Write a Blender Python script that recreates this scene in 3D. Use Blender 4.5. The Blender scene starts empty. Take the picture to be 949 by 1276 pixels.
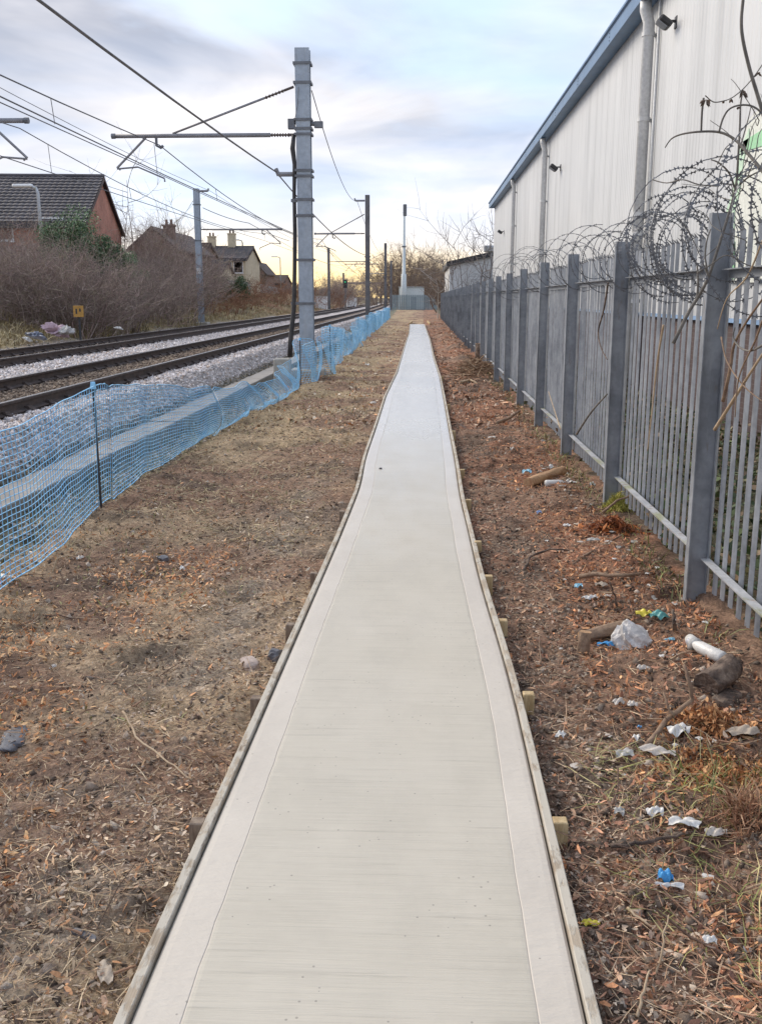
import bpy, math, random
import numpy as np
from mathutils import Vector, Matrix, Euler

random.seed(7)
RNG = np.random.default_rng(7)
scene = bpy.context.scene
COL = scene.collection
R = math.radians

# ------------------------------------------------------------------ camera
CAMZ = 1.85
cam_data = bpy.data.cameras.new('camera')
cam = bpy.data.objects.new('camera', cam_data)
COL.objects.link(cam)
cam_data.sensor_fit = 'VERTICAL'
cam_data.sensor_height = 24.0
cam_data.lens = 24.0 * 1200.0 / 1276.0
cam_data.clip_start = 0.05
cam_data.clip_end = 6000.0
cam.location = (0, 0, CAMZ)
cam.rotation_euler = (R(90) - math.atan2(266, 1200), 0, R(2.445))
scene.camera = cam

# ------------------------------------------------------------------ light
SUN_EL, SUN_AZ = R(32), R(-52)          # azimuth measured from +Y, negative = towards -X
SKY_STRENGTH = 0.13
scene.view_settings.view_transform = 'Standard'
scene.view_settings.look = 'None'
scene.view_settings.exposure = 1.1
scene.view_settings.gamma = 1.0
scene.view_settings.use_curve_mapping = False
scene.cycles.max_bounces = 6
scene.cycles.diffuse_bounces = 3
scene.cycles.glossy_bounces = 3
scene.cycles.transparent_max_bounces = 6
scene.cycles.use_denoising = True

sun_data = bpy.data.lights.new('sun', 'SUN')
sun_data.energy = 1.5
sun_data.angle = R(30)
sun_data.color = (1.0, 0.90, 0.76)
sun = bpy.data.objects.new('sun', sun_data)
COL.objects.link(sun)
sun_dir = Vector((math.sin(SUN_AZ) * math.cos(SUN_EL), math.cos(SUN_AZ) * math.cos(SUN_EL), math.sin(SUN_EL)))
sun.rotation_euler = sun_dir.to_track_quat('Z', 'Y').to_euler()

world = bpy.data.worlds.new('World')
scene.world = world
world.use_nodes = True


class NT:
    """small node tree helper"""
    def __init__(self, tree):
        self.t = tree
        tree.nodes.clear()

    def n(self, typ, **kw):
        nd = self.t.nodes.new(typ)
        for k, v in kw.items():
            setattr(nd, k, v)
        return nd

    def l(self, a, b):
        self.t.links.new(a, b)

    def put(self, inp, v):
        if hasattr(v, 'links'):
            self.t.links.new(v, inp)
        else:
            inp.default_value = v

    def math(self, op, a, b=None, c=None, clamp=False):
        nd = self.n('ShaderNodeMath', operation=op, use_clamp=clamp)
        self.put(nd.inputs[0], a)
        if b is not None:
            self.put(nd.inputs[1], b)
        if c is not None:
            self.put(nd.inputs[2], c)
        return nd.outputs[0]

    def mix(self, fac, a, b, blend='MIX'):
        nd = self.n('ShaderNodeMix', data_type='RGBA', blend_type=blend)
        self.put(nd.inputs[0], fac)
        for i, v in ((6, a), (7, b)):
            if isinstance(v, (tuple, list)):
                v = tuple(v) + (1,) * (4 - len(v))
            self.put(nd.inputs[i], v)
        return nd.outputs[2]

    def noise(self, vec, scale, detail=4.0, rough=0.55, dist=0.0):
        nd = self.n('ShaderNodeTexNoise')
        if vec is not None:
            self.l(vec, nd.inputs['Vector'])
        nd.inputs['Scale'].default_value = scale
        nd.inputs['Detail'].default_value = detail
        nd.inputs['Roughness'].default_value = rough
        nd.inputs['Distortion'].default_value = dist
        return nd.outputs['Fac']

    def ramp(self, fac, stops, interp='LINEAR'):
        nd = self.n('ShaderNodeValToRGB')
        cr = nd.color_ramp
        cr.interpolation = interp
        while len(cr.elements) < len(stops):
            cr.elements.new(0.5)
        for e, (p, c) in zip(cr.elements, stops):
            e.position = p
            if not isinstance(c, (tuple, list)):
                c = (c, c, c)
            e.color = tuple(c) + (1,) * (4 - len(c))
        self.l(fac, nd.inputs[0])
        return nd.outputs[0]

    def scalevec(self, vec, s):
        nd = self.n('ShaderNodeVectorMath', operation='MULTIPLY')
        self.l(vec, nd.inputs[0])
        nd.inputs[1].default_value = s
        return nd.outputs[0]


def build_world():
    w = NT(world.node_tree)
    out = w.n('ShaderNodeOutputWorld')
    bg = w.n('ShaderNodeBackground')
    bg.inputs[1].default_value = SKY_STRENGTH
    w.l(bg.outputs[0], out.inputs[0])
    sky = w.n('ShaderNodeTexSky', sky_type='NISHITA')
    sky.sun_disc = False
    sky.sun_elevation = SUN_EL
    sky.sun_rotation = SUN_AZ
    sky.air_density = 1.0
    sky.dust_density = 1.5
    tc = w.n('ShaderNodeTexCoord')
    d = tc.outputs['Generated']
    sp = w.n('ShaderNodeSeparateXYZ')
    w.l(d, sp.inputs[0])
    x, y, z = sp.outputs
    zz = w.math('ADD', w.math('ABSOLUTE', z), 0.30)
    u = w.math('DIVIDE', x, zz)
    v = w.math('DIVIDE', y, zz)
    cb = w.n('ShaderNodeCombineXYZ')
    w.l(u, cb.inputs[0]); w.l(v, cb.inputs[1])
    cb.inputs[2].default_value = 11.4
    # broad sheets of stratocumulus seen from below
    n1 = w.noise(cb.outputs[0], 1.15, 6, 0.52, 0.35)
    n2 = w.noise(w.scalevec(cb.outputs[0], (0.8, 1.0, 1.0)), 2.4, 5, 0.5, 0.4)
    cover = w.ramp(n1, [(0.36, 0.0), (0.56, 1.0)])
    k = 0.57 / SKY_STRENGTH
    lit = (0.98 * k, 0.95 * k, 0.97 * k)
    grey = (0.40 * k, 0.43 * k, 0.52 * k)
    cl = w.mix(w.ramp(n2, [(0.36, 0.0), (0.60, 1.0)]), lit, grey)
    gap = w.mix(0.72, sky.outputs[0], (0.60 * k, 0.77 * k, 1.05 * k))
    col = w.mix(cover, gap, cl)
    # clouds thin out and whiten towards the horizon
    low = w.ramp(z, [(0.0, 1.0), (0.10, 0.75), (0.26, 0.0)])
    band = w.ramp(w.noise(w.scalevec(d, (2.2, 2.2, 17.0)), 1.5, 4, 0.5), [(0.36, 0.0), (0.62, 1.0)])
    pale = w.mix(band, (1.06 * k, 1.02 * k, 1.0 * k), (0.66 * k, 0.79 * k, 1.02 * k))
    col = w.mix(w.math('MULTIPLY', low, 0.85), col, pale)
    # warm glow low down round the sun's bearing
    dt = w.n('ShaderNodeVectorMath', operation='DOT_PRODUCT')
    w.l(d, dt.inputs[0])
    dt.inputs[1].default_value = (math.sin(R(-6)), math.cos(R(-6)), 0.0)
    az = w.ramp(dt.outputs['Value'], [(0.955, 0.0), (0.985, 0.55), (0.998, 1.0)])
    el = w.ramp(z, [(0.0, 1.0), (0.025, 0.8), (0.055, 0.3), (0.10, 0.0)])
    glow = w.math('MULTIPLY', az, el)
    col = w.mix(glow, col, (1.6 * k, 1.16 * k, 0.5 * k))
    w.l(col, bg.inputs[0])


build_world()

# ------------------------------------------------------------------ calibration of the place
CAM_R = Euler(cam.rotation_euler).to_matrix()


def ray(px, py):
    return CAM_R @ Vector((px - 474.5, -(py - 638.0), -1200.0))


def gp(px, py, z=0.0):
    """point of the ground at height z"""
    d = ray(px, py)
    t = (z - CAMZ) / d.z
    return Vector((d.x * t, d.y * t, z))


def dp(px, py, Y):
    """point at distance Y along the path"""
    d = ray(px, py)
    t = Y / d.y
    return Vector((d.x * t, Y, CAMZ + d.z * t))


def xp(px, py, X):
    """point in the plane x = X"""
    d = ray(px, py)
    t = X / d.x
    return Vector((X, d.y * t, CAMZ + d.z * t))


def lerp(a, b, t):
    return a + (b - a) * t


def ordinal(n):
    names = ['zeroth', 'first', 'second', 'third', 'fourth', 'fifth', 'sixth', 'seventh', 'eighth', 'ninth', 'tenth',
             'eleventh', 'twelfth', 'thirteenth', 'fourteenth', 'fifteenth', 'sixteenth', 'seventeenth', 'eighteenth',
             'nineteenth', 'twentieth']
    return names[n]


# value noise, vectorised
_PERM = np.random.default_rng(3).random((256, 256))


def vnoise(x, y):
    x = np.asarray(x, float); y = np.asarray(y, float)
    xi = np.floor(x).astype(int); yi = np.floor(y).astype(int)
    fx = x - xi; fy = y - yi
    fx = fx * fx * (3 - 2 * fx); fy = fy * fy * (3 - 2 * fy)
    a = _PERM[xi % 256, yi % 256]; b = _PERM[(xi + 1) % 256, yi % 256]
    c = _PERM[xi % 256, (yi + 1) % 256]; d = _PERM[(xi + 1) % 256, (yi + 1) % 256]
    return (a * (1 - fx) + b * fx) * (1 - fy) + (c * (1 - fx) + d * fx) * fy


def fbm(x, y, o=4):
    s = 0; a = 0.5; t = 0
    for i in range(o):
        s = s + a * vnoise(x * 2 ** i + 17.3 * i, y * 2 ** i + 5.1 * i)
        t += a
        a *= 0.5
    return s / t


def sstep(a, b, x):
    t = np.clip((np.asarray(x, float) - a) / (b - a), 0, 1)
    return t * t * (3 - 2 * t)


# ------------------------------------------------------------------ scene helpers
def tag(o, label=None, cat=None, group=None, kind=None):
    if label: o['label'] = label
    if cat: o['category'] = cat
    if group: o['group'] = group
    if kind: o['kind'] = kind
    return o


def link(name, me, parent=None):
    o = bpy.data.objects.new(name, me)
    COL.objects.link(o)
    if parent is not None:
        o.parent = parent
    return o


def empty(name, loc=(0, 0, 0), rz=0.0, parent=None):
    o = bpy.data.objects.new(name, None)
    COL.objects.link(o)
    o.location = loc
    o.rotation_euler = (0, 0, rz)
    o.empty_display_size = 0.1
    if parent is not None:
        o.parent = parent
    return o


def copy_tree(o, parent=None):
    c = o.copy()
    COL.objects.link(c)
    c.parent = parent
    for ch in list(o.children):
        copy_tree(ch, c)
    return c


class MB:
    """collects shapes for one mesh"""
    def __init__(self):
        self.v = []
        self.f = []

    def add(self, vs, fs):
        b = len(self.v)
        self.v += [tuple(p) for p in vs]
        self.f += [tuple(i + b for i in f) for f in fs]
        return self

    def box(self, c, s, rz=0.0, M=None):
        hx, hy, hz = s[0] / 2, s[1] / 2, s[2] / 2
        vs = [Vector((x, y, z)) for x in (-hx, hx) for y in (-hy, hy) for z in (-hz, hz)]
        if M is None:
            M = Matrix.Rotation(rz, 3, 'Z')
        vs = [M @ p + Vector(c) for p in vs]
        return self.add(vs, [(0, 1, 3, 2), (4, 6, 7, 5), (0, 4, 5, 1), (2, 3, 7, 6), (0, 2, 6, 4), (1, 5, 7, 3)])

    def bx(self, x0, x1, y0, y1, z0, z1):
        return self.box(((x0 + x1) / 2, (y0 + y1) / 2, (z0 + z1) / 2), (abs(x1 - x0), abs(y1 - y0), abs(z1 - z0)))

    def cbox(self, c, s, b=0.006, M=None):
        """box with chamfered vertical and horizontal edges"""
        hx, hy, hz = s[0] / 2, s[1] / 2, s[2] / 2
        pts = []
        for sx in (-1, 1):
            for sy in (-1, 1):
                for sz in (-1, 1):
                    pts += [(sx * (hx - b), sy * (hy - b), sz * hz), (sx * (hx - b), sy * hy, sz * (hz - b)), (sx * hx, sy * (hy - b), sz * (hz - b))]
        import bmesh
        bm = bmesh.new()
        for p in pts:
            bm.verts.new(p)
        bmesh.ops.convex_hull(bm, input=bm.verts[:])
        bm.verts.index_update()
        if M is None:
            M = Matrix.Identity(3)
        vs = [M @ v.co + Vector(c) for v in bm.verts]
        fs = [[v.index for v in f.verts] for f in bm.faces]
        bm.free()
        return self.add(vs, fs)

    def tube(self, pts, r, n=6, cap=True):
        pts = [Vector(p) for p in pts]
        if not hasattr(r, '__len__'):
            r = [r] * len(pts)
        b = len(self.v)
        up = Vector((0, 0, 1))
        prev = None
        for i, p in enumerate(pts):
            t = (pts[min(i + 1, len(pts) - 1)] - pts[max(i - 1, 0)])
            if t.length < 1e-9:
                t = Vector((0, 0, 1))
            t.normalize()
            if prev is None:
                a = t.cross(up)
                if a.length < 1e-3:
                    a = t.cross(Vector((1, 0, 0)))
            else:
                a = prev - t * prev.dot(t)
                if a.length < 1e-6:
                    a = t.orthogonal()
            a.normalize()
            prev = a
            c = t.cross(a)
            for k in range(n):
                g = 2 * math.pi * k / n
                self.v.append(tuple(p + (a * math.cos(g) + c * math.sin(g)) * r[i]))
        for i in range(len(pts) - 1):
            for k in range(n):
                k2 = (k + 1) % n
                self.f.append((b + i * n + k, b + i * n + k2, b + (i + 1) * n + k2, b + (i + 1) * n + k))
        if cap:
            self.f.append(tuple(b + k for k in reversed(range(n))))
            e = b + (len(pts) - 1) * n
            self.f.append(tuple(e + k for k in range(n)))
        return self

    def prism(self, poly, axis, a, b):
        """poly: 2d outline, extruded along an axis from a to b"""
        n = len(poly)
        def mk(q, t):
            if axis == 'x': return (t, q[0], q[1])
            if axis == 'y': return (q[0], t, q[1])
            return (q[0], q[1], t)
        vs = [mk(q, a) for q in poly] + [mk(q, b) for q in poly]
        fs = [tuple(range(n))[::-1], tuple(range(n, 2 * n))]
        fs += [(i, (i + 1) % n, n + (i + 1) % n, n + i) for i in range(n)]
        return self.add(vs, fs)

    def mesh(self, name, mat, smooth=False):
        me = bpy.data.meshes.new(name)
        me.from_pydata(self.v, [], self.f)
        if mat: me.materials.append(mat)
        if smooth:
            me.polygons.foreach_set('use_smooth', [True] * len(me.polygons))
        me.update()
        return me

    def build(self, name, mat, parent=None, smooth=False):
        import bmesh
        me = self.mesh(name, mat, smooth)
        bm = bmesh.new()
        bm.from_mesh(me)
        bmesh.ops.recalc_face_normals(bm, faces=bm.faces[:])
        bm.to_mesh(me)
        bm.free()
        return link(name, me, parent)


def np_mesh(name, V, F, mat, colors=None, smooth=False):
    """mesh from numpy arrays; F is (n,3) or (n,4)"""
    me = bpy.data.meshes.new(name)
    V = np.asarray(V, np.float32); F = np.asarray(F, np.int32)
    k = F.shape[1]
    me.vertices.add(len(V)); me.vertices.foreach_set('co', V.ravel())
    me.loops.add(F.size); me.loops.foreach_set('vertex_index', F.ravel())
    me.polygons.add(len(F))
    me.polygons.foreach_set('loop_start', np.arange(0, F.size, k, dtype=np.int32))
    me.polygons.foreach_set('loop_total', np.full(len(F), k, np.int32))
    if smooth:
        me.polygons.foreach_set('use_smooth', np.ones(len(F), bool))
    me.update(calc_edges=True)
    if colors is not None:
        a = me.color_attributes.new('Col', 'FLOAT_COLOR', 'POINT')
        c = np.ones((len(V), 4), np.float32); c[:, :3] = colors
        a.data.foreach_set('color', c.ravel())
    if mat: me.materials.append(mat)
    return me


def seg_geo(P0, P1, r0, r1, sides=3):
    """tapered prisms along many segments -> V,F (quads)"""
    P0 = np.asarray(P0, float); P1 = np.asarray(P1, float)
    n = len(P0)
    r0 = np.broadcast_to(r0, (n,)); r1 = np.broadcast_to(r1, (n,))
    d = P1 - P0
    L = np.linalg.norm(d, axis=1, keepdims=True); L[L == 0] = 1
    d = d / L
    ref = np.where(np.abs(d[:, 2:3]) < 0.9, np.array([[0, 0, 1.0]]), np.array([[1.0, 0, 0]]))
    a = np.cross(d, ref); a /= np.linalg.norm(a, axis=1, keepdims=True)
    b = np.cross(d, a)
    V = np.empty((n, 2 * sides, 3))
    for k in range(sides):
        g = 2 * math.pi * k / sides
        off = a * math.cos(g) + b * math.sin(g)
        V[:, k] = P0 + off * r0[:, None]
        V[:, sides + k] = P1 + off * r1[:, None]
    base = (np.arange(n) * 2 * sides)[:, None]
    F = np.concatenate([base + np.array([[k, (k + 1) % sides, sides + (k + 1) % sides, sides + k]]) for k in range(sides)], 0)
    return V.reshape(-1, 3), F

# ------------------------------------------------------------------ materials
def new_mat(name):
    m = bpy.data.materials.new(name)
    m.use_nodes = True
    t = NT(m.node_tree)
    out = t.n('ShaderNodeOutputMaterial')
    bs = t.n('ShaderNodeBsdfPrincipled')
    t.l(bs.outputs[0], out.inputs[0])
    return m, t, bs


def pmat(name, c1, c2=None, scale=6.0, rough=0.7, bump=0.0, bscale=None, metal=0.0, spec=0.5, stretch=(1, 1, 1), c3=None, world_pos=False, lo=0.35, hi=0.65, bdist=0.01):
    """two or three tone procedural material with fine relief"""
    m, t, bs = new_mat(name)
    c2 = c2 or c1
    if world_pos:
        vec = t.n('ShaderNodeNewGeometry').outputs['Position']
    else:
        vec = t.n('ShaderNodeTexCoord').outputs['Object']
    if stretch != (1, 1, 1):
        vec = t.scalevec(vec, stretch)
    n1 = t.noise(vec, scale, 5, 0.6)
    stops = [(lo, c1), (hi, c2)] if c3 is None else [(lo, c1), ((lo + hi) / 2, c2), (hi, c3)]
    col = t.ramp(n1, stops)
    # a second, finer breakup
    n2 = t.noise(vec, scale * 7.3, 3, 0.6)
    col = t.mix(0.35, col, t.mix(1.0, col, t.ramp(n2, [(0.3, 0.55), (0.7, 1.35)]), 'MULTIPLY'))
    t.l(col, bs.inputs['Base Color'])
    rr = t.math('MULTIPLY_ADD', n2, 0.25, max(rough - 0.12, 0.02), clamp=True)
    t.l(rr, bs.inputs['Roughness'])
    bs.inputs['Metallic'].default_value = metal
    bs.inputs['Specular IOR Level'].default_value = spec
    if bump:
        bn = t.n('ShaderNodeBump')
        bn.inputs['Strength'].default_value = bump
        bn.inputs['Distance'].default_value = bdist
        t.l(t.noise(vec, bscale or scale * 4, 4, 0.6), bn.inputs['Height'])
        t.l(bn.outputs[0], bs.inputs['Normal'])
    return m


def attr_mat(name, rough=0.85, spec=0.25, bump=0.0, bscale=40.0, var=0.35, vscale=60.0, trans=0.0):
    """colour from the mesh's own 'Col' attribute, broken up by fine noise"""
    m, t, bs = new_mat(name)
    at = t.n('ShaderNodeAttribute', attribute_name='Col')
    pos = t.n('ShaderNodeNewGeometry').outputs['Position']
    n = t.noise(pos, vscale, 3, 0.6)
    col = t.mix(1.0, at.outputs['Color'], t.ramp(n, [(0.25, 1 - var), (0.75, 1 + var)]), 'MULTIPLY')
    t.l(col, bs.inputs['Base Color'])
    bs.inputs['Roughness'].default_value = rough
    bs.inputs['Specular IOR Level'].default_value = spec
    if bump:
        bn = t.n('ShaderNodeBump')
        bn.inputs['Strength'].default_value = bump
        bn.inputs['Distance'].default_value = 0.02
        t.l(t.noise(pos, bscale, 6, 0.7), bn.inputs['Height'])
        t.l(bn.outputs[0], bs.inputs['Normal'])
    return m


def ground_mat():
    m, t, bs = new_mat('soil')
    at = t.n('ShaderNodeAttribute', attribute_name='Col')
    pos = t.n('ShaderNodeNewGeometry').outputs['Position']
    n1 = t.noise(pos, 9.0, 6, 0.65)
    n2 = t.noise(pos, 46.0, 5, 0.7, 0.6)
    vo = t.n('ShaderNodeTexVoronoi')
    vo.inputs['Scale'].default_value = 38.0
    t.l(pos, vo.inputs['Vector'])
    col = t.mix(1.0, at.outputs['Color'], t.ramp(n1, [(0.28, 0.62), (0.55, 1.0), (0.75, 1.4)]), 'MULTIPLY')
    col = t.mix(1.0, col, t.ramp(n2, [(0.3, 0.5), (0.52, 1.0), (0.72, 1.7)]), 'MULTIPLY')
    # scraps of straw, bark and stone lying in the soil
    fleck = t.ramp(vo.outputs['Color'], [(0.0, (0.30, 0.20, 0.12)), (0.4, (0.16, 0.10, 0.07)), (0.7, (0.34, 0.29, 0.2)), (1.0, (0.28, 0.17, 0.11))], 'CONSTANT')
    mask = t.math('MULTIPLY', t.math('LESS_THAN', vo.outputs['Distance'], 0.33), t.math('GREATER_THAN', n1, 0.48))
    col = t.mix(t.math('MULTIPLY', mask, 0.45), col, fleck)
    t.l(col, bs.inputs['Base Color'])
    bs.inputs['Roughness'].default_value = 0.9
    bs.inputs['Specular IOR Level'].default_value = 0.25
    bn = t.n('ShaderNodeBump')
    bn.inputs['Strength'].default_value = 0.9
    bn.inputs['Distance'].default_value = 0.025
    h = t.math('ADD', t.math('MULTIPLY', n2, 0.8), t.math('MULTIPLY', n1, 1.4))
    t.l(h, bn.inputs['Height'])
    t.l(bn.outputs[0], bs.inputs['Normal'])
    return m


def concrete_path_mat(name, broom=True):
    m, t, bs = new_mat(name)
    pos = t.n('ShaderNodeNewGeometry').outputs['Position']
    big = t.noise(pos, 0.9, 5, 0.6)
    mid = t.noise(t.scalevec(pos, (1.0, 0.55, 1.0)), 5.0, 6, 0.65)
    base = t.ramp(big, [(0.3, (0.505, 0.463, 0.385)), (0.52, (0.535, 0.491, 0.412)), (0.72, (0.56, 0.515, 0.437))]) if broom else \
        t.ramp(big, [(0.3, (0.545, 0.492, 0.425)), (0.7, (0.595, 0.542, 0.472))])
    col = t.mix(1.0, base, t.ramp(mid, [(0.3, 0.93), (0.55, 1.0), (0.75, 1.03)]), 'MULTIPLY')
    # brush strokes across the path
    st = t.noise(t.scalevec(pos, (2.2, 260.0, 1.0)), 1.0, 4, 0.7)
    st2 = t.noise(t.scalevec(pos, (1.3, 34.0, 1.0)), 1.0, 6, 0.7)
    if broom:
        col = t.mix(1.0, col, t.ramp(st, [(0.3, 0.88), (0.5, 1.0), (0.75, 1.05)]), 'MULTIPLY')
        col = t.mix(1.0, col, t.ramp(st2, [(0.30, 0.84), (0.42, 1.0), (0.8, 1.03)]), 'MULTIPLY')
    # pits and small aggregate
    vo = t.n('ShaderNodeTexVoronoi')
    vo.inputs['Scale'].default_value = 26.0
    vo.inputs['Randomness'].default_value = 1.0
    t.l(pos, vo.inputs['Vector'])
    pick = t.math('GREATER_THAN', t.noise(pos, 3.1, 3, 0.6), 0.52)
    pit = t.math('MULTIPLY', t.math('LESS_THAN', vo.outputs['Distance'], 0.10), pick)
    col = t.mix(t.math('MULTIPLY', pit, 0.55), col, (0.17, 0.155, 0.135))
    t.l(col, bs.inputs['Base Color'])
    # the later pours further along are still wet: a sheen with a ragged start
    sp = t.n('ShaderNodeSeparateXYZ'); t.l(pos, sp.inputs[0])
    wet = t.math('ADD', sp.outputs[1], t.math('MULTIPLY', t.math('SUBTRACT', mid, 0.5), 5.0))
    wet = t.math('MULTIPLY', t.math('SUBTRACT', wet, 6.5), 0.12, clamp=True)
    dry = t.ramp(t.noise(t.scalevec(pos, (0.8, 0.25, 1)), 1.3, 4, 0.6), [(0.35, 0.50), (0.65, 0.66)])
    rg = t.math('SUBTRACT', dry, t.math('MULTIPLY', wet, 0.36))
    t.l(rg, bs.inputs['Roughness'])
    t.l(t.math('MULTIPLY', wet, 0.85), bs.inputs['Coat Weight'])
    bs.inputs['Coat Roughness'].default_value = 0.2
    bs.inputs['Specular IOR Level'].default_value = 0.5
    bn = t.n('ShaderNodeBump')
    bn.inputs['Strength'].default_value = 0.4 if broom else 0.35
    bn.inputs['Distance'].default_value = 0.006
    if broom:
        h = t.math('ADD', t.math('ADD', st, t.math('MULTIPLY', st2, 1.5)), t.math('MULTIPLY', pit, -1.2))
    else:
        rip = t.noise(t.scalevec(pos, (14.0, 34.0, 1.0)), 1.0, 5, 0.65)
        h = t.math('ADD', t.math('MULTIPLY', rip, 2.2), t.math('MULTIPLY', pit, -1.0))
    t.l(h, bn.inputs['Height'])
    t.l(bn.outputs[0], bs.inputs['Normal'])
    return m


def brick_mat(name, c1, c2, mortar, scale=1.0, plane='yz'):
    m, t, bs = new_mat(name)
    pos = t.n('ShaderNodeTexCoord').outputs['Object']
    sp = t.n('ShaderNodeSeparateXYZ'); t.l(pos, sp.inputs[0])
    cb = t.n('ShaderNodeCombineXYZ')
    if plane == 'yz':
        t.l(sp.outputs[1], cb.inputs[0])
    elif plane == 'xz':
        t.l(sp.outputs[0], cb.inputs[0])
    else:
        t.l(t.math('ADD', sp.outputs[0], sp.outputs[1]), cb.inputs[0])
    t.l(sp.outputs[2], cb.inputs[1])
    br = t.n('ShaderNodeTexBrick')
    t.l(cb.outputs[0], br.inputs['Vector'])
    br.inputs['Color1'].default_value = tuple(c1) + (1,)
    br.inputs['Color2'].default_value = tuple(c2) + (1,)
    br.inputs['Mortar'].default_value = tuple(mortar) + (1,)
    br.inputs['Scale'].default_value = 1.0
    br.inputs['Brick Width'].default_value = 0.225 * scale
    br.inputs['Row Height'].default_value = 0.075 * scale
    br.inputs['Mortar Size'].default_value = 0.006 * scale
    n = t.noise(pos, 1.3, 5, 0.6)
    col = t.mix(1.0, br.outputs['Color'], t.ramp(n, [(0.3, 0.75), (0.7, 1.2)]), 'MULTIPLY')
    t.l(col, bs.inputs['Base Color'])
    bs.inputs['Roughness'].default_value = 0.88
    bn = t.n('ShaderNodeBump')
    bn.inputs['Strength'].default_value = 0.6
    bn.inputs['Distance'].default_value = 0.008
    t.l(t.math('SUBTRACT', 1.0, br.outputs['Fac']), bn.inputs['Height'])
    t.l(bn.outputs[0], bs.inputs['Normal'])
    return m


def cladding_mat():
    m, t, bs = new_mat('cladding_grey')
    pos = t.n('ShaderNodeNewGeometry').outputs['Position']
    streak = t.noise(t.scalevec(pos, (1, 2.2, 0.16)), 1.0, 6, 0.6)
    n = t.noise(pos, 0.35, 4, 0.55)
    col = t.ramp(n, [(0.3, (0.55, 0.56, 0.57)), (0.7, (0.63, 0.635, 0.64))])
    col = t.mix(1.0, col, t.ramp(streak, [(0.28, 0.78), (0.5, 1.0), (0.75, 1.06)]), 'MULTIPLY')
    oi = t.n('ShaderNodeObjectInfo')
    col = t.mix(1.0, col, t.ramp(oi.outputs['Random'], [(0.0, 0.955), (1.0, 1.035)]), 'MULTIPLY')
    t.l(col, bs.inputs['Base Color'])
    bs.inputs['Roughness'].default_value = 0.42
    return m


M = {}
M['soil'] = ground_mat()
M['chips'] = attr_mat('litter_pieces', 0.8, 0.3, 0.3, 90.0, 0.35, 80.0)
M['stones'] = attr_mat('ballast_granite', 0.85, 0.3, 0.5, 60.0, 0.35, 45.0)
M['leaf'] = attr_mat('leaf_blades', 0.55, 0.4, 0.0, 40.0, 0.25, 30.0)
M['twig'] = attr_mat('bare_twigs', 0.85, 0.2, 0.0, 40.0, 0.25, 12.0)
M['path'] = concrete_path_mat('brushed_concrete')
M['path_margin'] = concrete_path_mat('trowelled_concrete', False)
M['board'] = pmat('shuttering_timber', (0.30, 0.25, 0.19), (0.46, 0.40, 0.32), 3.0, 0.8, 0.5, 40, stretch=(6, 0.6, 6), c3=(0.52, 0.46, 0.37), world_pos=True)
def board_mat():
    m, t, bs = new_mat('shuttering_timber')
    pos = t.n('ShaderNodeNewGeometry').outputs['Position']
    gr = t.noise(t.scalevec(pos, (60, 2.5, 60)), 1.0, 5, 0.6)
    col = t.ramp(gr, [(0.3, (0.27, 0.21, 0.15)), (0.5, (0.42, 0.345, 0.26)), (0.7, (0.50, 0.425, 0.33))])
    big = t.noise(pos, 1.7, 4, 0.6)
    col = t.mix(1.0, col, t.ramp(big, [(0.3, 0.72), (0.7, 1.15)]), 'MULTIPLY')
    sm = t.ramp(t.noise(t.scalevec(pos, (9, 3.2, 9)), 1.6, 6, 0.7), [(0.44, 0.0), (0.52, 0.9)])
    col = t.mix(sm, col, (0.50, 0.46, 0.39))
    mud = t.ramp(t.noise(t.scalevec(pos, (7, 2.0, 7)), 2.3, 6, 0.7), [(0.60, 0.0), (0.66, 0.8)])
    col = t.mix(mud, col, (0.16, 0.11, 0.075))
    t.l(col, bs.inputs['Base Color'])
    bs.inputs['Roughness'].default_value = 0.85
    bn = t.n('ShaderNodeBump'); bn.inputs['Strength'].default_value = 0.5; bn.inputs['Distance'].default_value = 0.004
    t.l(t.math('ADD', gr, sm), bn.inputs['Height']); t.l(bn.outputs[0], bs.inputs['Normal'])
    return m


M['board'] = board_mat()
M['peg'] = pmat('peg_timber', (0.42, 0.29, 0.14), (0.58, 0.44, 0.25), 8.0, 0.75, 0.4, 60, stretch=(5, 5, 0.7))
M['peg_wet'] = pmat('weathered_peg_timber', (0.16, 0.11, 0.08), (0.30, 0.23, 0.17), 8.0, 0.8, 0.4, 60, stretch=(5, 5, 0.7))
M['galv'] = pmat('galvanised_steel', (0.19, 0.205, 0.23), (0.27, 0.29, 0.32), 2.2, 0.5, 0.05, 40, metal=0.25, c3=(0.32, 0.34, 0.37), world_pos=True)
M['pale'] = pmat('pale_galvanised_steel', (0.24, 0.255, 0.28), (0.33, 0.345, 0.37), 2.5, 0.5, 0.05, 40, metal=0.2, c3=(0.39, 0.405, 0.425), world_pos=True)
M['galv_light'] = pmat('bright_galvanised_steel', (0.37, 0.385, 0.41), (0.50, 0.51, 0.53), 4.0, 0.48, 0.05, 40, metal=0.2, world_pos=True)
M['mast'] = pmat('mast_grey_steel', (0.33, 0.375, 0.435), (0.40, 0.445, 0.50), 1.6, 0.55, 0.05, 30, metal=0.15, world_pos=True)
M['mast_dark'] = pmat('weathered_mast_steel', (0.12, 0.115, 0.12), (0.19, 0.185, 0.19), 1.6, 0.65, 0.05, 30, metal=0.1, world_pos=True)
M['fitting'] = pmat('dull_fitting_steel', (0.13, 0.135, 0.15), (0.20, 0.205, 0.22), 5.0, 0.55, 0, metal=0.3)
M['arm'] = pmat('cantilever_tube_steel', (0.23, 0.225, 0.24), (0.30, 0.295, 0.31), 4.0, 0.55, 0, metal=0.2)
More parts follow.
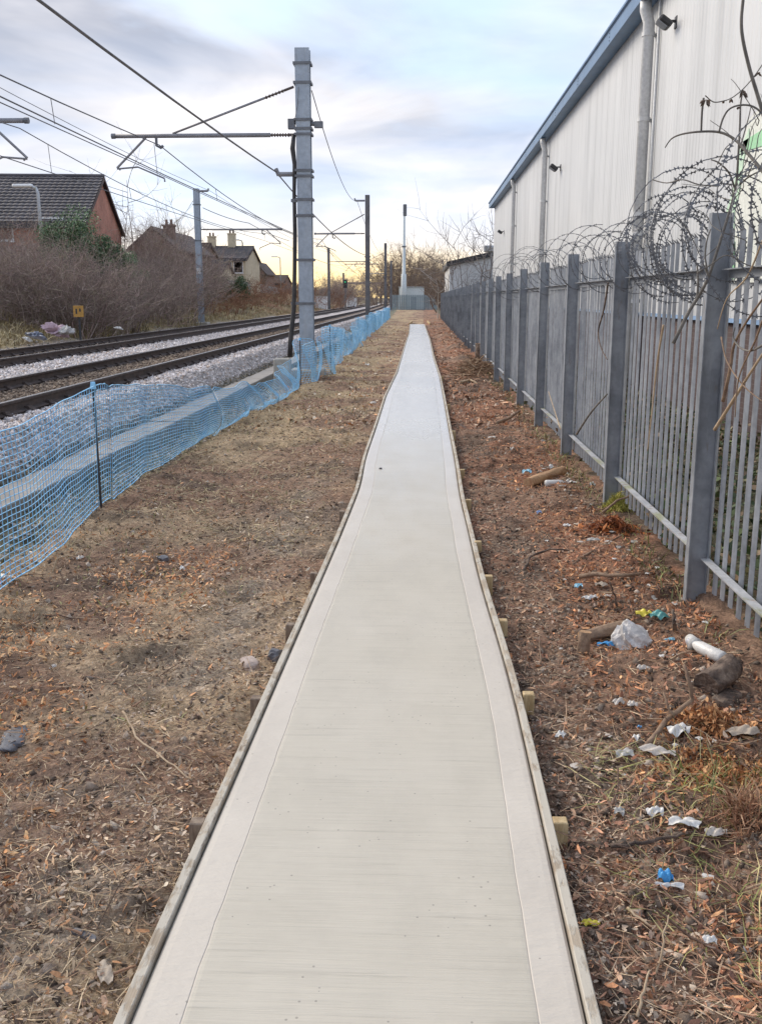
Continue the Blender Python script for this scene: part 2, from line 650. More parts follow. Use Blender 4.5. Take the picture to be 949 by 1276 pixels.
M['wire'] = pmat('overhead_wire_copper', (0.10, 0.10, 0.11), (0.16, 0.155, 0.16), 3.0, 0.6)
M['insul'] = pmat('brown_insulator', (0.075, 0.055, 0.05), (0.12, 0.085, 0.075), 6.0, 0.35)
M['black'] = pmat('black_cable_sheath', (0.022, 0.02, 0.022), (0.05, 0.043, 0.042), 6.0, 0.5)
M['rail_side'] = pmat('rusty_rail_steel', (0.045, 0.034, 0.032), (0.085, 0.06, 0.052), 8.0, 0.8, 0.2, 60, world_pos=True)
M['rail_top'] = pmat('polished_rail_head', (0.32, 0.31, 0.31), (0.42, 0.41, 0.41), 8.0, 0.28, metal=0.9, world_pos=True)
M['sleeper'] = pmat('sleeper_concrete', (0.17, 0.145, 0.125), (0.27, 0.24, 0.21), 4.0, 0.9, 0.3, 40, world_pos=True)
M['trough'] = pmat('trough_concrete', (0.24, 0.22, 0.20), (0.33, 0.305, 0.28), 3.0, 0.88, 0.3, 50, world_pos=True)
M['concrete'] = pmat('plain_concrete', (0.34, 0.32, 0.28), (0.46, 0.43, 0.385), 4.0, 0.88, 0.3, 50)
M['net'] = pmat('blue_plastic_net', (0.18, 0.51, 0.86), (0.33, 0.67, 0.95), 2.0, 0.45, spec=0.5, world_pos=True)
M['net_post'] = pmat('black_net_post', (0.02, 0.02, 0.025), (0.04, 0.04, 0.05), 6.0, 0.5)
M['clad'] = cladding_mat()
M['blue_trim'] = pmat('blue_painted_trim', (0.075, 0.16, 0.29), (0.11, 0.21, 0.36), 1.2, 0.42, world_pos=True)
M['pipe'] = pmat('grey_pvc_pipe', (0.60, 0.60, 0.595), (0.68, 0.675, 0.665), 2.0, 0.45, world_pos=True)
M['brick_red'] = brick_mat('red_brick', (0.42, 0.165, 0.11), (0.48, 0.21, 0.145), (0.38, 0.27, 0.22), 1.0, 'xy')
M['brick_brown'] = brick_mat('brown_brick', (0.085, 0.055, 0.055), (0.11, 0.072, 0.07), (0.13, 0.11, 0.105), 1.0, 'yz')
M['brick_dull'] = brick_mat('dull_brown_brick', (0.20, 0.125, 0.095), (0.25, 0.16, 0.12), (0.25, 0.20, 0.17), 1.0, 'xy')
M['tile'] = pmat('dark_roof_tile', (0.06, 0.056, 0.062), (0.10, 0.092, 0.10), 0.9, 0.75, 0.2, 20, world_pos=True)
M['tile_brown'] = pmat('brown_roof_tile', (0.075, 0.05, 0.042), (0.12, 0.085, 0.07), 0.9, 0.8, 0.2, 20, world_pos=True)
M['white'] = pmat('white_upvc', (0.68, 0.68, 0.68), (0.78, 0.78, 0.77), 2.0, 0.4)
M['cream'] = pmat('cream_render', (0.50, 0.42, 0.29), (0.60, 0.51, 0.36), 0.6, 0.85, 0.1, 20)
M['glass'] = pmat('dark_window_glass', (0.03, 0.04, 0.05), (0.06, 0.075, 0.085), 1.0, 0.08)
M['dark'] = pmat('dark_metal', (0.02, 0.021, 0.023), (0.045, 0.045, 0.05), 6.0, 0.5)
M['lamp_glass'] = pmat('floodlight_glass', (0.22, 0.24, 0.27), (0.32, 0.34, 0.37), 3.0, 0.12)
M['cabinet'] = pmat('pale_cabin_paint', (0.56, 0.60, 0.59), (0.64, 0.67, 0.66), 0.8, 0.6)
M['teal_fence'] = pmat('pale_green_fence_steel', (0.22, 0.28, 0.30), (0.30, 0.36, 0.38), 0.8, 0.6)
M['sign_green'] = pmat('green_sign_vinyl', (0.30, 0.62, 0.33), (0.36, 0.66, 0.39), 2.0, 0.4)
M['sign_pale'] = pmat('pale_green_sign_vinyl', (0.52, 0.72, 0.52), (0.58, 0.75, 0.57), 2.0, 0.4)
M['sign_cream'] = pmat('cream_sign_panel', (0.68, 0.70, 0.63), (0.73, 0.74, 0.68), 2.0, 0.45)
M['bark'] = pmat('branch_bark', (0.17, 0.105, 0.07), (0.31, 0.215, 0.145), 14.0, 0.9, 0.5, 60)
M['bark_dark'] = pmat('dark_bark', (0.06, 0.042, 0.034), (0.15, 0.105, 0.08), 14.0, 0.9, 1.0, 45, c3=(0.27, 0.20, 0.15), bdist=0.02)
M['bark_grey'] = pmat('grey_vine_bark', (0.115, 0.105, 0.095), (0.21, 0.19, 0.165), 12.0, 0.85, 0.5, 60)
M['straw'] = pmat('dry_stem', (0.38, 0.27, 0.17), (0.52, 0.40, 0.27), 10.0, 0.8)
M['wood_cut'] = pmat('split_wood', (0.37, 0.20, 0.105), (0.52, 0.33, 0.18), 9.0, 0.8, 0.5, 60, stretch=(1, 6, 1))
M['rot'] = pmat('rotten_orange_wood', (0.22, 0.09, 0.035), (0.42, 0.20, 0.08), 22.0, 0.95, 0.9, 60)
M['stone'] = pmat('pale_stone', (0.36, 0.28, 0.24), (0.55, 0.46, 0.41), 12.0, 0.85, 0.4, 50)
M['slate'] = pmat('dark_slate', (0.085, 0.085, 0.10), (0.15, 0.15, 0.165), 10.0, 0.6, 0.3, 40)
M['yellow_sign'] = pmat('orange_sign_paint', (0.42, 0.22, 0.045), (0.50, 0.28, 0.07), 6.0, 0.6)
M['moss'] = pmat('yellow_moss', (0.17, 0.16, 0.035), (0.29, 0.26, 0.06), 40.0, 0.95, 0.9, 90)


def weather(m, colr, amount, stretch, scale, lo=0.56, hi=0.66):
    """stains laid over a finished material"""
    nt = m.node_tree
    bs = [n for n in nt.nodes if n.type == 'BSDF_PRINCIPLED'][0]
    src = bs.inputs['Base Color'].links[0].from_socket
    t = NT.__new__(NT); t.t = nt
    pos = t.n('ShaderNodeNewGeometry').outputs['Position']
    k = t.ramp(t.noise(t.scalevec(pos, stretch), scale, 6, 0.65), [(lo, 0.0), (hi, amount)])
    t.l(t.mix(k, src, colr), bs.inputs['Base Color'])


weather(M['galv'], (0.34, 0.36, 0.37), 0.5, (6, 6, 0.8), 1.6)
weather(M['galv'], (0.15, 0.10, 0.07), 0.55, (8, 8, 2.0), 2.1, 0.62, 0.72)
weather(M['pale'], (0.17, 0.13, 0.10), 0.5, (9, 9, 1.0), 2.0, 0.60, 0.72)
weather(M['galv_light'], (0.30, 0.31, 0.14), 0.75, (2, 1.2, 2), 1.4, 0.52, 0.62)
weather(M['galv_light'], (0.24, 0.16, 0.10), 0.7, (3, 4, 3), 2.4, 0.58, 0.66)
weather(M['mast'], (0.42, 0.43, 0.44), 0.5, (3, 3, 0.5), 1.5, 0.55, 0.68)
weather(M['mast'], (0.20, 0.17, 0.15), 0.4, (4, 4, 0.7), 1.9, 0.60, 0.72)
weather(M['net'], (0.45, 0.46, 0.44), 0.45, (3, 3, 5), 1.6, 0.56, 0.68)


def plastic(name, c, rough=0.38, var=0.18):
    if name not in M:
        lo = tuple(max(0.0, q * (1 - var)) for q in c)
        M[name] = pmat(name, lo, c, 18.0, rough, 0.25, 60)
    return M[name]

# ------------------------------------------------------------------ terrain
def tshift(y):
    """the line bends gently to the left far away"""
    y = np.asarray(y, float)
    a = np.clip(y - 30, 0, 150)
    return -(8e-5 * a * a + 2 * 8e-5 * 150 * np.clip(y - 180, 0, None))


RAIL_Z = 0.65
BAL_Z = 0.47
PX = np.array([-3000, -60, -24, -18.5, -16.5, -14.2, -12.7, -11.6, -4.35, -3.98, -3.4, -3.0, -2.5, -0.9, 0.5, 1.1, 1.5, 1.9, 3.0, 4.6, 60, 3000.0])
PZ = np.array([0.0, 2.2, 2.5, 2.35, 1.75, 1.05, 0.62, 0.46, BAL_Z, 0.10, -0.02, -0.03, -0.03, -0.035, -0.035, -0.01, 0.02, 0.03, -0.06, -0.06, -0.06, 0.0])

# edges of the path (outside of the boards)
_L = [gp(x, y, 0.05) for x, y in [(140, 1276), (400, 707), (416, 672), (444, 606), (451, 571), (466, 530), (478, 494), (493, 464), (504, 429), (509, 415), (510, 404)]]
_R = [gp(x, y, 0.05) for x, y in [(749, 1276), (646, 850), (603, 719), (590, 664), (578, 620), (571, 576), (563, 538), (555, 497), (549.5, 470), (541, 445), (536, 423), (529, 404)]]
PATH_END = (_L[-1].y + _R[-1].y) / 2
_yy = np.arange(-3, PATH_END + 1, 0.25)


def _smooth(k):
    v = np.interp(_yy, [p.y for p in k], [p.x for p in k])
    return np.convolve(np.pad(v, 2, mode='edge'), np.ones(5) / 5, 'valid')


_lx, _rx = _smooth(_L), _smooth(_R)


def pathL(y): return np.interp(y, _yy, _lx)
def pathR(y): return np.interp(y, _yy, _rx)


MOUNDS = [(1.30, 24.0, 0.25, 0.9, 0.22), (1.35, 9.3, 0.22, 0.5, 0.07), (1.28, 4.6, 0.28, 0.35, 0.07), (1.35, 6.6, 0.2, 0.5, 0.05), (-2.3, 20.5, 0.35, 0.8, 0.10), (-2.35, 31, 0.4, 1.2, 0.12), (1.2, 30, 0.3, 1.5, 0.14), (1.25, 38, 0.3, 2.5, 0.2), (1.1, 48, 0.35, 3, 0.18), (1.3, 17, 0.25, 0.9, 0.10), (-1.6, 43, 0.5, 3, 0.08)]


def gh(x, y, fine=True):
    x = np.asarray(x, float); y = np.asarray(y, float)
    w = sstep(-2.2, -3.6, x)
    xs = x - tshift(y) * w
    z = np.interp(xs, PX, PZ)
    near = np.clip(1 - (y - 60) / 60, 0, 1)
    dirt = sstep(-4.1, -3.7, xs) * (1 - sstep(4.0, 4.6, xs))
    bank = 1 - sstep(-12.2, -11.4, xs)
    bal = 1 - np.clip(dirt + bank, 0, 1)
    a = (fbm(x * 0.7 + 9, y * 0.7, 3) - 0.5) * 0.13 - 0.05 * sstep(0.66, 0.78, fbm(x * 1.9 + 70, y * 1.9 + 33, 3))
    z = z + a * dirt * (1 - 0.5 * sstep(-1.2, -0.9, x) * (1 - sstep(0.45, 0.8, x)))
    if fine:
        b = (fbm(x * 4 + 3, y * 4, 3) - 0.5) * 0.075 + (fbm(x * 13, y * 13 + 7, 3) - 0.5) * 0.045
        z = z + b * dirt * near
        z = z + (fbm(x * 6, y * 6 + 3, 3) - 0.5) * 0.05 * bal
    z = z + (fbm(x * 0.25 + 31, y * 0.25, 4) - 0.5) * 0.7 * bank * (xs > -60)
    for mx, my, sx, sy, hh in MOUNDS:
        z = z + hh * np.exp(-((x - mx) / sx) ** 2 - ((y - my) / sy) ** 2)
    # the bed dug out under the path
    pl, pr = pathL(y), pathR(y)
    inside = sstep(pl - 0.03, pl + 0.05, x) * (1 - sstep(pr - 0.05, pr + 0.03, x)) * (y < PATH_END + 7)
    z = z * (1 - inside) + np.where(y < PATH_END + 0.3, -0.14, -0.07) * inside
    # soil stays below the boards right beside them
    side = np.exp(-np.clip(pl - x, 0, None) / 0.12) * (x < pl) + np.exp(-np.clip(x - pr, 0, None) / 0.12) * (x > pr)
    z = z - 0.02 * side * (y < PATH_END + 7)
    return z


def soil_color(x, y):
    """albedo of the bare surface by what lies there"""
    x = np.asarray(x, float); y = np.asarray(y, float)
    xs = x - tshift(y) * sstep(-2.2, -3.6, x)
    n1 = fbm(x * 0.9 + 40, y * 0.9, 4); n2 = fbm(x * 2.6, y * 2.6 + 11, 4)
    def C(*c): return np.array(c, float)
    col = np.zeros(x.shape + (3,))
    brown = C(0.30, 0.185, 0.125); red = C(0.335, 0.165, 0.10); tan = C(0.48, 0.345, 0.22); mud = C(0.40, 0.325, 0.25); dark = C(0.10, 0.072, 0.055)
    left = brown + (tan - brown) * sstep(0.45, 0.62, n1)[..., None]
    left = left + (dark - left) * (0.7 * sstep(0.55, 0.72, n2))[..., None]
    gr = sstep(9, 16, y) * sstep(0.36, 0.55, n1) * sstep(-0.9, -1.5, x)
    left = left + (C(0.45, 0.335, 0.20) - left) * (0.75 * gr)[..., None]
    m = np.exp(-np.abs(x + 1.12) / 0.28) * sstep(0.38, 0.62, n2) * (1 - sstep(7, 14, y))
    left = left + (mud - left) * (0.8 * m)[..., None]
    right = brown + (red - brown) * sstep(0.4, 0.6, n1)[..., None] * sstep(3.5, 6, y)[..., None]
    right = right + (dark - right) * (0.75 * sstep(0.5, 0.68, n2))[..., None]
    m = np.exp(-np.abs(x - 0.72) / 0.2) * sstep(0.35, 0.6, n1) * (1 - sstep(6, 12, y))
    right = right + (C(0.22, 0.18, 0.14) - right) * (0.7 * m)[..., None]
    col = np.where((x < 0)[..., None], left, right)
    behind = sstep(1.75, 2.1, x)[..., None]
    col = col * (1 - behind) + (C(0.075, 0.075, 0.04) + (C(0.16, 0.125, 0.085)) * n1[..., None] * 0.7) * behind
    balm = (1 - sstep(-4.1, -3.9, xs)) * sstep(-11.9, -11.4, xs)
    bal = C(0.50, 0.455, 0.44) * (0.75 + 0.5 * n2[..., None])
    dirty = ((xs > -6.6) & (xs < -4.75)) | ((xs > -10.4) & (xs < -8.55))
    bal = np.where(dirty[..., None], C(0.20, 0.15, 0.12) * (0.7 + 0.7 * n2[..., None]), bal)
    col = col * (1 - balm[..., None]) + bal * balm[..., None]
    strip = (sstep(-4.1, -3.95, xs) * (1 - sstep(-3.1, -2.8, xs)))[..., None]
    col = col * (1 - strip) + (C(0.12, 0.12, 0.085) + C(0.14, 0.12, 0.08) * n2[..., None]) * strip
    bank = (1 - sstep(-11.9, -11.4, xs))[..., None]
    bcol = C(0.17, 0.125, 0.075) + (C(0.30, 0.235, 0.115) - C(0.17, 0.125, 0.075)) * sstep(0.4, 0.62, n1)[..., None]
    rust = (sstep(75, 95, y) * (1 - sstep(150, 200, y)) * sstep(0.4, 0.6, n2))[..., None]
    bcol = bcol * (1 - rust) + C(0.24, 0.115, 0.06) * rust
    col = col * (1 - bank) + bcol * bank
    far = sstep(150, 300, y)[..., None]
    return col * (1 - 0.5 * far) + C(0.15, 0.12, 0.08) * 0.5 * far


def grid_steps(segs):
    out = []
    for a, b, n in segs:
        out += list(np.linspace(a, b, n, endpoint=False))
    out.append(segs[-1][1])
    return np.array(out)


gx = grid_steps([(-3000, -200, 8), (-200, -40, 14), (-40, -14, 40), (-14, -4.5, 60), (-4.5, -2.9, 32), (-2.9, -0.6, 100), (-0.6, 0.38, 10), (0.38, 2.0, 75), (2.0, 5, 25), (5, 40, 14), (40, 3000, 10)])
gy = grid_steps([(-40, 0, 12), (0, 1.7, 15), (1.7, 7, 230), (7, 14, 170), (14, 30, 140), (30, 70, 110), (70, 200, 70), (200, 600, 24), (600, 4000, 16)])
GX, GY = np.meshgrid(gx, gy)
GZ = gh(GX, GY)
V = np.stack([GX, GY, GZ], -1).reshape(-1, 3)
nx, ny = len(gx), len(gy)
idx = (np.arange(ny - 1)[:, None] * nx + np.arange(nx - 1)[None, :]).reshape(-1, 1)
F = idx + np.array([[0, 1, nx + 1, nx]])
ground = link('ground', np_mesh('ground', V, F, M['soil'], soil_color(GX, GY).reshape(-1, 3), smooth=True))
tag(ground, kind='structure')

# ------------------------------------------------------------------ the new concrete path
BT = 0.032          # thickness of the shuttering boards


def build_path():
    ys = np.concatenate([np.arange(-2, 12, 0.1), np.arange(12, PATH_END, 0.4), [PATH_END]])
    V, F, mi = [], [], []
    for y in ys:
        a, b = float(pathL(y)) + BT + 0.006, float(pathR(y)) - BT - 0.006
        ml = 0.128 + 0.004 * math.sin(y * 0.9) + 0.002 * math.sin(y * 2.3) + random.gauss(0, 0.0012)
        mr = 0.118 + 0.003 * math.sin(y * 0.7 + 1) + 0.002 * math.sin(y * 2.9) + random.gauss(0, 0.0010)
        c0, c1 = a + ml, b - mr
        row = [(a, -0.12), (a, 0.036), (a + 0.010, 0.046), (a + 0.03, 0.048), (c0 - 0.004, 0.0485), (c0 - 0.001, 0.0462), (c0 + 0.002, 0.0485)]
        mids = np.linspace(c0 + 0.014, c1 - 0.014, 6)
        row += [(x, 0.0495 + 0.0025 * (fbm(x * 3, y * 2.2, 2) - 0.5)) for x in mids]
        row += [(c1 - 0.002, 0.0485), (c1 + 0.001, 0.0460), (c1 + 0.004, 0.0485), (b - 0.03, 0.048), (b - 0.010, 0.046), (b, 0.036), (b, -0.12)]
        V += [(x, y, z) for x, z in row]
    n = 20
    for i in range(len(ys) - 1):
        for k in range(n - 1):
            F.append((i * n + k, i * n + k + 1, (i + 1) * n + k + 1, (i + 1) * n + k))
            mi.append(0 if 6 <= k <= 12 else 1)
    e = (len(ys) - 1) * n
    F.append(tuple(e + k for k in range(n)))
    mi.append(1)
    me = bpy.data.meshes.new('path')
    me.from_pydata(V, [], F)
    me.materials.append(M['path']); me.materials.append(M['path_margin'])
    me.polygons.foreach_set('material_index', mi)
    me.update()
    o = link('path', me)
    tag(o, kind='structure')


build_path()


def board(side, y0, y1, k):
    mb = MB()
    ys = np.arange(y0, y1 + 1e-6, (y1 - y0) / max(2, int((y1 - y0) / 0.4)))
    vs = []
    warp = random.uniform(-0.004, 0.004)
    for y in ys:
        x = float(pathL(y)) if side < 0 else float(pathR(y)) - BT
        top = 0.058 + warp * math.sin((y - y0) / (y1 - y0) * math.pi) + random.uniform(-0.001, 0.001)
        vs += [(x, y, -0.11), (x, y, top - 0.003), (x + 0.003, y, top), (x + BT - 0.003, y, top), (x + BT, y, top - 0.003), (x + BT, y, -0.11)]
    fs = []
    for i in range(len(ys) - 1):
        for q in range(6):
            fs.append((i * 6 + q, i * 6 + (q + 1) % 6, (i + 1) * 6 + (q + 1) % 6, (i + 1) * 6 + q))
    fs += [tuple(range(6)), tuple((len(ys) - 1) * 6 + q for q in reversed(range(6)))]
    mb.add(vs, fs)
    o = mb.build('shuttering_board', M['board'])
    s = 'left' if side < 0 else 'right'
    w = 'nearest the camera' if k == 1 else ordinal(k) + ' counted from the camera'
    tag(o, f'timber shuttering board along the {s} edge of the concrete path, {w}', 'board', f'shuttering boards on the {s} of the path')


for side in (-1, 1):
    y = -1.6 + (0.9 if side > 0 else 0)
    k = 1
    while y < PATH_END - 0.5:
        ln = 4.8 if k < 11 else 9.0
        y1 = min(y + ln, PATH_END + 0.6)
        if y1 > 1.9:
            board(side, y, y1 - 0.004, k)
            k += 1
        y = y1

# bare formwork boards running on past the poured end
for s, xx, yy0, yy1 in ((-1, -0.93, PATH_END + 0.8, PATH_END + 8), (1, 0.43, PATH_END + 0.8, PATH_END + 9)):
    o = MB().box((xx, (yy0 + yy1) / 2, 0.02), (0.06, yy1 - yy0, 0.2), rz=0.02 * s).build('formwork_board', M['peg'])
    tag(o, f'bare orange timber board on the {"left" if s < 0 else "right"}, set out beyond the end of the concrete', 'board', 'formwork past the path end')


def peg(px, py, side, k, mat, h):
    p = gp(px, py, 0.03)
    y = p.y
    x = float(pathL(y)) - 0.028 if side < 0 else float(pathR(y)) + 0.028
    mb = MB()
    a, b = 0.026, 0.024
    z0, z1 = -0.3, h
    tilt = random.uniform(-0.015, 0.015)
    vs = [(x + sx * a * (0.3 if z == z0 else 1) + tilt * (z > 0), y + sy * b * (0.3 if z == z0 else 1), z) for z in (z0, -0.15, z1 - 0.004) for sx, sy in ((-1, -1), (1, -1), (1, 1), (-1, 1))]
    vs += [(x + sx * (a - 0.004) + tilt, y + sy * (b - 0.004), z1) for sx, sy in ((-1, -1), (1, -1), (1, 1), (-1, 1))]
    fs = [(r * 4 + q, r * 4 + (q + 1) % 4, r * 4 + 4 + (q + 1) % 4, r * 4 + 4 + q) for r in range(3) for q in range(4)] + [(12, 13, 14, 15), (3, 2, 1, 0)]
    mb.add(vs, fs)
    o = mb.build('timber_peg', mat)
    s = 'left' if side < 0 else 'right'
    w = 'nearest the camera' if k == 1 else ordinal(k) + ' from the camera'
    tag(o, f'{"pale" if mat is M["peg"] else "dark weathered"} square timber peg against the {s} path board, {w}', 'peg', f'pegs along the {s} board')


for k, (px, py) in enumerate([(238, 1030), (314, 872), (352, 782), (389, 716), (425, 640), (447, 590)], 1):
    peg(px, py, -1, k, M['peg_wet'], 0.045 + 0.01 * (k % 2))
for k, (px, py) in enumerate([(692, 1030), (649, 872), (625, 776), (609, 722), (598, 680), (585, 625), (576, 588), (563, 540), (556, 505), (549, 470)], 1):
    peg(px, py, 1, k, M['peg'], 0.05 + 0.008 * (k % 3))

# ------------------------------------------------------------------ railway
RAILS = [(-4.95, -6.385), (-8.60, -10.035)]


def rail_mesh(x, ys):
    prof = [(-0.07, -0.159), (0.07, -0.159), (0.07, -0.148), (0.012, -0.125), (0.010, -0.045), (0.036, -0.034), (0.036, -0.008), (0.026, 0.0), (-0.026, 0.0), (-0.036, -0.008), (-0.036, -0.034), (-0.010, -0.045), (-0.012, -0.125), (-0.07, -0.148)]
    n = len(prof)
    V, F, mi = [], [], []
    for y in ys:
        s = float(tshift(y))
        V += [(x + s + a, y, RAIL_Z + b) for a, b in prof]
    for i in range(len(ys) - 1):
        for k in range(n):
            F.append((i * n + k, i * n + (k + 1) % n, (i + 1) * n + (k + 1) % n, (i + 1) * n + k))
            mi.append(1 if k == 7 else 0)
    F += [tuple(range(n)), tuple((len(ys) - 1) * n + k for k in reversed(range(n)))]
    mi += [0, 0]
    me = bpy.data.meshes.new('rail')
    me.from_pydata(V, [], F)
    me.materials.append(M['rail_side']); me.materials.append(M['rail_top'])
    me.polygons.foreach_set('material_index', mi)
    me.update()
    return me


slp = MB()
slp.prism([(-0.13, -0.15), (0.13, -0.15), (0.105, 0.0), (-0.105, 0.0)], 'x', -1.25, 1.25)
slp_me = slp.mesh('sleeper', M['sleeper'])
clip_me = MB().prism([(-0.13, -0.02), (0.13, -0.02), (0.125, 0.035), (0.075, 0.05), (0.065, 0.075), (-0.065, 0.075), (-0.075, 0.05), (-0.125, 0.035)], 'y', -0.06, 0.06).mesh('rail_clip', M['rail_side'])
for ti, (xa, xb) in enumerate(RAILS):
    tr = empty('railway_track', ((xa + xb) / 2, 10, BAL_Z))
    tag(tr, ['nearer railway track with rusty rails just behind the blue netting', 'further railway track with rusty rails at the foot of the bank'][ti], 'railway track', 'railway tracks')
    ys = list(np.arange(0, 30, 5)) + list(np.arange(30, 400, 8))
    for x in (xa, xb):
        o = link('rail', rail_mesh(x, ys), tr)
        o.matrix_parent_inverse = Matrix.Translation(tr.location).inverted()
    y = 3.0
    while y < 105:
        o = link('sleeper', slp_me, tr)
        o.location = (float(tshift(y)), y - 10, RAIL_Z - 0.185 - BAL_Z)
        if y < 32:
            for x in (xa, xb):
                c = link('rail_clip', clip_me, o)
                c.location = (x - (xa + xb) / 2, 0, 0.005)
        y += 0.68

# ballast stones
def stones(n, x0, x1, y0, y1, smin, smax, pal, zoff=0.0, power=1.0, seed=1):
    g = np.random.default_rng(seed)
    u = g.random(n)
    y = y0 * (y1 / y0) ** u if power else y0 + (y1 - y0) * u
    x = x0 + (x1 - x0) * g.random(n) + tshift(y)
    z = gh(x, y) + zoff
    s = smin + (smax - smin) * g.random(n) ** 1.5
    O = np.array([[1, 0, 0], [-1, 0, 0], [0, 1, 0], [0, -1, 0], [0, 0, 1], [0, 0, -1], ], float)
    T = np.array([[0, 2, 4], [2, 1, 4], [1, 3, 4], [3, 0, 4], [2, 0, 5], [1, 2, 5], [3, 1, 5], [0, 3, 5]])
    P = O[None] * (0.6 + 0.8 * g.random((n, 6, 1))) + g.normal(0, 0.22, (n, 6, 3))
    P *= s[:, None, None] * np.array([1.0, 1.0, 0.75])
    a = g.random(n) * 6.283
    ca, sa = np.cos(a)[:, None], np.sin(a)[:, None]
    b = g.normal(0, 0.5, n); cb, sb = np.cos(b)[:, None], np.sin(b)[:, None]
    X, Y, Z = P[..., 0], P[..., 1], P[..., 2]
    Y, Z = Y * cb - Z * sb, Y * sb + Z * cb
    X, Y = X * ca - Y * sa, X * sa + Y * ca
    P = np.stack([X + x[:, None], Y + y[:, None], Z + z[:, None]], -1)
    F = (np.arange(n) * 6)[:, None, None] + T[None]
    pal = np.array(pal, float)
    c = pal[g.integers(0, len(pal), n)] * (0.7 + 0.6 * g.random((n, 1)))
    return P.reshape(-1, 3), F.reshape(-1, 3), np.repeat(c, 6, 0)


def joined(parts):
    V, F, C = [], [], []
    b = 0
    for v, f, c in parts:
        V.append(v); F.append(f + b); C.append(c); b += len(v)
    return np.concatenate(V), np.concatenate(F), np.concatenate(C)


clean = [(0.66, 0.61, 0.60), (0.58, 0.54, 0.54), (0.72, 0.66, 0.65), (0.42, 0.39, 0.39), (0.60, 0.53, 0.50), (0.66, 0.60, 0.58), (0.70, 0.65, 0.63), (0.46, 0.36, 0.30)]
dirtyp = [(0.20, 0.15, 0.115), (0.27, 0.20, 0.15), (0.15, 0.115, 0.09), (0.33, 0.26, 0.20)]
mixed = [(0.22, 0.20, 0.17), (0.34, 0.30, 0.26), (0.15, 0.14, 0.11), (0.42, 0.38, 0.35), (0.25, 0.19, 0.12)]
V, F, C = joined([
    stones(15000, -4.85, -4.05, 6.5, 60, 0.018, 0.042, clean, 0.005, seed=1),
    stones(11000, -6.3, -5.0, 7.5, 60, 0.018, 0.038, dirtyp, 0.012, seed=2),
    stones(13000, -8.5, -6.45, 9, 70, 0.02, 0.045, clean, 0.005, seed=3),
    stones(6000, -9.95, -8.65, 12, 60, 0.02, 0.04, dirtyp, 0.012, seed=4),
    stones(4000, -11.9, -10.1, 14, 70, 0.02, 0.05, mixed, 0.0, seed=5),
    stones(6000, -4.08, -3.88, 5, 50, 0.016, 0.04, mixed, 0.005, seed=6),
    stones(4500, -3.5, -2.95, 5, 40, 0.012, 0.035, mixed, 0.0, seed=7)])
o = link('ballast', np_mesh('ballast', V, F, M['stones'], C))
tag(o, 'pale crushed stone ballast heaped beside and between the rails', 'ballast', kind='stuff')

# cable trough with concrete lids
tro = empty('cable_trough', (-3.68, 5, 0))
tag(tro, 'long row of grey concrete cable trough lids behind the blue netting', 'cable trough')
o = MB().bx(-0.17, 0.17, -1.5, 45, -0.15, 0.085).build('trough_body', M['trough'], tro)
lid_me = MB().cbox((0, 0, 0), (0.40, 0.985, 0.055), 0.008).mesh('lid', M['trough'])
for k in range(46):
    l = link('lid', lid_me, tro)
    l.location = (random.uniform(-0.008, 0.008), -1.0 + k * 1.0, 0.118 + random.uniform(-0.006, 0.006))
    l.rotation_euler = (random.uniform(-0.006, 0.006), random.uniform(-0.015, 0.015), random.uniform(-0.008, 0.008))


# ------------------------------------------------------------------ ground litter (uncountable)
def litter_density(x, y):
    return (x > -3.0) & (x < 2.6)


def place(n, g, regions, ymin, ymax):
    """points spread more thickly nearby; regions: list of (x0, x1, weight)"""
    w = np.array([r[2] for r in regions], float); w /= w.sum()
    pick = g.choice(len(regions), n, p=w)
    x0 = np.array([r[0] for r in regions])[pick]; x1 = np.array([r[1] for r in regions])[pick]
    y = ymin * (ymax / ymin) ** g.random(n)
    x = x0 + (x1 - x0) * g.random(n)
    keep = ~((x > pathL(y) - 0.012) & (x < pathR(y) + 0.012) & (y < PATH_END))
    return x[keep], y[keep]


def rot_cols(P, yaw, pitch, roll):
    """P (n,k,3) rotated per row"""
    X, Y, Z = P[..., 0], P[..., 1], P[..., 2]
    c, s = np.cos(roll)[:, None], np.sin(roll)[:, None]
    Y, Z = Y * c - Z * s, Y * s + Z * c
    c, s = np.cos(pitch)[:, None], np.sin(pitch)[:, None]
    X, Z = X * c + Z * s, -X * s + Z * c
    c, s = np.cos(yaw)[:, None], np.sin(yaw)[:, None]
    X, Y = X * c - Y * s, X * s + Y * c
    return np.stack([X, Y, Z], -1)


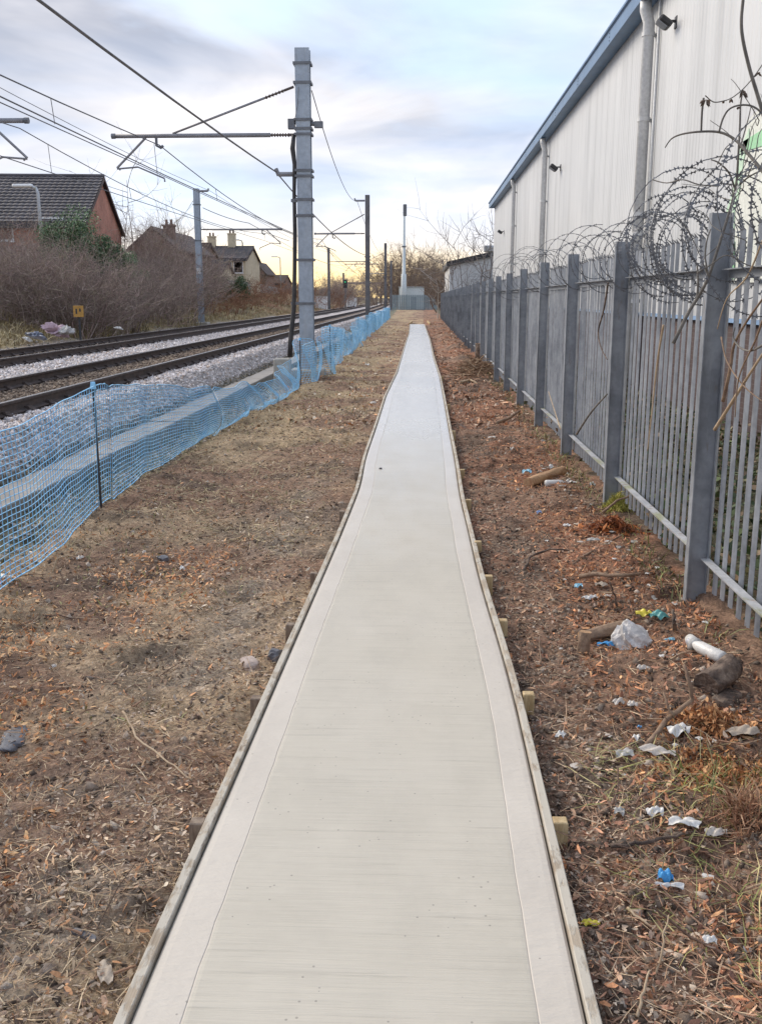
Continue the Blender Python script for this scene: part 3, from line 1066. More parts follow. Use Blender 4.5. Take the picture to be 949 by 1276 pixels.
def flakes(n, regions, ymin, ymax, lmin, lmax, aspect, pal, seed, tilt=0.6, lift=0.02, clump=0.0, weights=None):
    """bark, chips and leaf scraps: a folded six point flake each"""
    g = np.random.default_rng(seed)
    x, y = place(n, g, regions, ymin, ymax)
    if clump:
        k = fbm(x * 1.7 + seed, y * 1.7, 3) > (0.5 + clump * (g.random(len(x)) - 0.5))
        x, y = x[k], y[k]
    n = len(x)
    L = (lmin + (lmax - lmin) * g.random(n) ** 2.2) / 2
    W = L * (aspect[0] + (aspect[1] - aspect[0]) * g.random(n))
    h = g.normal(0, 0.35, n) * W
    base = np.zeros((n, 6, 3))
    j = lambda: 1 + g.normal(0, 0.2, n)
    base[:, 0] = np.stack([-L * j(), W * 0.6 * j(), h * 0], -1)
    base[:, 1] = np.stack([-L * 0.9 * j(), -W * 0.6 * j(), h * 0], -1)
    base[:, 2] = np.stack([L * 0.1 * j(), W * j(), h], -1)
    base[:, 3] = np.stack([L * 0.1 * j(), -W * j(), h], -1)
    base[:, 4] = np.stack([L * j(), W * 0.45 * j(), h * 0.2], -1)
    base[:, 5] = np.stack([L * 0.95 * j(), -W * 0.35 * j(), h * 0.2], -1)
    P = rot_cols(base, g.random(n) * 6.283, g.normal(0, tilt, n), g.normal(0, tilt, n))
    z = gh(x, y) + lift * g.random(n) + 0.002
    P = P + np.stack([x, y, z], -1)[:, None, :]
    F = (np.arange(n) * 6)[:, None, None] + np.array([[0, 1, 3, 2], [2, 3, 5, 4]])[None]
    pal = np.array(pal, float)
    p = None if weights is None else np.array(weights, float) / np.sum(weights)
    c = pal[g.choice(len(pal), n, p=p)] * (0.7 + 0.85 * g.random((n, 1)))
    c = c * (0.55 + 0.9 * fbm(x * 2.4 + 8, y * 2.4, 3))[:, None]
    return P.reshape(-1, 3), F.reshape(-1, 4), np.repeat(c, 6, 0)


def straws(n, regions, ymin, ymax, lmin, lmax, wid, pal, seed, up=0.12, curl=0.25, clump=0.0, xy=None, lift=0.012):
    """stalks, twigs and blades as bent tapering ribbons of three points"""
    g = np.random.default_rng(seed)
    if xy is None:
        x, y = place(n, g, regions, ymin, ymax)
        if clump:
            k = fbm(x * 1.3 + seed, y * 1.3, 3) > (0.5 + clump * (g.random(len(x)) - 0.5))
            x, y = x[k], y[k]
    else:
        x, y = xy
    n = len(x)
    L = lmin + (lmax - lmin) * g.random(n) ** 2
    a = g.random(n) * 6.283
    el = np.abs(g.normal(0, up, n)) if up < 0.6 else g.uniform(0.5, 1.5, n)
    d = np.stack([np.cos(a) * np.cos(el), np.sin(a) * np.cos(el), np.sin(el)], -1)
    side = np.stack([-np.sin(a), np.cos(a), np.zeros(n)], -1)
    bend = g.normal(0, curl, n)[:, None] * side
    p0 = np.stack([x, y, gh(x, y) + (lift * g.random(n) if up < 0.6 else -0.005)], -1)
    p1 = p0 + d * (L / 2)[:, None] + bend * (L / 4)[:, None]
    droop = np.zeros((n, 3)); droop[:, 2] = -0.25 * L * (up >= 0.6)
    p2 = p0 + d * L[:, None] + bend * (L * 0.8)[:, None] + droop
    w = (wid[0] + (wid[1] - wid[0]) * g.random(n))[:, None]
    upv = np.zeros((n, 3)); upv[:, 2] = 0.7
    q = side + upv * g.normal(0, 0.6, n)[:, None]
    q /= np.linalg.norm(q, axis=1, keepdims=True)
    V = np.stack([p0 - q * w, p0 + q * w, p1 - q * w, p1 + q * w, p2 - q * w * 0.3, p2 + q * w * 0.3], 1)
    F = (np.arange(n) * 6)[:, None, None] + np.array([[0, 1, 3, 2], [2, 3, 5, 4]])[None]
    pal = np.array(pal, float)
    c = pal[g.integers(0, len(pal), n)] * (0.65 + 0.7 * g.random((n, 1)))
    c = c * (0.6 + 0.8 * fbm(x * 2.4 + 8, y * 2.4, 3))[:, None]
    return V.reshape(-1, 3), F.reshape(-1, 4), np.repeat(c, 6, 0)


LREG = [(-3.0, -2.0, 1.0), (-2.0, -0.74, 1.6)]
RREG = [(0.42, 1.68, 1.0)]
bark_l = [(0.31, 0.20, 0.135), (0.46, 0.31, 0.19), (0.17, 0.105, 0.075), (0.56, 0.42, 0.28), (0.58, 0.30, 0.15), (0.40, 0.32, 0.25), (0.66, 0.56, 0.43)]
bark_r = [(0.31, 0.155, 0.10), (0.42, 0.225, 0.14), (0.16, 0.085, 0.06), (0.52, 0.32, 0.20), (0.55, 0.26, 0.13), (0.25, 0.18, 0.14), (0.64, 0.48, 0.35)]
grey = [(0.34, 0.265, 0.20), (0.25, 0.19, 0.145), (0.44, 0.35, 0.265), (0.17, 0.12, 0.09)]
V, F, C = joined([
    flakes(52000, LREG, 1.7, 26, 0.008, 0.042, (0.15, 0.5), bark_l, 11, clump=0.8, weights=[5, 4, 4, 2.5, 2.4, 3, 0.6]),
    flakes(42000, RREG, 1.7, 30, 0.008, 0.045, (0.15, 0.5), bark_r, 12, clump=0.9, weights=[5, 5, 4, 2.5, 2, 2, 0.5]),
    flakes(9000, [(-2.9, -0.75, 1.0)], 14, 75, 0.03, 0.11, (0.2, 0.6), bark_l, 16, clump=0.5, tilt=0.6, lift=0.02),
    flakes(9000, [(0.42, 1.68, 1.0)], 14, 80, 0.03, 0.14, (0.15, 0.5), bark_r, 17, clump=0.5, tilt=0.6, lift=0.03),
    flakes(16000, [(-1.5, -0.74, 1), (0.42, 0.85, 0.7)], 1.7, 14, 0.006, 0.024, (0.3, 0.8), grey, 13, tilt=0.3),
    flakes(16000, [(-3.0, -1.35, 1)], 1.8, 7.5, 0.012, 0.042, (0.2, 0.6), [(0.62, 0.31, 0.14), (0.54, 0.24, 0.11), (0.66, 0.41, 0.21)], 14, clump=0.25),
    flakes(14000, [(0.85, 1.68, 1)], 2.3, 14, 0.012, 0.055, (0.1, 0.4), [(0.52, 0.24, 0.12), (0.62, 0.33, 0.16), (0.38, 0.165, 0.09)], 15, clump=0.3)])
tag(link('leaf_litter', np_mesh('leaf_litter', V, F, M['chips'], C)), 'brown bark chips and dead leaf scraps strewn over the soil', 'litter', kind='stuff')

V, F, C = joined([
    straws(30000, LREG, 1.7, 28, 0.025, 0.12, (0.0007, 0.0018), [(0.50, 0.37, 0.23), (0.42, 0.27, 0.16), (0.25, 0.16, 0.105), (0.60, 0.47, 0.31)], 21),
    straws(24000, RREG, 1.7, 28, 0.025, 0.13, (0.0007, 0.002), [(0.45, 0.27, 0.17), (0.34, 0.19, 0.12), (0.21, 0.12, 0.08), (0.58, 0.43, 0.28)], 22),
    straws(17000, [(-2.95, -0.9, 1)], 7, 60, 0.03, 0.14, (0.002, 0.006), [(0.47, 0.38, 0.23), (0.40, 0.31, 0.18), (0.33, 0.26, 0.15)], 23, up=0.35, clump=0.3),
    straws(900, [(0.46, 1.66, 1), (-2.9, -0.8, 0.6)], 1.8, 16, 0.12, 0.40, (0.0012, 0.0028), [(0.20, 0.12, 0.08), (0.34, 0.23, 0.15), (0.14, 0.085, 0.06)], 24, up=0.10)])
tag(link('dead_grass', np_mesh('dead_grass', V, F, M['chips'], C)), 'dry straw stalks and thin twigs matted over the bare ground', 'dead grass', kind='stuff')

V, F, C = joined([
    straws(2600, [(1.0, 1.75, 1)], 1.7, 3.6, 0.06, 0.2, (0.0012, 0.0028), [(0.24, 0.27, 0.07), (0.34, 0.33, 0.11), (0.16, 0.19, 0.05), (0.44, 0.37, 0.17)], 31, up=0.9, curl=0.5, clump=0.25),
    straws(2500, [(0.7, 1.5, 1)], 1.8, 3.8, 0.05, 0.2, (0.001, 0.0024), [(0.30, 0.29, 0.10), (0.42, 0.36, 0.17)], 32, up=0.3, curl=0.5, clump=0.25),
    straws(2600, [(1.5, 1.72, 1)], 5, 30, 0.04, 0.16, (0.002, 0.005), [(0.22, 0.23, 0.07), (0.36, 0.31, 0.14), (0.17, 0.18, 0.06)], 33, up=0.9, curl=0.4, clump=0.5),
    straws(2600, [(-3.45, -2.85, 1)], 4.5, 40, 0.05, 0.2, (0.002, 0.005), [(0.15, 0.18, 0.06), (0.30, 0.26, 0.12)], 34, up=0.9, curl=0.4, clump=0.6),
    straws(1800, [(-2.7, -1.0, 1)], 4.0, 26, 0.03, 0.09, (0.002, 0.005), [(0.25, 0.25, 0.09), (0.37, 0.32, 0.14)], 35, up=0.9, curl=0.4, clump=0.12)])
tag(link('sparse_grass', np_mesh('sparse_grass', V, F, M['leaf'], C)), 'thin yellow green grass blades sprouting from the soil', 'grass', kind='stuff')

soilp = [(0.13, 0.092, 0.07), (0.19, 0.14, 0.105), (0.095, 0.068, 0.052), (0.25, 0.195, 0.15)]
V, F, C = joined([
    stones(9000, -3.0, -0.76, 1.7, 22, 0.004, 0.02, soilp, -0.002, seed=41),
    stones(11000, 0.44, 1.72, 1.7, 24, 0.004, 0.026, soilp, -0.002, seed=42),
    stones(500, -3.0, -0.76, 1.8, 24, 0.008, 0.03, [(0.46, 0.38, 0.31), (0.36, 0.28, 0.22)], 0.0, seed=43),
    stones(450, 0.46, 1.7, 1.8, 24, 0.008, 0.028, [(0.46, 0.38, 0.31), (0.36, 0.28, 0.22)], 0.0, seed=44)])
keep = ~((V[:, 0] > pathL(V[:, 1]) - 0.02) & (V[:, 0] < pathR(V[:, 1]) + 0.02))
kf = keep[F].all(1)
tag(link('soil_crumbs', np_mesh('soil_crumbs', V, F[kf], M['stones'], C)), 'dark crumbs of turned soil and grit beside the path', 'soil', kind='stuff')

# loose twigs, round in section
g = np.random.default_rng(45)
P0, P1, A_, C_ = [], [], [], []
for (xa_, xb_, n_, ym) in ((0.46, 1.66, 900, 22), (-2.95, -0.78, 380, 16)):
    x = g.uniform(xa_, xb_, n_) if xa_ < 0 else xa_ + (xb_ - xa_) * g.random(n_) ** 0.6
    y = 1.8 * (ym / 1.8) ** g.random(n_)
    L = 0.04 + 0.22 * g.random(n_) ** 2.5
    a = g.random(n_) * 6.283
    el = np.abs(g.normal(0, 0.12, n_))
    d = np.stack([np.cos(a) * np.cos(el), np.sin(a) * np.cos(el), np.sin(el)], -1)
    r = 0.0012 + 0.004 * g.random(n_) ** 3
    q0 = np.stack([x, y, gh(x, y) + 0.006 + 0.015 * g.random(n_)], -1)
    q1 = q0 + d * L[:, None] * 0.5
    q2 = q1 + (d + g.normal(0, 0.18, (n_, 3))) * L[:, None] * 0.5
    ok = ~((np.minimum(q0[:, 0], q2[:, 0]) < pathR(y) + 0.03) & (np.maximum(q0[:, 0], q2[:, 0]) > pathL(y) - 0.03))
    pal = np.array([(0.34, 0.20, 0.13), (0.22, 0.13, 0.09), (0.48, 0.34, 0.22), (0.14, 0.085, 0.06)])[g.integers(0, 4, n_)]
    for u_, v_, ra_ in ((q0, q1, 1.0), (q1, q2, 0.8)):
        P0.append(u_[ok]); P1.append(v_[ok]); A_.append(r[ok] * ra_); C_.append(pal[ok])
P0, P1, A_, C_ = (np.concatenate(q) for q in (P0, P1, A_, C_))
V, F = seg_geo(P0, P1, A_, A_ * 0.85, 5)
tag(link('twig_litter', np_mesh('twig_litter', V, F, M['chips'], np.repeat(C_, 10, 0))), 'broken brown twigs scattered over the soil beside the path', 'twigs', kind='stuff')

# low ivy and weeds between the fence and the warehouse
g = np.random.default_rng(51)
V, F, C = joined([
    flakes(9000, [(1.8, 4.4, 1)], 3.2, 16, 0.03, 0.09, (0.6, 0.9), [(0.055, 0.085, 0.03), (0.09, 0.115, 0.04), (0.04, 0.06, 0.025), (0.14, 0.13, 0.06), (0.19, 0.13, 0.075)], 52, tilt=0.7, lift=0.28),
    flakes(5000, [(1.75, 4.4, 1)], 12, 40, 0.04, 0.12, (0.5, 0.9), [(0.07, 0.09, 0.035), (0.16, 0.13, 0.07), (0.20, 0.13, 0.08)], 53, tilt=0.7, lift=0.25)])
tag(link('ivy_undergrowth', np_mesh('ivy_undergrowth', V, F, M['leaf'], C)), 'low green ivy and weeds covering the strip behind the palisade fence', 'undergrowth', kind='stuff')

# ------------------------------------------------------------------ palisade fence
FX = 1.68                     # plane of the rails' inner face
POST_Y = [5.78 + 2.75 * k for k in range(-1, 33)]
fence = empty('palisade_fence', (FX, 3, 0))
tag(fence, 'tall grey galvanised palisade fence running along the right of the path', 'fence')
FI = Matrix.Translation(Vector((FX, 3, 0))).inverted()


def ibeam(w, d, tf, tw, z0, z1):
    """web across x (depth d), flanges along y (width w)"""
    poly = [(-d / 2, -w / 2), (-d / 2 + tf, -w / 2), (-d / 2 + tf, -tw / 2), (d / 2 - tf, -tw / 2), (d / 2 - tf, -w / 2), (d / 2, -w / 2),
            (d / 2, w / 2), (d / 2 - tf, w / 2), (d / 2 - tf, tw / 2), (-d / 2 + tf, tw / 2), (-d / 2 + tf, w / 2), (-d / 2, w / 2)]
    return MB().prism(poly, 'z', z0, z1)


post_me = ibeam(0.062, 0.122, 0.007, 0.006, -0.2, 2.33).mesh('post', M['galv'])
for y in POST_Y:
    o = link('post', post_me, fence)
    o.location = (0.01, y - 3, random.uniform(-0.01, 0.015))
    o.rotation_euler = (random.uniform(-0.006, 0.006), random.uniform(-0.006, 0.006), 0)
L_top = [(-0.052, 0.0), (0.0, 0.0), (0.0, -0.052), (-0.007, -0.052), (-0.007, -0.007), (-0.052, -0.007)]
L_bot = [(-0.052, 0.0), (0.0, 0.0), (0.0, -0.052), (-0.007, -0.052), (-0.007, -0.007), (-0.052, -0.007)]
rail_me = MB().prism(L_top, 'y', 0.034, 2.75 - 0.034).mesh('rail', M['galv'])
rail_lo_me = MB().prism(L_bot, 'y', 0.034, 2.75 - 0.034).mesh('rail', M['galv_light'])
for y in POST_Y[:-1]:
    for z, me in ((2.02, rail_me), (0.305, rail_lo_me)):
        o = link('rail', me, fence)
        o.location = (0.075, y - 3, z + random.uniform(-0.006, 0.006))
# W section pale with a three-pronged, splayed head
def pale_mesh(h=2.16):
    w = 0.029
    prof = [(-w, 0.0115), (-w * 0.5, -0.0015), (0, 0.009), (w * 0.5, -0.0015), (w, 0.0115)]
    V, F = [], []
    zs = [0.0, h * 0.5, h - 0.13, h - 0.03]
    for z in zs:
        V += [(x_out, y_al, z) for y_al, x_out in prof]
    n = 5
    for i in range(len(zs) - 1):
        for k in range(n - 1):
            F.append((i * n + k, i * n + k + 1, (i + 1) * n + k + 1, (i + 1) * n + k))
    b = (len(zs) - 1) * n
    t = len(V)
    V += [(-0.015, -w * 0.85, h), (-0.05, -0.004, h + 0.01), (-0.015, w * 0.85, h)]
    F += [(b, b + 1, t), (b + 1, b + 2, b + 3, t + 1), (b + 3, b + 4, t + 2)]
    nv = len(V)
    V2 = [(x + 0.003, y, z) for x, y, z in V]
    F2 = [tuple(i + nv for i in reversed(f)) for f in F]
    mb = MB()
    mb.v = V + V2
    mb.f = F + F2
    for i in range(len(zs) - 1):
        for k in (0, n - 1):
            a, c = i * n + k, (i + 1) * n + k
            mb.f.append((a, c, c + nv, a + nv))
    return mb.mesh('pale', M['pale'])


pale_me = pale_mesh()
pales = []
for y in POST_Y[:-1]:
    for k in range(18):
        yy = y + 0.09 + k * (2.75 - 0.18) / 17
        if yy > 4.15:
            pales.append((yy, random.uniform(-0.01, 0.012), random.uniform(-0.012, 0.012), random.uniform(-0.05, 0.05)))
for yy, dz, tl, rz in pales[:300]:
    o = link('pale', pale_me, fence)
    o.location = (0.094, yy - 3, 0.10 + dz)
    o.rotation_euler = (tl, 0, rz)
pv = np.array([v.co for v in pale_me.vertices])
pf = [tuple(p.vertices) for p in pale_me.polygons]
rest = MB()
for yy, dz, tl, rz in pales[300:]:
    rest.add(pv + np.array([0.094, yy - 3, 0.10 + dz]), pf)
o = link('pale', rest.mesh('far_pales', M['pale']), fence)
tag(o, kind='stuff')


# ------------------------------------------------------------------ razor wire on top of the fence
def razor(name, label, y0, y1, r, cz, pitch, seed, squash=1.0, dens_barb=0.055):
    g = random.Random(seed)
    pts = []
    turns = (y1 - y0) / pitch
    n = int(turns * 26)
    ph = g.random() * 6.28
    w1, w2 = g.uniform(0.5, 1.2), g.uniform(0, 6)
    for i in range(n + 1):
        t = i / n
        a = ph + t * turns * 2 * math.pi
        rr = r * (1 + 0.20 * math.sin(a * 0.37 + w2) + 0.12 * math.sin(a * w1))
        y = y0 + (y1 - y0) * t + 0.09 * math.sin(a * 0.5 + w2) + 0.05 * math.sin(a + 1)
        x = FX + 0.05 + rr * 0.92 * math.cos(a)
        z = cz + rr * squash * math.sin(a) + 0.05 * math.sin(a * 0.21)
        pts.append(Vector((x, y, z)))
    root = empty(name, (FX, y0, cz))
    inv = Matrix.Translation(root.location).inverted()
    tag(root, label, 'razor wire', 'coils of razor wire on the palisade fence')
    o = MB().tube(pts, 0.003, 4).build('wire', M['fitting'], root)
    o.matrix_parent_inverse = inv
    P = np.array(pts)
    seg = np.linalg.norm(np.diff(P, axis=0), axis=1)
    s = np.concatenate([[0], np.cumsum(seg)])
    q = np.arange(0.02, s[-1], dens_barb)
    B = np.stack([np.interp(q, s, P[:, k]) for k in range(3)], -1)
    T = np.stack([np.interp(q + 0.01, s, P[:, k]) for k in range(3)], -1) - B
    T /= np.linalg.norm(T, axis=1, keepdims=True) + 1e-9
    up = np.random.default_rng(seed).normal(0, 1, B.shape)
    N = np.cross(T, up); N /= np.linalg.norm(N, axis=1, keepdims=True)
    K = np.cross(T, N)
    bs_ = 0.016 if y0 < 7 else 0.012
    # a four pointed blade clip: two crossed barbs
    V = np.stack([B - T * bs_ + N * bs_, B + N * 0.003 - T * 0.002, B + T * bs_ + N * bs_, B + N * 0.003 + T * 0.004, B + T * bs_ - N * bs_, B - N * 0.003 + T * 0.002, B - T * bs_ - N * bs_, B - N * 0.003 - T * 0.004], 1)
    V = V + (K * 0.002)[:, None, :]
    F = (np.arange(len(B)) * 8)[:, None, None] + np.array([[0, 1, 7, 6], [2, 4, 5, 3], [1, 3, 5, 7]])[None]
    b = link('barb', np_mesh('barb', V.reshape(-1, 3), F.reshape(-1, 4), M['fitting']), root)
    b.matrix_parent_inverse = inv
    tag(b, kind='stuff')


razor('razor_wire', 'large loose coil of razor wire around the top of the fence post nearest the camera', 4.5, 6.7, 0.36, 2.24, 0.22, 1)
razor('razor_wire', 'tangled drooping razor wire bunched before the tall nearest fence post', 6.1, 7.6, 0.26, 2.20, 0.11, 2)
razor('razor_wire', 'low razor wire coil spilling over the second fence post from the camera', 7.5, 9.9, 0.24, 2.2, 0.27, 3)
razor('razor_wire', 'round razor wire loops standing above the bay after the second fence post', 9.9, 12.4, 0.27, 2.24, 0.36, 4)
razor('razor_wire', 'open razor wire loops over the fourth bay, in front of the thin downpipe', 12.8, 15.6, 0.26, 2.22, 0.4, 5, dens_barb=0.08)
razor('razor_wire', 'dense razor wire coil further along, below the middle downpipe', 16.2, 20.5, 0.33, 2.28, 0.42, 6, dens_barb=0.12)
razor('razor_wire', 'distant low run of razor wire where the fence nears the bare trees', 23, 36, 0.24, 2.28, 0.7, 7, dens_barb=0.25)

# ------------------------------------------------------------------ warehouse
WX, WY0, WY1 = 4.60, 1.0, 66.0
EAVE_LO, EAVE_HI = 7.63, 7.95
wh = empty('warehouse', (WX, WY0, 0))
tag(wh, 'long pale grey corrugated steel warehouse with blue eaves behind the fence', 'warehouse')
WI = Matrix.Translation(wh.location).inverted()


def wpart(mb, name, mat, parent=None, smooth=False):
    o = mb.build(name, mat, parent or wh, smooth)
    if parent is None:
        o.matrix_parent_inverse = WI
    return o


wpart(MB().bx(WX + 0.03, WX + 0.3, WY0, WY1 - 0.02, -0.3, 1.50), 'brick_plinth', M['brick_brown'])
wpart(MB().bx(WX + 0.31, WX + 22, WY0 + 0.1, WY1 - 0.15, -0.3, 7.4), 'wall_core', M['concrete'])
wpart(MB().prism([(WX - 0.06, 1.50), (WX + 0.1, 1.50), (WX + 0.1, 1.585), (WX + 0.02, 1.585)], 'y', WY0, WY1), 'drip_flashing', M['blue_trim'])
# corrugated sheets, each a metre wide
def sheet_mesh(length, h0, h1):
    V, F = [], []
    prof = []
    pitch = 0.2
    for k in range(int(round(length / pitch))):
        b = k * pitch
        prof += [(b, 0.0), (b + 0.115, 0.0), (b + 0.14, -0.008), (b + 0.175, -0.008)]
    prof.append((length - 0.001, 0.0))
    n = len(prof)
    for z in (h0, h1):
        V += [(x, y, z) for y, x in prof]
    F = [(k, k + 1, n + k + 1, n + k) for k in range(n - 1)]
    mb = MB(); mb.v = V; mb.f = F
    return mb.mesh('cladding_panel', M['clad'])


sheet_me = sheet_mesh(1.0, 1.56, EAVE_LO + 0.02)
for k in range(int(WY1 - WY0)):
    o = link('cladding_panel', sheet_me, wh)
    o.location = (random.uniform(-0.002, 0.002), k * 1.0, 0)
# end wall towards the far side
wpart(MB().prism([(WX + 0.02, 1.56), (WX + 22, 1.56), (WX + 22, 9.6), (WX + 11, 9.6), (WX + 0.02, EAVE_LO)], 'y', WY1 - 0.05, WY1), 'end_wall', M['clad'])
# eaves: soffit, fascia in lengths, gutter lip and roof sheet
wpart(MB().bx(WX - 0.33, WX + 0.05, WY0, WY1 + 0.25, EAVE_LO, EAVE_LO + 0.03), 'soffit', M['blue_trim'])
for k in range(14):
    y0 = WY0 + k * 4.66
    fa = wpart(MB().prism([(WX - 0.352, EAVE_LO - 0.02), (WX - 0.332, EAVE_LO - 0.02), (WX - 0.332, EAVE_HI), (WX - 0.40, EAVE_HI + 0.02), (WX - 0.40, EAVE_HI - 0.03), (WX - 0.352, EAVE_HI - 0.06)], 'y', y0, min(y0 + 4.65, WY1 + 0.25)), 'fascia', M['blue_trim'])
    mb = MB()
    for q in range(3):
        mb.box((WX - 0.355, y0 + 0.06, EAVE_LO + 0.05 + q * 0.08), (0.012, 0.022, 0.022))
    wpart(mb, 'fascia_fixing', M['dark'])
wpart(MB().prism([(WX - 0.38, EAVE_HI), (WX + 11, EAVE_HI + 1.7), (WX + 22, EAVE_HI), (WX + 22, EAVE_HI - 0.1), (WX + 11, EAVE_HI + 1.6), (WX - 0.3, EAVE_HI - 0.1)], 'y', WY0, WY1 + 0.2), 'roof', M['clad'])
# downpipes with collars and a thin conduit alongside the first
for px, r, nm in ((789, 0.115, 'first'), (672, 0.10, 'second'), (636, 0.09, 'third')):
    y = xp(px, 372, WX - 0.16).y
    x = WX - 0.16
    dpz = [(WX - 0.24, y, EAVE_LO - 0.02), (WX - 0.24, y, EAVE_LO - 0.18), (x, y, EAVE_LO - 0.42), (x, y, 0.0)]
    pipe = wpart(MB().tube(dpz, r, 14), 'downpipe', M['pipe'], smooth=True)
    for z in (7.0, 5.4, 3.55, 3.15, 1.8):
        mb = MB().tube([(x, y, z - 0.04), (x, y, z + 0.04)], r + 0.014, 14)
        mb.box((x + r + 0.02, y + 0.06, z), (0.10, 0.09, 0.05))
        c = mb.build('collar', M['pipe'], pipe)
        c.matrix_parent_inverse = Matrix.Identity(4)
    if nm == 'first':
        wpart(MB().tube([(WX - 0.05, y - 0.42, EAVE_LO), (WX - 0.05, y - 0.42, 1.5)], 0.03, 8), 'conduit', M['pipe'], smooth=True)


def floodlight(px, py, label, s=1.0):
    p = xp(px, py, WX - 0.22)
    root = empty('floodlight', (WX, p.y, p.z))
    tag(root, label, 'floodlight', 'floodlights on the warehouse wall')
    MB().box((-0.05, 0, 0.02), (0.14, 0.05, 0.04)).box((-0.01, 0, 0.0), (0.02, 0.16, 0.2)).build('bracket', M['dark'], root)
    Mx = Matrix.Rotation(R(35), 3, 'Y')
    MB().cbox((-0.22 * s, 0, 0.0), (0.26 * s, 0.34 * s, 0.12 * s), 0.03, Mx).build('housing', M['dark'], root)
    MB().box(Vector((-0.22 * s, 0, 0.0)) + Mx @ Vector((-0.02, 0, -0.066 * s)), (0.2 * s, 0.28 * s, 0.01), M=Mx).build('lens', M['lamp_glass'], root)


floodlight(827, 28, 'dark floodlight high on the warehouse wall right of the thick downpipe')
floodlight(690, 209, 'dark floodlight on the warehouse wall by the second downpipe', 1.1)
floodlight(623, 289, 'small floodlight near the far corner of the warehouse', 1.1)

# green and cream company board on the wall, seen through the fence and branches
def wall_poly(pts, off, mat, name, parent):
    P = [xp(x, y, WX - off) for x, y in pts]
    poly = [(p.y, p.z) for p in P]
    o = MB().prism([(a, b) for a, b in poly], 'x', WX - off - 0.008, WX - off).build(name, mat, parent)
    o.matrix_parent_inverse = Matrix.Translation(parent.location).inverted()
    return o


sg = empty('sign_board', (WX - 0.05, 12, 2.0))
tag(sg, 'cream sign board with green angular emblem on the warehouse behind the bare branches', 'sign')
wall_poly([(912, 240), (932, 150), (990, 90), (1060, 80), (1060, 352), (906, 352), (904, 300)], 0.05, M['sign_cream'], 'panel', sg)
wall_poly([(905, 262), (912, 240), (922, 186), (933, 160), (933, 172), (926, 200), (921, 240), (915, 262), (914, 300), (914, 348), (905, 348)], 0.062, M['sign_pale'], 'outline', sg)
wall_poly([(926, 176), (949, 162), (990, 140), (990, 165), (949, 182), (922, 190)], 0.062, M['sign_green'], 'emblem_bar', sg)
wall_poly([(906, 300), (914, 300), (914, 345), (906, 345)], 0.075, M['sign_green'], 'emblem_foot', sg)

# lower shed beyond the warehouse
sh = empty('low_shed', (5, 84, 0))
tag(sh, 'low grey industrial shed with dark roof edge beyond the warehouse', 'building')
SI = Matrix.Translation(sh.location).inverted()
a = dp(560, 330, 82); b = dp(640, 312, 82)
o = MB().prism([(a.x, -0.2), (b.x, -0.2), (b.x, b.z - 0.1), (a.x, a.z - 0.1)], 'y', 82, 100).build('wall', M['clad'], sh); o.matrix_parent_inverse = SI
o = MB().prism([(a.x - 0.25, a.z - 0.12), (b.x, b.z - 0.12), (b.x, b.z + 0.3), (a.x - 0.25, a.z + 0.25)], 'y', 81.7, 100.3).build('roof', M['dark'], sh); o.matrix_parent_inverse = SI
for k in range(9):
    xx = lerp(a.x, b.x, (k + 0.5) / 9)
    o = MB().bx(xx - 0.04, xx + 0.04, 81.93, 82, 0, a.z - 0.2 + (b.z - a.z) * (k + 0.5) / 9).build('cladding_rib', M['clad'], sh); o.matrix_parent_inverse = SI
lp = dp(612, 310, 78)
rt = empty('yard_lamp', (lp.x, 78, 0))
tag(rt, 'small flood lamp on a pole between the shed and the warehouse', 'lamp')
MB().tube([(0, 0, -0.1), (0, 0, lp.z - 0.2)], 0.06, 8).build('pole', M['galv'], rt)
MB().cbox((-0.15, 0, lp.z), (0.9, 0.4, 0.5), 0.08).build('lamp_head', M['galv_light'], rt)

# ------------------------------------------------------------------ overhead line masts
def rel(root):
    return Matrix.Translation(root.location).inverted()


def insulator(mb, p, q, n=7, r=0.055, core=0.022):
    p = Vector(p); q = Vector(q)
    mb.tube([p, q], core, 6)
    for k in range(n):
        c = p.lerp(q, (k + 0.5) / n)
        d = (q - p).normalized() * ((q - p).length / n * 0.28)
        mb.tube([c - d, c + d], [r, r * 0.55], 8)


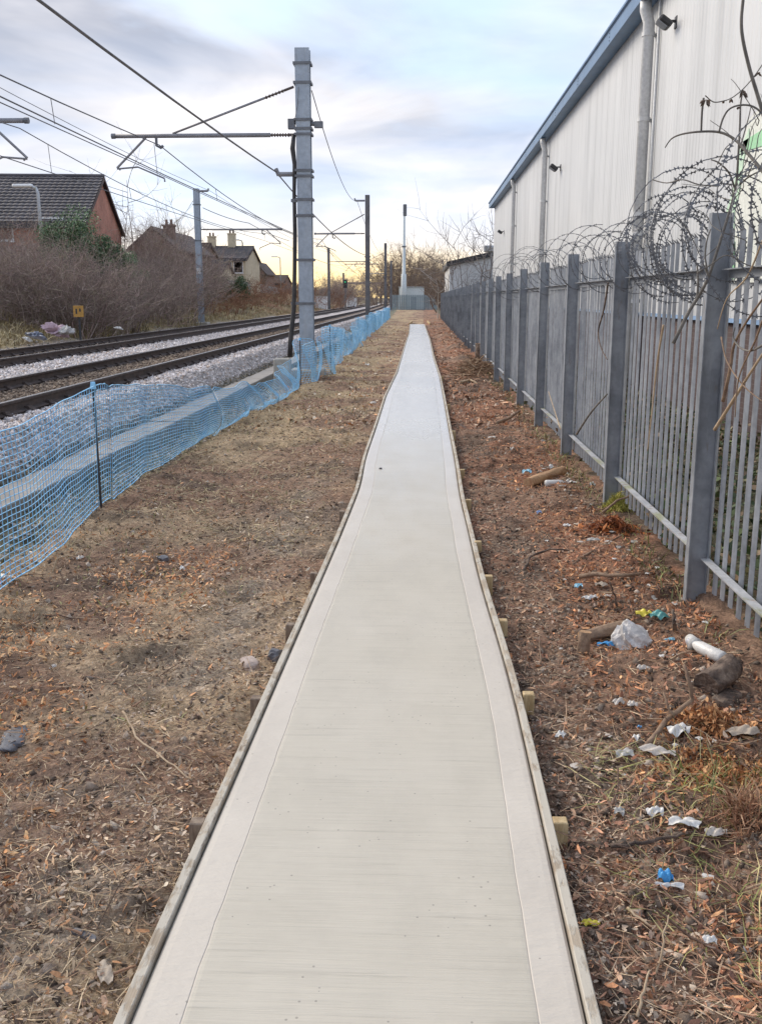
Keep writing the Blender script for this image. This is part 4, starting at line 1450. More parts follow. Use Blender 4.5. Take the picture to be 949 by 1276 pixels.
def mast(label, X, Y, zb, top, w, sgn, arm_z, arm_len, stay_z, stay_len, mat, bands, reg=True, wire_z=None, bracket=None, plain=False, group='overhead line masts'):
    """sgn = -1: arm reaches towards -x, +1: towards +x"""
    root = empty('overhead_line_mast', (X, Y, zb))
    tag(root, label, 'mast', group)
    inv = rel(root)
    def part(mb, name, m, parent=None, smooth=False):
        o = mb.build(name, m, parent or root, smooth)
        if parent is None:
            o.matrix_parent_inverse = inv
        return o
    d = w * 0.9
    tf, tw = 0.022, 0.016
    poly = [(-w / 2, -d / 2), (w / 2, -d / 2), (w / 2, -d / 2 + tf), (tw / 2, -d / 2 + tf), (tw / 2, d / 2 - tf), (w / 2, d / 2 - tf),
            (w / 2, d / 2), (-w / 2, d / 2), (-w / 2, d / 2 - tf), (-tw / 2, d / 2 - tf), (-tw / 2, -d / 2 + tf), (-w / 2, -d / 2 + tf)]
    part(MB().prism([(X + a, Y + b) for a, b in poly], 'z', zb - 0.3, top), 'post', mat)
    part(MB().cbox((X, Y, zb - 0.15), (w + 0.5, d + 0.5, 0.5), 0.03), 'foundation', M['concrete'])
    for z in bands:
        part(MB().box((X, Y - d / 2 - 0.012, z), (w + 0.09, 0.024, 0.055)).box((X, Y + d / 2 + 0.012, z), (w + 0.09, 0.024, 0.055))
             .box((X - w / 2 - 0.028, Y, z), (0.03, d + 0.04, 0.05)).box((X + w / 2 + 0.028, Y, z), (0.03, d + 0.04, 0.05)), 'band', M['fitting'])
    if plain:
        return root
    x0 = X + sgn * (w / 2 + 0.05)
    x1 = X + sgn * (w / 2 + arm_len)
    ins = 0.45
    arm = part(MB().tube([(x0 + sgn * (0.12 + ins), Y, arm_z), (x1, Y, arm_z + 0.0)], 0.05, 8), 'cantilever_arm', M['arm'], smooth=True)
    m2 = MB(); insulator(m2, (x0 + sgn * 0.12, Y, arm_z), (x0 + sgn * (0.12 + ins), Y, arm_z))
    m2.box((x0 + sgn * 0.06, Y, arm_z), (0.14, 0.06, 0.06))
    part(m2, 'insulator', M['insul'])
    part(MB().tube([(x1 - sgn * 0.02, Y, arm_z), (x1 + sgn * 0.07, Y, arm_z)], 0.062, 8), 'arm_end_cap', M['fitting'])
    # catenary hook under the arm
    hx = X + sgn * (w / 2 + arm_len - 1.0)
    part(MB().tube([(hx, Y, arm_z), (hx, Y, arm_z - 0.22), (hx + 0.10, Y, arm_z - 0.27), (hx + 0.16, Y, arm_z - 0.22)], 0.035, 6), 'wire_hook', M['fitting'])
    # stay rod
    if stay_len:
        s0 = Vector((x0, Y, stay_z)); s1 = Vector((X + sgn * (w / 2 + stay_len), Y, arm_z + 0.05))
        part(MB().tube([s0.lerp(s1, 0.24), s1], 0.028, 6), 'stay_rod', M['arm'], smooth=True)
        m3 = MB(); insulator(m3, s0.lerp(s1, 0.08), s0.lerp(s1, 0.24), 6, 0.045); m3.tube([s0, s0.lerp(s1, 0.08)], 0.03, 6)
        part(m3, 'insulator', M['insul'])
    if reg:
        rx0 = X + sgn * (w / 2 + arm_len - 0.75)
        rx1 = X + sgn * (w / 2 + arm_len - 0.02)
        rx2 = X + sgn * (w / 2 + arm_len - 1.15)
        part(MB().tube([(rx0, Y, arm_z - 0.04), (rx1, Y, arm_z - 0.72), (rx1 - sgn * 0.08, Y, arm_z - 0.76)], 0.028, 6), 'drop_bracket', M['arm'])
        part(MB().tube([(rx1, Y, arm_z - 0.74), (lerp(rx1, rx2, 0.45), Y, arm_z - 0.70), (rx2, Y, arm_z - 0.96), (rx2 - sgn * 0.01, Y, arm_z - 1.04)], 0.022, 6), 'registration_arm', M['arm'])
    if bracket:
        bz, bl = bracket
        part(MB().tube([(x0 - sgn * 0.03, Y, bz), (X + sgn * (w / 2 + bl), Y, bz)], 0.055, 8).tube([(X + sgn * (w / 2 + bl), Y, bz - 0.03), (X + sgn * (w / 2 + bl + 0.06), Y, bz + 0.13)], 0.05, 6), 'feeder_bracket', M['arm'])
    return root


MY = 24.0
MX = dp(381, 320, MY).x
z = lambda py: CAMZ + (dp(381, py, MY).z - CAMZ)
m1 = mast('tall square grey steel overhead line mast nearest the camera, beside the blue netting', MX, MY, 0.05, z(61), 0.335, -1, z(168), 4.35, z(108), 2.95, M['mast'],
          [z(80), z(104), z(150), z(161), z(168), z(213), z(220), z(249), z(269), z(324), z(378)], bracket=(z(217), 0.45))
inv = rel(m1)


def m1part(mb, name, m, smooth=False):
    o = mb.build(name, m, m1, smooth); o.matrix_parent_inverse = inv
    return o


m1part(MB().box((MX - 0.28, MY - 0.05, z(155)), (0.16, 0.16, 0.22)).tube([(MX - 0.36, MY - 0.05, z(152)), (MX + 0.45, MY - 0.05, z(156))], 0.05, 8).box((MX + 0.36, MY - 0.05, z(156)), (0.2, 0.12, 0.14)), 'switch_bracket', M['fitting'])
cab = [dp(366, 168, MY - 0.1), dp(364.5, 185, MY - 0.1), dp(367, 205, MY - 0.1), dp(366.5, 240, MY - 0.1), dp(367.5, 290, MY - 0.1), dp(367, 340, MY - 0.1), dp(366, 385, MY - 0.12), dp(362, 425, MY - 0.25), dp(361, 445, MY - 0.3)]
m1part(MB().tube(cab, [0.045, 0.06, 0.05, 0.045, 0.05, 0.05, 0.055, 0.06, 0.06], 8), 'downlead_cable', M['black'], True)
m1part(MB().tube([dp(367, 150, MY - 0.22), dp(371, 130, MY - 0.22), dp(372, 108, MY - 0.22)], 0.008, 5), 'jumper_wire', M['wire'])
for py in (250, 378):
    m1part(MB().box(dp(368, py, MY - 0.1), (0.2, 0.1, 0.07)), 'cable_clip', M['fitting'])

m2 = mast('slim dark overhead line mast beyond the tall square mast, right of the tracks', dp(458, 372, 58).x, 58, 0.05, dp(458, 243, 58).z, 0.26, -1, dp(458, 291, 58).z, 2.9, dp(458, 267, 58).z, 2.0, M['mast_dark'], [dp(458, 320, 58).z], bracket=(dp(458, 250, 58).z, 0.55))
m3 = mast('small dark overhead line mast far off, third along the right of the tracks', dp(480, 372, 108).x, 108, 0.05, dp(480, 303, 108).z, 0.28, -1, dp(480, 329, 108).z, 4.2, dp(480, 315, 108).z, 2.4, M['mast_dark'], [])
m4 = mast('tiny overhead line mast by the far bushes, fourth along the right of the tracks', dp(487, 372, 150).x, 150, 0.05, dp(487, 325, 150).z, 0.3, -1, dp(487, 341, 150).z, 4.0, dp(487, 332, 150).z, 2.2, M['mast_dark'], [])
# masts on the bank side, arms towards the right
zl = lambda py: dp(250, py, 53).z
l1 = mast('grey overhead line mast standing at the foot of the brambly bank', dp(250, 372, 53).x, 53, 0.5, zl(235), 0.30, 1, zl(286), 4.3, 0, 0, M['mast'], [zl(255), zl(300), zl(338)], bracket=(zl(238), 0.45), group='overhead line masts on the bank side')
o = MB().box((l1.location.x, 53 - 0.17, zl(338)), (0.22, 0.02, 0.3)).build('number_plate', M['white'], l1); o.matrix_parent_inverse = rel(l1)
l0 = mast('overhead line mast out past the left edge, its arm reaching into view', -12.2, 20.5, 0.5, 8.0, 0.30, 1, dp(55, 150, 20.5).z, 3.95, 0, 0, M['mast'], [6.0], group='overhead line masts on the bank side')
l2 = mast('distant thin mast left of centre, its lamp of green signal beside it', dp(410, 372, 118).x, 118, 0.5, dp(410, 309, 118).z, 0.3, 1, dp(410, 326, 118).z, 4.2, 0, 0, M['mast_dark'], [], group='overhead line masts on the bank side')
l3 = mast('furthest visible mast low against the yellow horizon', dp(428, 372, 185).x, 185, 0.5, dp(428, 340, 185).z, 0.35, 1, dp(428, 352, 185).z, 5.0, 0, 0, M['mast_dark'], [], group='overhead line masts on the bank side')

# far portals over the tracks
for (xa, xb, py, Y, lab) in ((432, 482, 353, 230, 'far overhead gantry spanning the tracks under the yellow sky'),):
    A = dp(xa, py, Y); B = dp(xb, py, Y)
    root = empty('overhead_gantry', (A.x, Y, 0)); tag(root, lab, 'gantry')
    inv = rel(root)
    for p in (A, B):
        o = MB().box((p.x, Y, p.z / 2), (0.35, 0.35, p.z + 0.6)).build('leg', M['mast_dark'], root); o.matrix_parent_inverse = inv
    o = MB().box(((A.x + B.x) / 2, Y, A.z), (abs(B.x - A.x), 0.3, 0.45)).build('beam', M['mast_dark'], root); o.matrix_parent_inverse = inv

# ------------------------------------------------------------------ overhead wires
def wire(label, pts, sag, r, drop=None, group='overhead wires'):
    """pts: support points; sag between each pair"""
    P = []
    for a, b in zip(pts[:-1], pts[1:]):
        a = Vector(a); b = Vector(b)
        n = 14
        for k in range(n):
            t = k / n
            p = a.lerp(b, t); p.z -= sag * 4 * t * (1 - t)
            P.append(p)
    P.append(Vector(pts[-1]))
    root = empty('overhead_wire', P[0])
    tag(root, label, 'wire', group)
    inv = rel(root)
    o = MB().tube(P, r, 5).build('conductor', M['wire'], root); o.matrix_parent_inverse = inv
    if drop:
        ys, lo = drop
        for y in ys:
            q = [p for p in P]
            yy = [p.y for p in q]
            if not (min(yy) < y < max(yy)): continue
            x = float(np.interp(y, yy, [p.x for p in q])); zt = float(np.interp(y, yy, [p.z for p in q]))
            zb_ = lo(y)
            if zt - zb_ > 0.08:
                o = MB().tube([(x, y, zt), (x + 0.04, y, zb_)], 0.007, 4).build('dropper', M['wire'], root); o.matrix_parent_inverse = inv
    return root


hook1 = dp(199, 181, MY); reg1 = dp(205, 218, MY)
hook2 = dp(400, 298, 58); reg2 = dp(408, 309, 58)
hook3 = dp(440, 335, 108); reg3 = dp(444, 341, 108)
# spans run on towards the camera side beyond the left edge of view
ca = Vector((hook1.x + 0.2, -22, hook1.z)); ra = Vector((reg1.x + 0.2, -22, reg1.z))
wire('sagging catenary wire hung from the arm of the nearest square mast', [ca, hook1, hook2, hook3], 0.55, 0.0125, ([4 + 6.5 * k for k in range(16)], lambda y: float(np.interp(y, [-22, MY, 58, 108], [ra.z, reg1.z, reg2.z, reg3.z])) - 0.02))
wire('contact wire below the catenary over the nearer track', [ra, reg1, reg2, reg3], 0.03, 0.0125)
wire('second contact wire running just under the first over the nearer track', [ra + Vector((-0.15, 0, -0.22)), dp(190, 213, MY), reg2 + Vector((-0.1, 0, -0.05)), reg3], 0.03, 0.010)
hl0 = dp(25, 160, 20.5); rl0 = dp(30, 204, 20.5)
hl1 = dp(333, 291, 53); rl1 = dp(330, 300, 53)
hl2 = dp(432, 331, 118); rl2 = dp(432, 337, 118)
wire('catenary wire over the further track beside the bank', [hl0 + Vector((0, -45, 0)), hl0, hl1, hl2], 0.5, 0.011, ([22 + 6 * k for k in range(14)], lambda y: float(np.interp(y, [20.5, 53, 118], [rl0.z, rl1.z, rl2.z])) - 0.02))
wire('contact wire over the further track passing the red brick house roof', [rl0 + Vector((0, -45, 0)), rl0, rl1, rl2], 0.03, 0.011)
# feeder on brackets from top left to the masts
fb1 = Vector((MX - 0.19 - 0.49, MY, z(214)))
fb2 = Vector((dp(458, 372, 58).x - 0.1, 58, dp(458, 318, 58).z))
wire('thick feeder wire crossing the sky from the top edge to the square mast bracket', [fb1 + Vector((-0.25, -44, 0.25)), fb1, fb2, dp(480, 345, 108)], 0.35, 0.017)
fa = Vector((MX + 0.20, MY, z(113))); fbk = Vector((dp(458, 372, 58).x - 0.6, 58, dp(458, 250, 58).z))
wire('lone wire sweeping down from the square mast top to the next mast', [fa, fbk, dp(478, 318, 108)], 0.7, 0.012)
wire('thin earth wire on the bank side from mast top to mast top', [dp(262, 238, 53) + Vector((0.9, -60, 0.5)), dp(262, 238, 53), dp(416, 316, 118)], 0.5, 0.010)
wire('insulated jumper wire descending from the bank side mast', [dp(253, 259, 53), dp(310, 278, 62), dp(360, 300, 80)], 0.1, 0.02)

# ------------------------------------------------------------------ blue netting barrier
NK = [(3.0, -2.66, 1.0), (6.2, -2.72, 1.0), (8.35, -2.86, 1.09), (10.5, -2.98, 0.93), (13.0, -3.0, 0.72), (15.5, -2.92, 0.50), (17.5, -2.80, 0.42), (19.2, -2.70, 0.52), (20.6, -2.58, 0.95), (22.2, -2.46, 0.80), (23.6, -2.40, 0.98), (25.2, -2.38, 1.2),
      (28, -2.46, 1.0), (31, -2.55, 0.85), (34.5, -2.62, 0.62), (37, -2.6, 0.85), (40, -2.62, 1.15), (43, -2.72, 0.9), (48, -2.8, 0.8), (54, -2.85, 1.05), (60, -2.9, 0.85), (68, -3.0, 1.05), (76, -3.1, 0.9), (86, -3.2, 1.05), (98, -3.4, 0.95)]
ny_, nx_, nt_ = (np.array(c) for c in zip(*NK))
POSTS_N = [3.2, 8.35, 20.6, 25.2, 40, 54, 68, 86]


def smooth_key(y, v):
    # smooth interpolation between keys
    i = np.clip(np.searchsorted(ny_, y) - 1, 0, len(ny_) - 2)
    t = (y - ny_[i]) / (ny_[i + 1] - ny_[i]); t = t * t * (3 - 2 * t)
    return v[i] * (1 - t) + v[i + 1] * t


net = empty('netting_barrier', (-2.8, 3, 0))
tag(net, 'sagging blue plastic mesh barrier strung between thin posts beside the tracks', 'barrier')
NI = rel(net)


def net_panel(y0, y1):
    step = 0.07 if y0 < 20 else (0.10 if y0 < 45 else 0.18)
    K = 25 if y0 < 20 else (19 if y0 < 45 else 11)
    rad = 0.0036 if y0 < 20 else (0.0046 if y0 < 45 else 0.009)
    ys = np.arange(y0, y1 + 1e-6, step)
    t = np.linspace(0, 1, K)
    Y, T = np.meshgrid(ys, t, indexing='ij')
    top = smooth_key(Y, nt_); xb = smooth_key(Y, nx_)
    slack = np.clip(1.05 - top, 0, 1)
    fold = sstep(14, 22, Y)
    wob = (fbm(Y * 0.9, T * 1.3 + 4, 3) - 0.5)
    X = xb + 0.04 * np.sin(Y * 2.1 + T * 2) * (0.3 + fold) + 0.22 * wob * (0.25 + fold) + slack * 0.45 * np.sin(np.pi * np.clip(T, 0, 1)) * (1 - 0.4 * T)
    pl = 0.10 * fold * np.sin(Y * 5.3 + 2.0 * np.sin(Y * 0.7) + T * 1.5)
    Z0 = gh(X, Y, False) + 0.012
    Z = Z0 + (top - 0.0) * (T ** (1 + 0.5 * slack)) + 0.02 * np.sin(Y * 3.3 + T * 5) * T * (1 - T)
    X = X + pl * (0.5 + T)
    Yd = Y + 0.25 * fold * np.sin(Y * 2.7 + T * 2.2)
    X = X + 0.06 * np.exp(-T * 7) * (0.6 + np.sin(Y * 1.3)) * (0.3 + fold)
    Z = Z + np.exp(-T * 9) * 0.02
    P = np.stack([X, Yd, Z], -1)
    h0, h1 = P[:-1].reshape(-1, 3), P[1:].reshape(-1, 3)
    v0, v1 = P[:, :-1].reshape(-1, 3), P[:, 1:].reshape(-1, 3)
    rr = np.full((len(ys) - 1, K), rad); rr[:, [0, -1]] *= 1.6
    Va, Fa = seg_geo(h0, h1, rr.ravel(), rr.ravel())
    Vb, Fb = seg_geo(v0, v1, rad * 0.9, rad * 0.9)
    me = np_mesh('mesh_panel', np.concatenate([Va, Vb]), np.concatenate([Fa, Fb + len(Va)]), M['net'])
    o = link('mesh_panel', me, net)
    o.matrix_parent_inverse = NI


ends = POSTS_N + [98]
for a, b in zip(ends[:-1], ends[1:]):
    net_panel(a, b)
for y in POSTS_N:
    x = float(smooth_key(np.array(y), nx_)); tp = float(smooth_key(np.array(y), nt_))
    g0 = float(gh(x, y))
    lean = random.uniform(-0.02, 0.02)
    pst = MB().tube([(x - 0.015 + lean, y, g0 - 0.15), (x - 0.015, y, g0 + tp + 0.03)], 0.011, 8).build('post', M['net_post'], net); pst.matrix_parent_inverse = NI
    c = MB().tube([(x - 0.015, y, g0 + tp - 0.01), (x - 0.015, y, g0 + tp + 0.05)], [0.03, 0.02], 8).build('cap', M['net'], net); c.matrix_parent_inverse = NI

# concrete marker block next to the mast foot
p = gp(350, 452, 0.0)
blk = MB().cbox((-3.02, 20.9, 0.28), (0.36, 0.3, 0.62), 0.03).build('concrete_block', M['concrete'])
tag(blk, 'pale concrete block behind the netting at the foot of the square mast', 'block')

# ------------------------------------------------------------------ houses on the bank
def roof_course(length, pitch=0.3, amp=0.028, depth=0.40):
    n = int(length / (pitch / 4))
    V, F = [], []
    for k in range(n + 1):
        x = length * k / n
        zz = amp * abs(math.sin(math.pi * x / pitch))
        V += [(x, 0, zz + 0.035), (x, depth, zz + 0.0), (x, 0, zz - 0.03)]
    for k in range(n):
        a, b = k * 3, (k + 1) * 3
        F += [(a, b, b + 1, a + 1), (a + 2, b + 2, b, a)]
    mb = MB(); mb.v = V; mb.f = F
    return mb


def window(root, inv, x, y, zc, w, h, face='y', mull=1):
    """white framed window set into a wall facing -y"""
    fr = MB()
    t = 0.07
    fr.bx(x - w / 2, x + w / 2, y - 0.05, y + 0.04, zc + h / 2 - t, zc + h / 2)
    fr.bx(x - w / 2, x + w / 2, y - 0.05, y + 0.04, zc - h / 2, zc - h / 2 + t)
    fr.bx(x - w / 2, x - w / 2 + t, y - 0.05, y + 0.04, zc - h / 2 + t, zc + h / 2 - t)
    fr.bx(x + w / 2 - t, x + w / 2, y - 0.05, y + 0.04, zc - h / 2 + t, zc + h / 2 - t)
    for k in range(1, mull + 1):
        xx = x - w / 2 + w * k / (mull + 1)
        fr.bx(xx - 0.035, xx + 0.035, y - 0.045, y + 0.03, zc - h / 2 + t, zc + h / 2 - t)
    wn = fr.build('window', M['white'], root); wn.matrix_parent_inverse = inv
    p = MB().bx(x - w / 2 + 0.02, x + w / 2 - 0.02, y + 0.0, y + 0.03, zc - h / 2 + 0.02, zc + h / 2 - 0.02).build('pane', M['glass'], wn)
    s = MB().bx(x - w / 2 - 0.06, x + w / 2 + 0.06, y - 0.10, y + 0.03, zc - h / 2 - 0.07, zc - h / 2 - 0.004).build('sill', M['white'], wn)


def house(name, label, x0, x1, y0, y1, zb, eave, ridge, wall, tile, axis='x', over=0.3, courses=15, group=None, chimneys=(), windows=()):
    root = empty(name, ((x0 + x1) / 2, y0, zb))
    tag(root, label, 'house', group)
    inv = rel(root)
    def part(mb, nm, m, parent=None):
        o = mb.build(nm, m, parent or root); o.matrix_parent_inverse = inv if parent is None else Matrix.Identity(4)
        return o
    if axis == 'x':
        ym = (y0 + y1) / 2
        part(MB().prism([(y0, zb - 1), (y1, zb - 1), (y1, eave), (ym, ridge - 0.12), (y0, eave)], 'x', x0, x1), 'wall', wall)
        sl = math.atan2(ridge - eave, ym - y0)
        L = (ym - y0) / math.cos(sl) + over
        rf = part(MB().prism([(y0 - over * math.cos(sl), eave - over * math.sin(sl) - 0.02), (ym, ridge - 0.03), (y1 + over, eave - over * math.sin(sl) - 0.02), (y1 + over, eave - over * math.sin(sl) + 0.07), (ym, ridge + 0.06), (y0 - over * math.cos(sl), eave - over * math.sin(sl) + 0.07)], 'x', x0 - 0.15, x1 + 0.15), 'roof', tile)
        me = roof_course(x1 - x0 + 0.36, depth=L / courses + 0.06).mesh('tile_course', tile)
        for k in range(courses):
            o = link('tile_course', me, rf)
            s = k * L / courses
            o.location = Vector((x0 - 0.18, y0 - over * math.cos(sl) + s * math.cos(sl), eave - over * math.sin(sl) + 0.09 + s * math.sin(sl))) - root.location
            o.rotation_euler = (sl - 0.06, 0, 0)
            # children of the roof: the roof itself sits at its parent's origin
            o.matrix_parent_inverse = Matrix.Translation(root.location)
        part(MB().tube([(x0 - 0.2, ym, ridge + 0.1), (x1 + 0.2, ym, ridge + 0.1)], 0.11, 8), 'ridge_tile', tile)
        part(MB().bx(x0 - 0.12, x1 + 0.12, y0 - over * math.cos(sl) - 0.06, y0 - over * math.cos(sl) - 0.0, eave - over * math.sin(sl) - 0.2, eave - over * math.sin(sl) - 0.03), 'gutter', M['dark'])
        for sx, xx in ((1, x1),):
            part(MB().prism([(y0 - 0.3, eave - 0.32), (ym, ridge - 0.12), (y1 + 0.3, eave - 0.32), (y1 + 0.3, eave - 0.12), (ym, ridge + 0.08), (y0 - 0.3, eave - 0.12)], 'x', xx + 0.16, xx + 0.2), 'bargeboard', M['tile_brown'])
    else:
        xm = (x0 + x1) / 2
        part(MB().prism([(x0, zb - 1), (x1, zb - 1), (x1, eave), (xm, ridge - 0.12), (x0, eave)], 'y', y0, y1), 'wall', wall)
        sl = math.atan2(ridge - eave, xm - x0)
        part(MB().prism([(x0 - over, eave - over * math.tan(sl)), (xm, ridge), (x1 + over, eave - over * math.tan(sl)), (x1 + over, eave - over * math.tan(sl) + 0.16), (xm, ridge + 0.16), (x0 - over, eave - over * math.tan(sl) + 0.16)], 'y', y0 - 0.25, y1 + 0.2), 'roof', tile)
    for cx, cy, cz, h in chimneys:
        ch = part(MB().bx(cx - 0.4, cx + 0.4, cy - 0.35, cy + 0.35, cz - 1.2, cz + h).bx(cx - 0.46, cx + 0.46, cy - 0.41, cy + 0.41, cz + h + 0.002, cz + h + 0.12), 'chimney', wall)
        for q in (-0.18, 0.18):
            MB().tube([(cx + q, cy, cz + h + 0.1), (cx + q, cy, cz + h + 0.5)], [0.12, 0.09], 8).build('chimney_pot', M['brick_dull'], ch)
    for wx, wz, ww, hh, ml in windows:
        window(root, inv, wx, y0, wz, ww, hh, mull=ml)
    return root


def wpos(px, py, Y):
    p = dp(px, py, Y)
    return p.x, p.z


Y0 = 50.0
f = dp(104, 276, Y0); ap = dp(122, 222, Y0 + 4.6); bk = dp(151, 291, Y0 + 9.2)
w1 = wpos(11, 288, Y0); w2 = wpos(67, 284, Y0); w3 = wpos(60, 300, Y0)
hs = house('brick_house', 'red brick house with dark tiled roof standing above the bank', f.x - 17.5, f.x, Y0, Y0 + 9.2, 2.0, f.z, ap.z, M['brick_red'], M['tile'], windows=[(w1[0], w1[1], 0.75, 1.0, 0), (w2[0], w2[1], 1.15, 1.0, 1), (w1[0] - 5, w1[1], 1.2, 1.0, 1)])

hs.rotation_euler = (0, 0, R(5.6))
hs.location.x += 8.75 * (1 - math.cos(R(5.6)))
hs.location.y -= 8.75 * math.sin(R(5.6))

a = dp(163, 304, 72); b = dp(222, 312, 72); r_ = dp(185, 288, 72)
house('brick_house', 'dull brown brick house with gable end facing the tracks, behind the brambles', a.x, b.x - 0.2, 72, 84, 2.0, a.z - 0.3, r_.z + 0.2, M['brick_dull'], M['tile_brown'], axis='y', group='houses along the bank', chimneys=[(r_.x + 0.9, 74.5, r_.z, 0.5)])
a = dp(226, 312, 92); b = dp(250, 312, 92)
house('brick_house', 'small brown house roof between the gabled house and the mast', a.x, b.x, 92, 100, 2.0, dp(240, 318, 92).z, dp(240, 302, 92).z, M['brick_dull'], M['tile_brown'], group='houses along the bank')
a = dp(254, 330, 105); b = dp(306, 330, 105)
house('rendered_house', 'cream rendered terrace house with two chimneys behind the evergreen bush', a.x, b.x, 105, 114, 2.0, dp(280, 322, 105).z, dp(280, 306, 105).z, M['cream'], M['tile'], group='houses along the bank', courses=10,
      chimneys=[(dp(263, 305, 109).x, 109.5, dp(263, 306, 109).z, 0.9), (dp(288, 303, 109).x, 109.5, dp(288, 306, 109).z, 1.2)], windows=[(dp(282, 333, 105).x, dp(282, 333, 105).z, 1.2, 1.2, 1), (dp(297, 333, 105).x, dp(297, 333, 105).z, 1.0, 1.2, 0)])
a = dp(253, 340, 90); b = dp(275, 340, 90)
house('garden_outbuilding', 'low dark roofed outbuilding in front of the cream house', a.x, b.x, 90, 96, 2.0, dp(262, 338, 90).z, dp(262, 325, 90).z, M['cream'], M['tile'], group='houses along the bank', courses=7)
a = dp(308, 345, 150); b = dp(330, 345, 150)
house('brick_house', 'small brown brick house with steep gable further along the bank', a.x, b.x, 150, 160, 2.0, dp(320, 340, 150).z, dp(320, 327, 150).z, M['brick_dull'], M['tile_brown'], axis='y', group='houses along the bank')
a = dp(328, 352, 170); b = dp(352, 352, 170)
house('brick_house', 'furthest brown house on the bank, just left of the square mast', a.x, b.x, 170, 182, 2.0, dp(340, 353, 170).z, dp(340, 343, 170).z, M['brick_dull'], M['tile_brown'], group='houses along the bank', courses=8)

# street lamps
def street_lamp(label, px, pytop, pybase, Y, arm):
    t = dp(px, pytop, Y); b = dp(px, pybase, Y)
    root = empty('street_lamp', (t.x, Y, 2.0)); tag(root, label, 'street lamp', 'street lamps on the bank')
    inv = rel(root)
    o = MB().tube([(t.x, Y, 1.5), (t.x, Y, t.z - 0.35), (t.x + 0.1 * arm, Y, t.z - 0.08), (t.x + arm * 0.5, Y, t.z)], [0.11, 0.08, 0.07, 0.06], 8).build('pole', M['galv_light'], root, True); o.matrix_parent_inverse = inv
    o = MB().cbox((t.x + arm * 0.95, Y, t.z + 0.02), (0.95, 0.3, 0.16), 0.05).build('lamp_head', M['white'], root); o.matrix_parent_inverse = inv


street_lamp('grey street lamp in front of the red brick house', 47, 232, 300, 47, -0.75)
street_lamp('thin street lamp behind the cream house', 302, 299, 345, 118, -0.9)
street_lamp('faint street lamp just left of the square mast', 349, 320, 345, 160, -1.0)

# pale garden fence along the top of the bank
gf = empty('garden_fence', (-16, 70, 2.4)); tag(gf, 'pale grey panel fence along the top of the bank below the far houses', 'fence')
gi = rel(gf)
pa = [dp(262, 347, 84), dp(300, 350, 100), dp(330, 355, 122), dp(352, 360, 150)]
for q in range(3):
    A, B = pa[q], pa[q + 1]
    n = 6
    for k in range(n):
        u = A.lerp(B, (k + 0.04) / n); v = A.lerp(B, (k + 0.96) / n)
        d = (v - u); an = math.atan2(d.y, d.x)
        c = (u + v) / 2
        g0 = float(gh(c.x, c.y)) - 0.1
        o = MB().box((c.x, c.y, (c.z + g0) / 2), (Vector((d.x, d.y)).length, 0.05, max(0.6, c.z - g0)), rz=an).build('fence_panel', M['trough'], gf); o.matrix_parent_inverse = gi

# orange notice plate at the foot of the bank
p = dp(98, 388, 31)
rt = empty('trackside_sign', (p.x, 31, 0.5)); tag(rt, 'faded orange square trackside plate on a short post in front of the brambles', 'sign')
MB().cbox((0, 0, p.z - 0.5), (0.33, 0.04, 0.36), 0.01).build('plate', M['yellow_sign'], rt)
MB().box((0, 0.04, (p.z - 0.6) / 2), (0.06, 0.05, p.z - 0.4)).build('post', M['dark'], rt)
MB().box((-0.06, -0.022, p.z - 0.5), (0.05, 0.006, 0.16)).box((0.06, -0.022, p.z - 0.46), (0.05, 0.006, 0.1)).build('numeral', M['dark'], rt)


# ------------------------------------------------------------------ bare shrubs, brambles and trees
def twig_segments(g, n_stem, height, spread, levels=3, kids=(5, 7), wander=0.25, lean=0.55, r0=0.022, upward=0.15):
    """recursive branching, returned as arrays of tapered segments"""
    P0, P1, A, B = [], [], [], []
    def grow(p, d, L, r, lev):
        n = 4 if lev < levels else 3
        q = p.copy()
        dd = d.copy()
        pts = [q.copy()]
        for k in range(n):
            dd = dd + g.normal(0, wander, 3) + np.array([0, 0, upward * (1 if lev < 2 else 0.4)])
            dd /= np.linalg.norm(dd)
            q2 = q + dd * L / n
            ra = r * (1 - 0.7 * k / n); rb = r * (1 - 0.7 * (k + 1) / n)
            P0.append(q); P1.append(q2); A.append(ra); B.append(rb)
            q = q2
            pts.append(q.copy())
        if lev < levels:
            m = int(g.integers(kids[0], kids[1] + 1))
            for c in range(m):
                t = g.uniform(0.25, 1.0) * n
                i = min(int(t), n - 1)
                pp = pts[i] + (pts[i + 1] - pts[i]) * (t - i)
                nd = dd * 0.5 + g.normal(0, 0.6, 3); nd[2] = abs(nd[2]) * 0.7 + nd[2] * 0.3
                nd /= np.linalg.norm(nd)
                grow(pp, nd, L * g.uniform(0.35, 0.62), max(r * 0.5, 0.0065), lev + 1)
    for s in range(n_stem):
        a = g.random() * 6.283; rr = spread * math.sqrt(g.random())
        p = np.array([math.cos(a) * rr, math.sin(a) * rr, -0.1])
        le = g.uniform(0, lean)
        d = np.array([math.cos(a) * le, math.sin(a) * le, 1.0]); d /= np.linalg.norm(d)
        grow(p, d, height * g.uniform(0.6, 1.0), r0 * g.uniform(0.7, 1.2), 1)
    return np.array(P0), np.array(P1), np.array(A), np.array(B)


def twig_mesh(name, seed, pal, **kw):
    g = np.random.default_rng(seed)
    P0, P1, A, B = twig_segments(g, **kw)
    V, F = seg_geo(P0, P1, A, B)
    pal = np.array(pal, float)
    c = pal[g.integers(0, len(pal), len(P0))] * (0.7 + 0.6 * g.random((len(P0), 1)))
    return np_mesh(name, V, F, M['twig'], np.repeat(c, 6, 0))


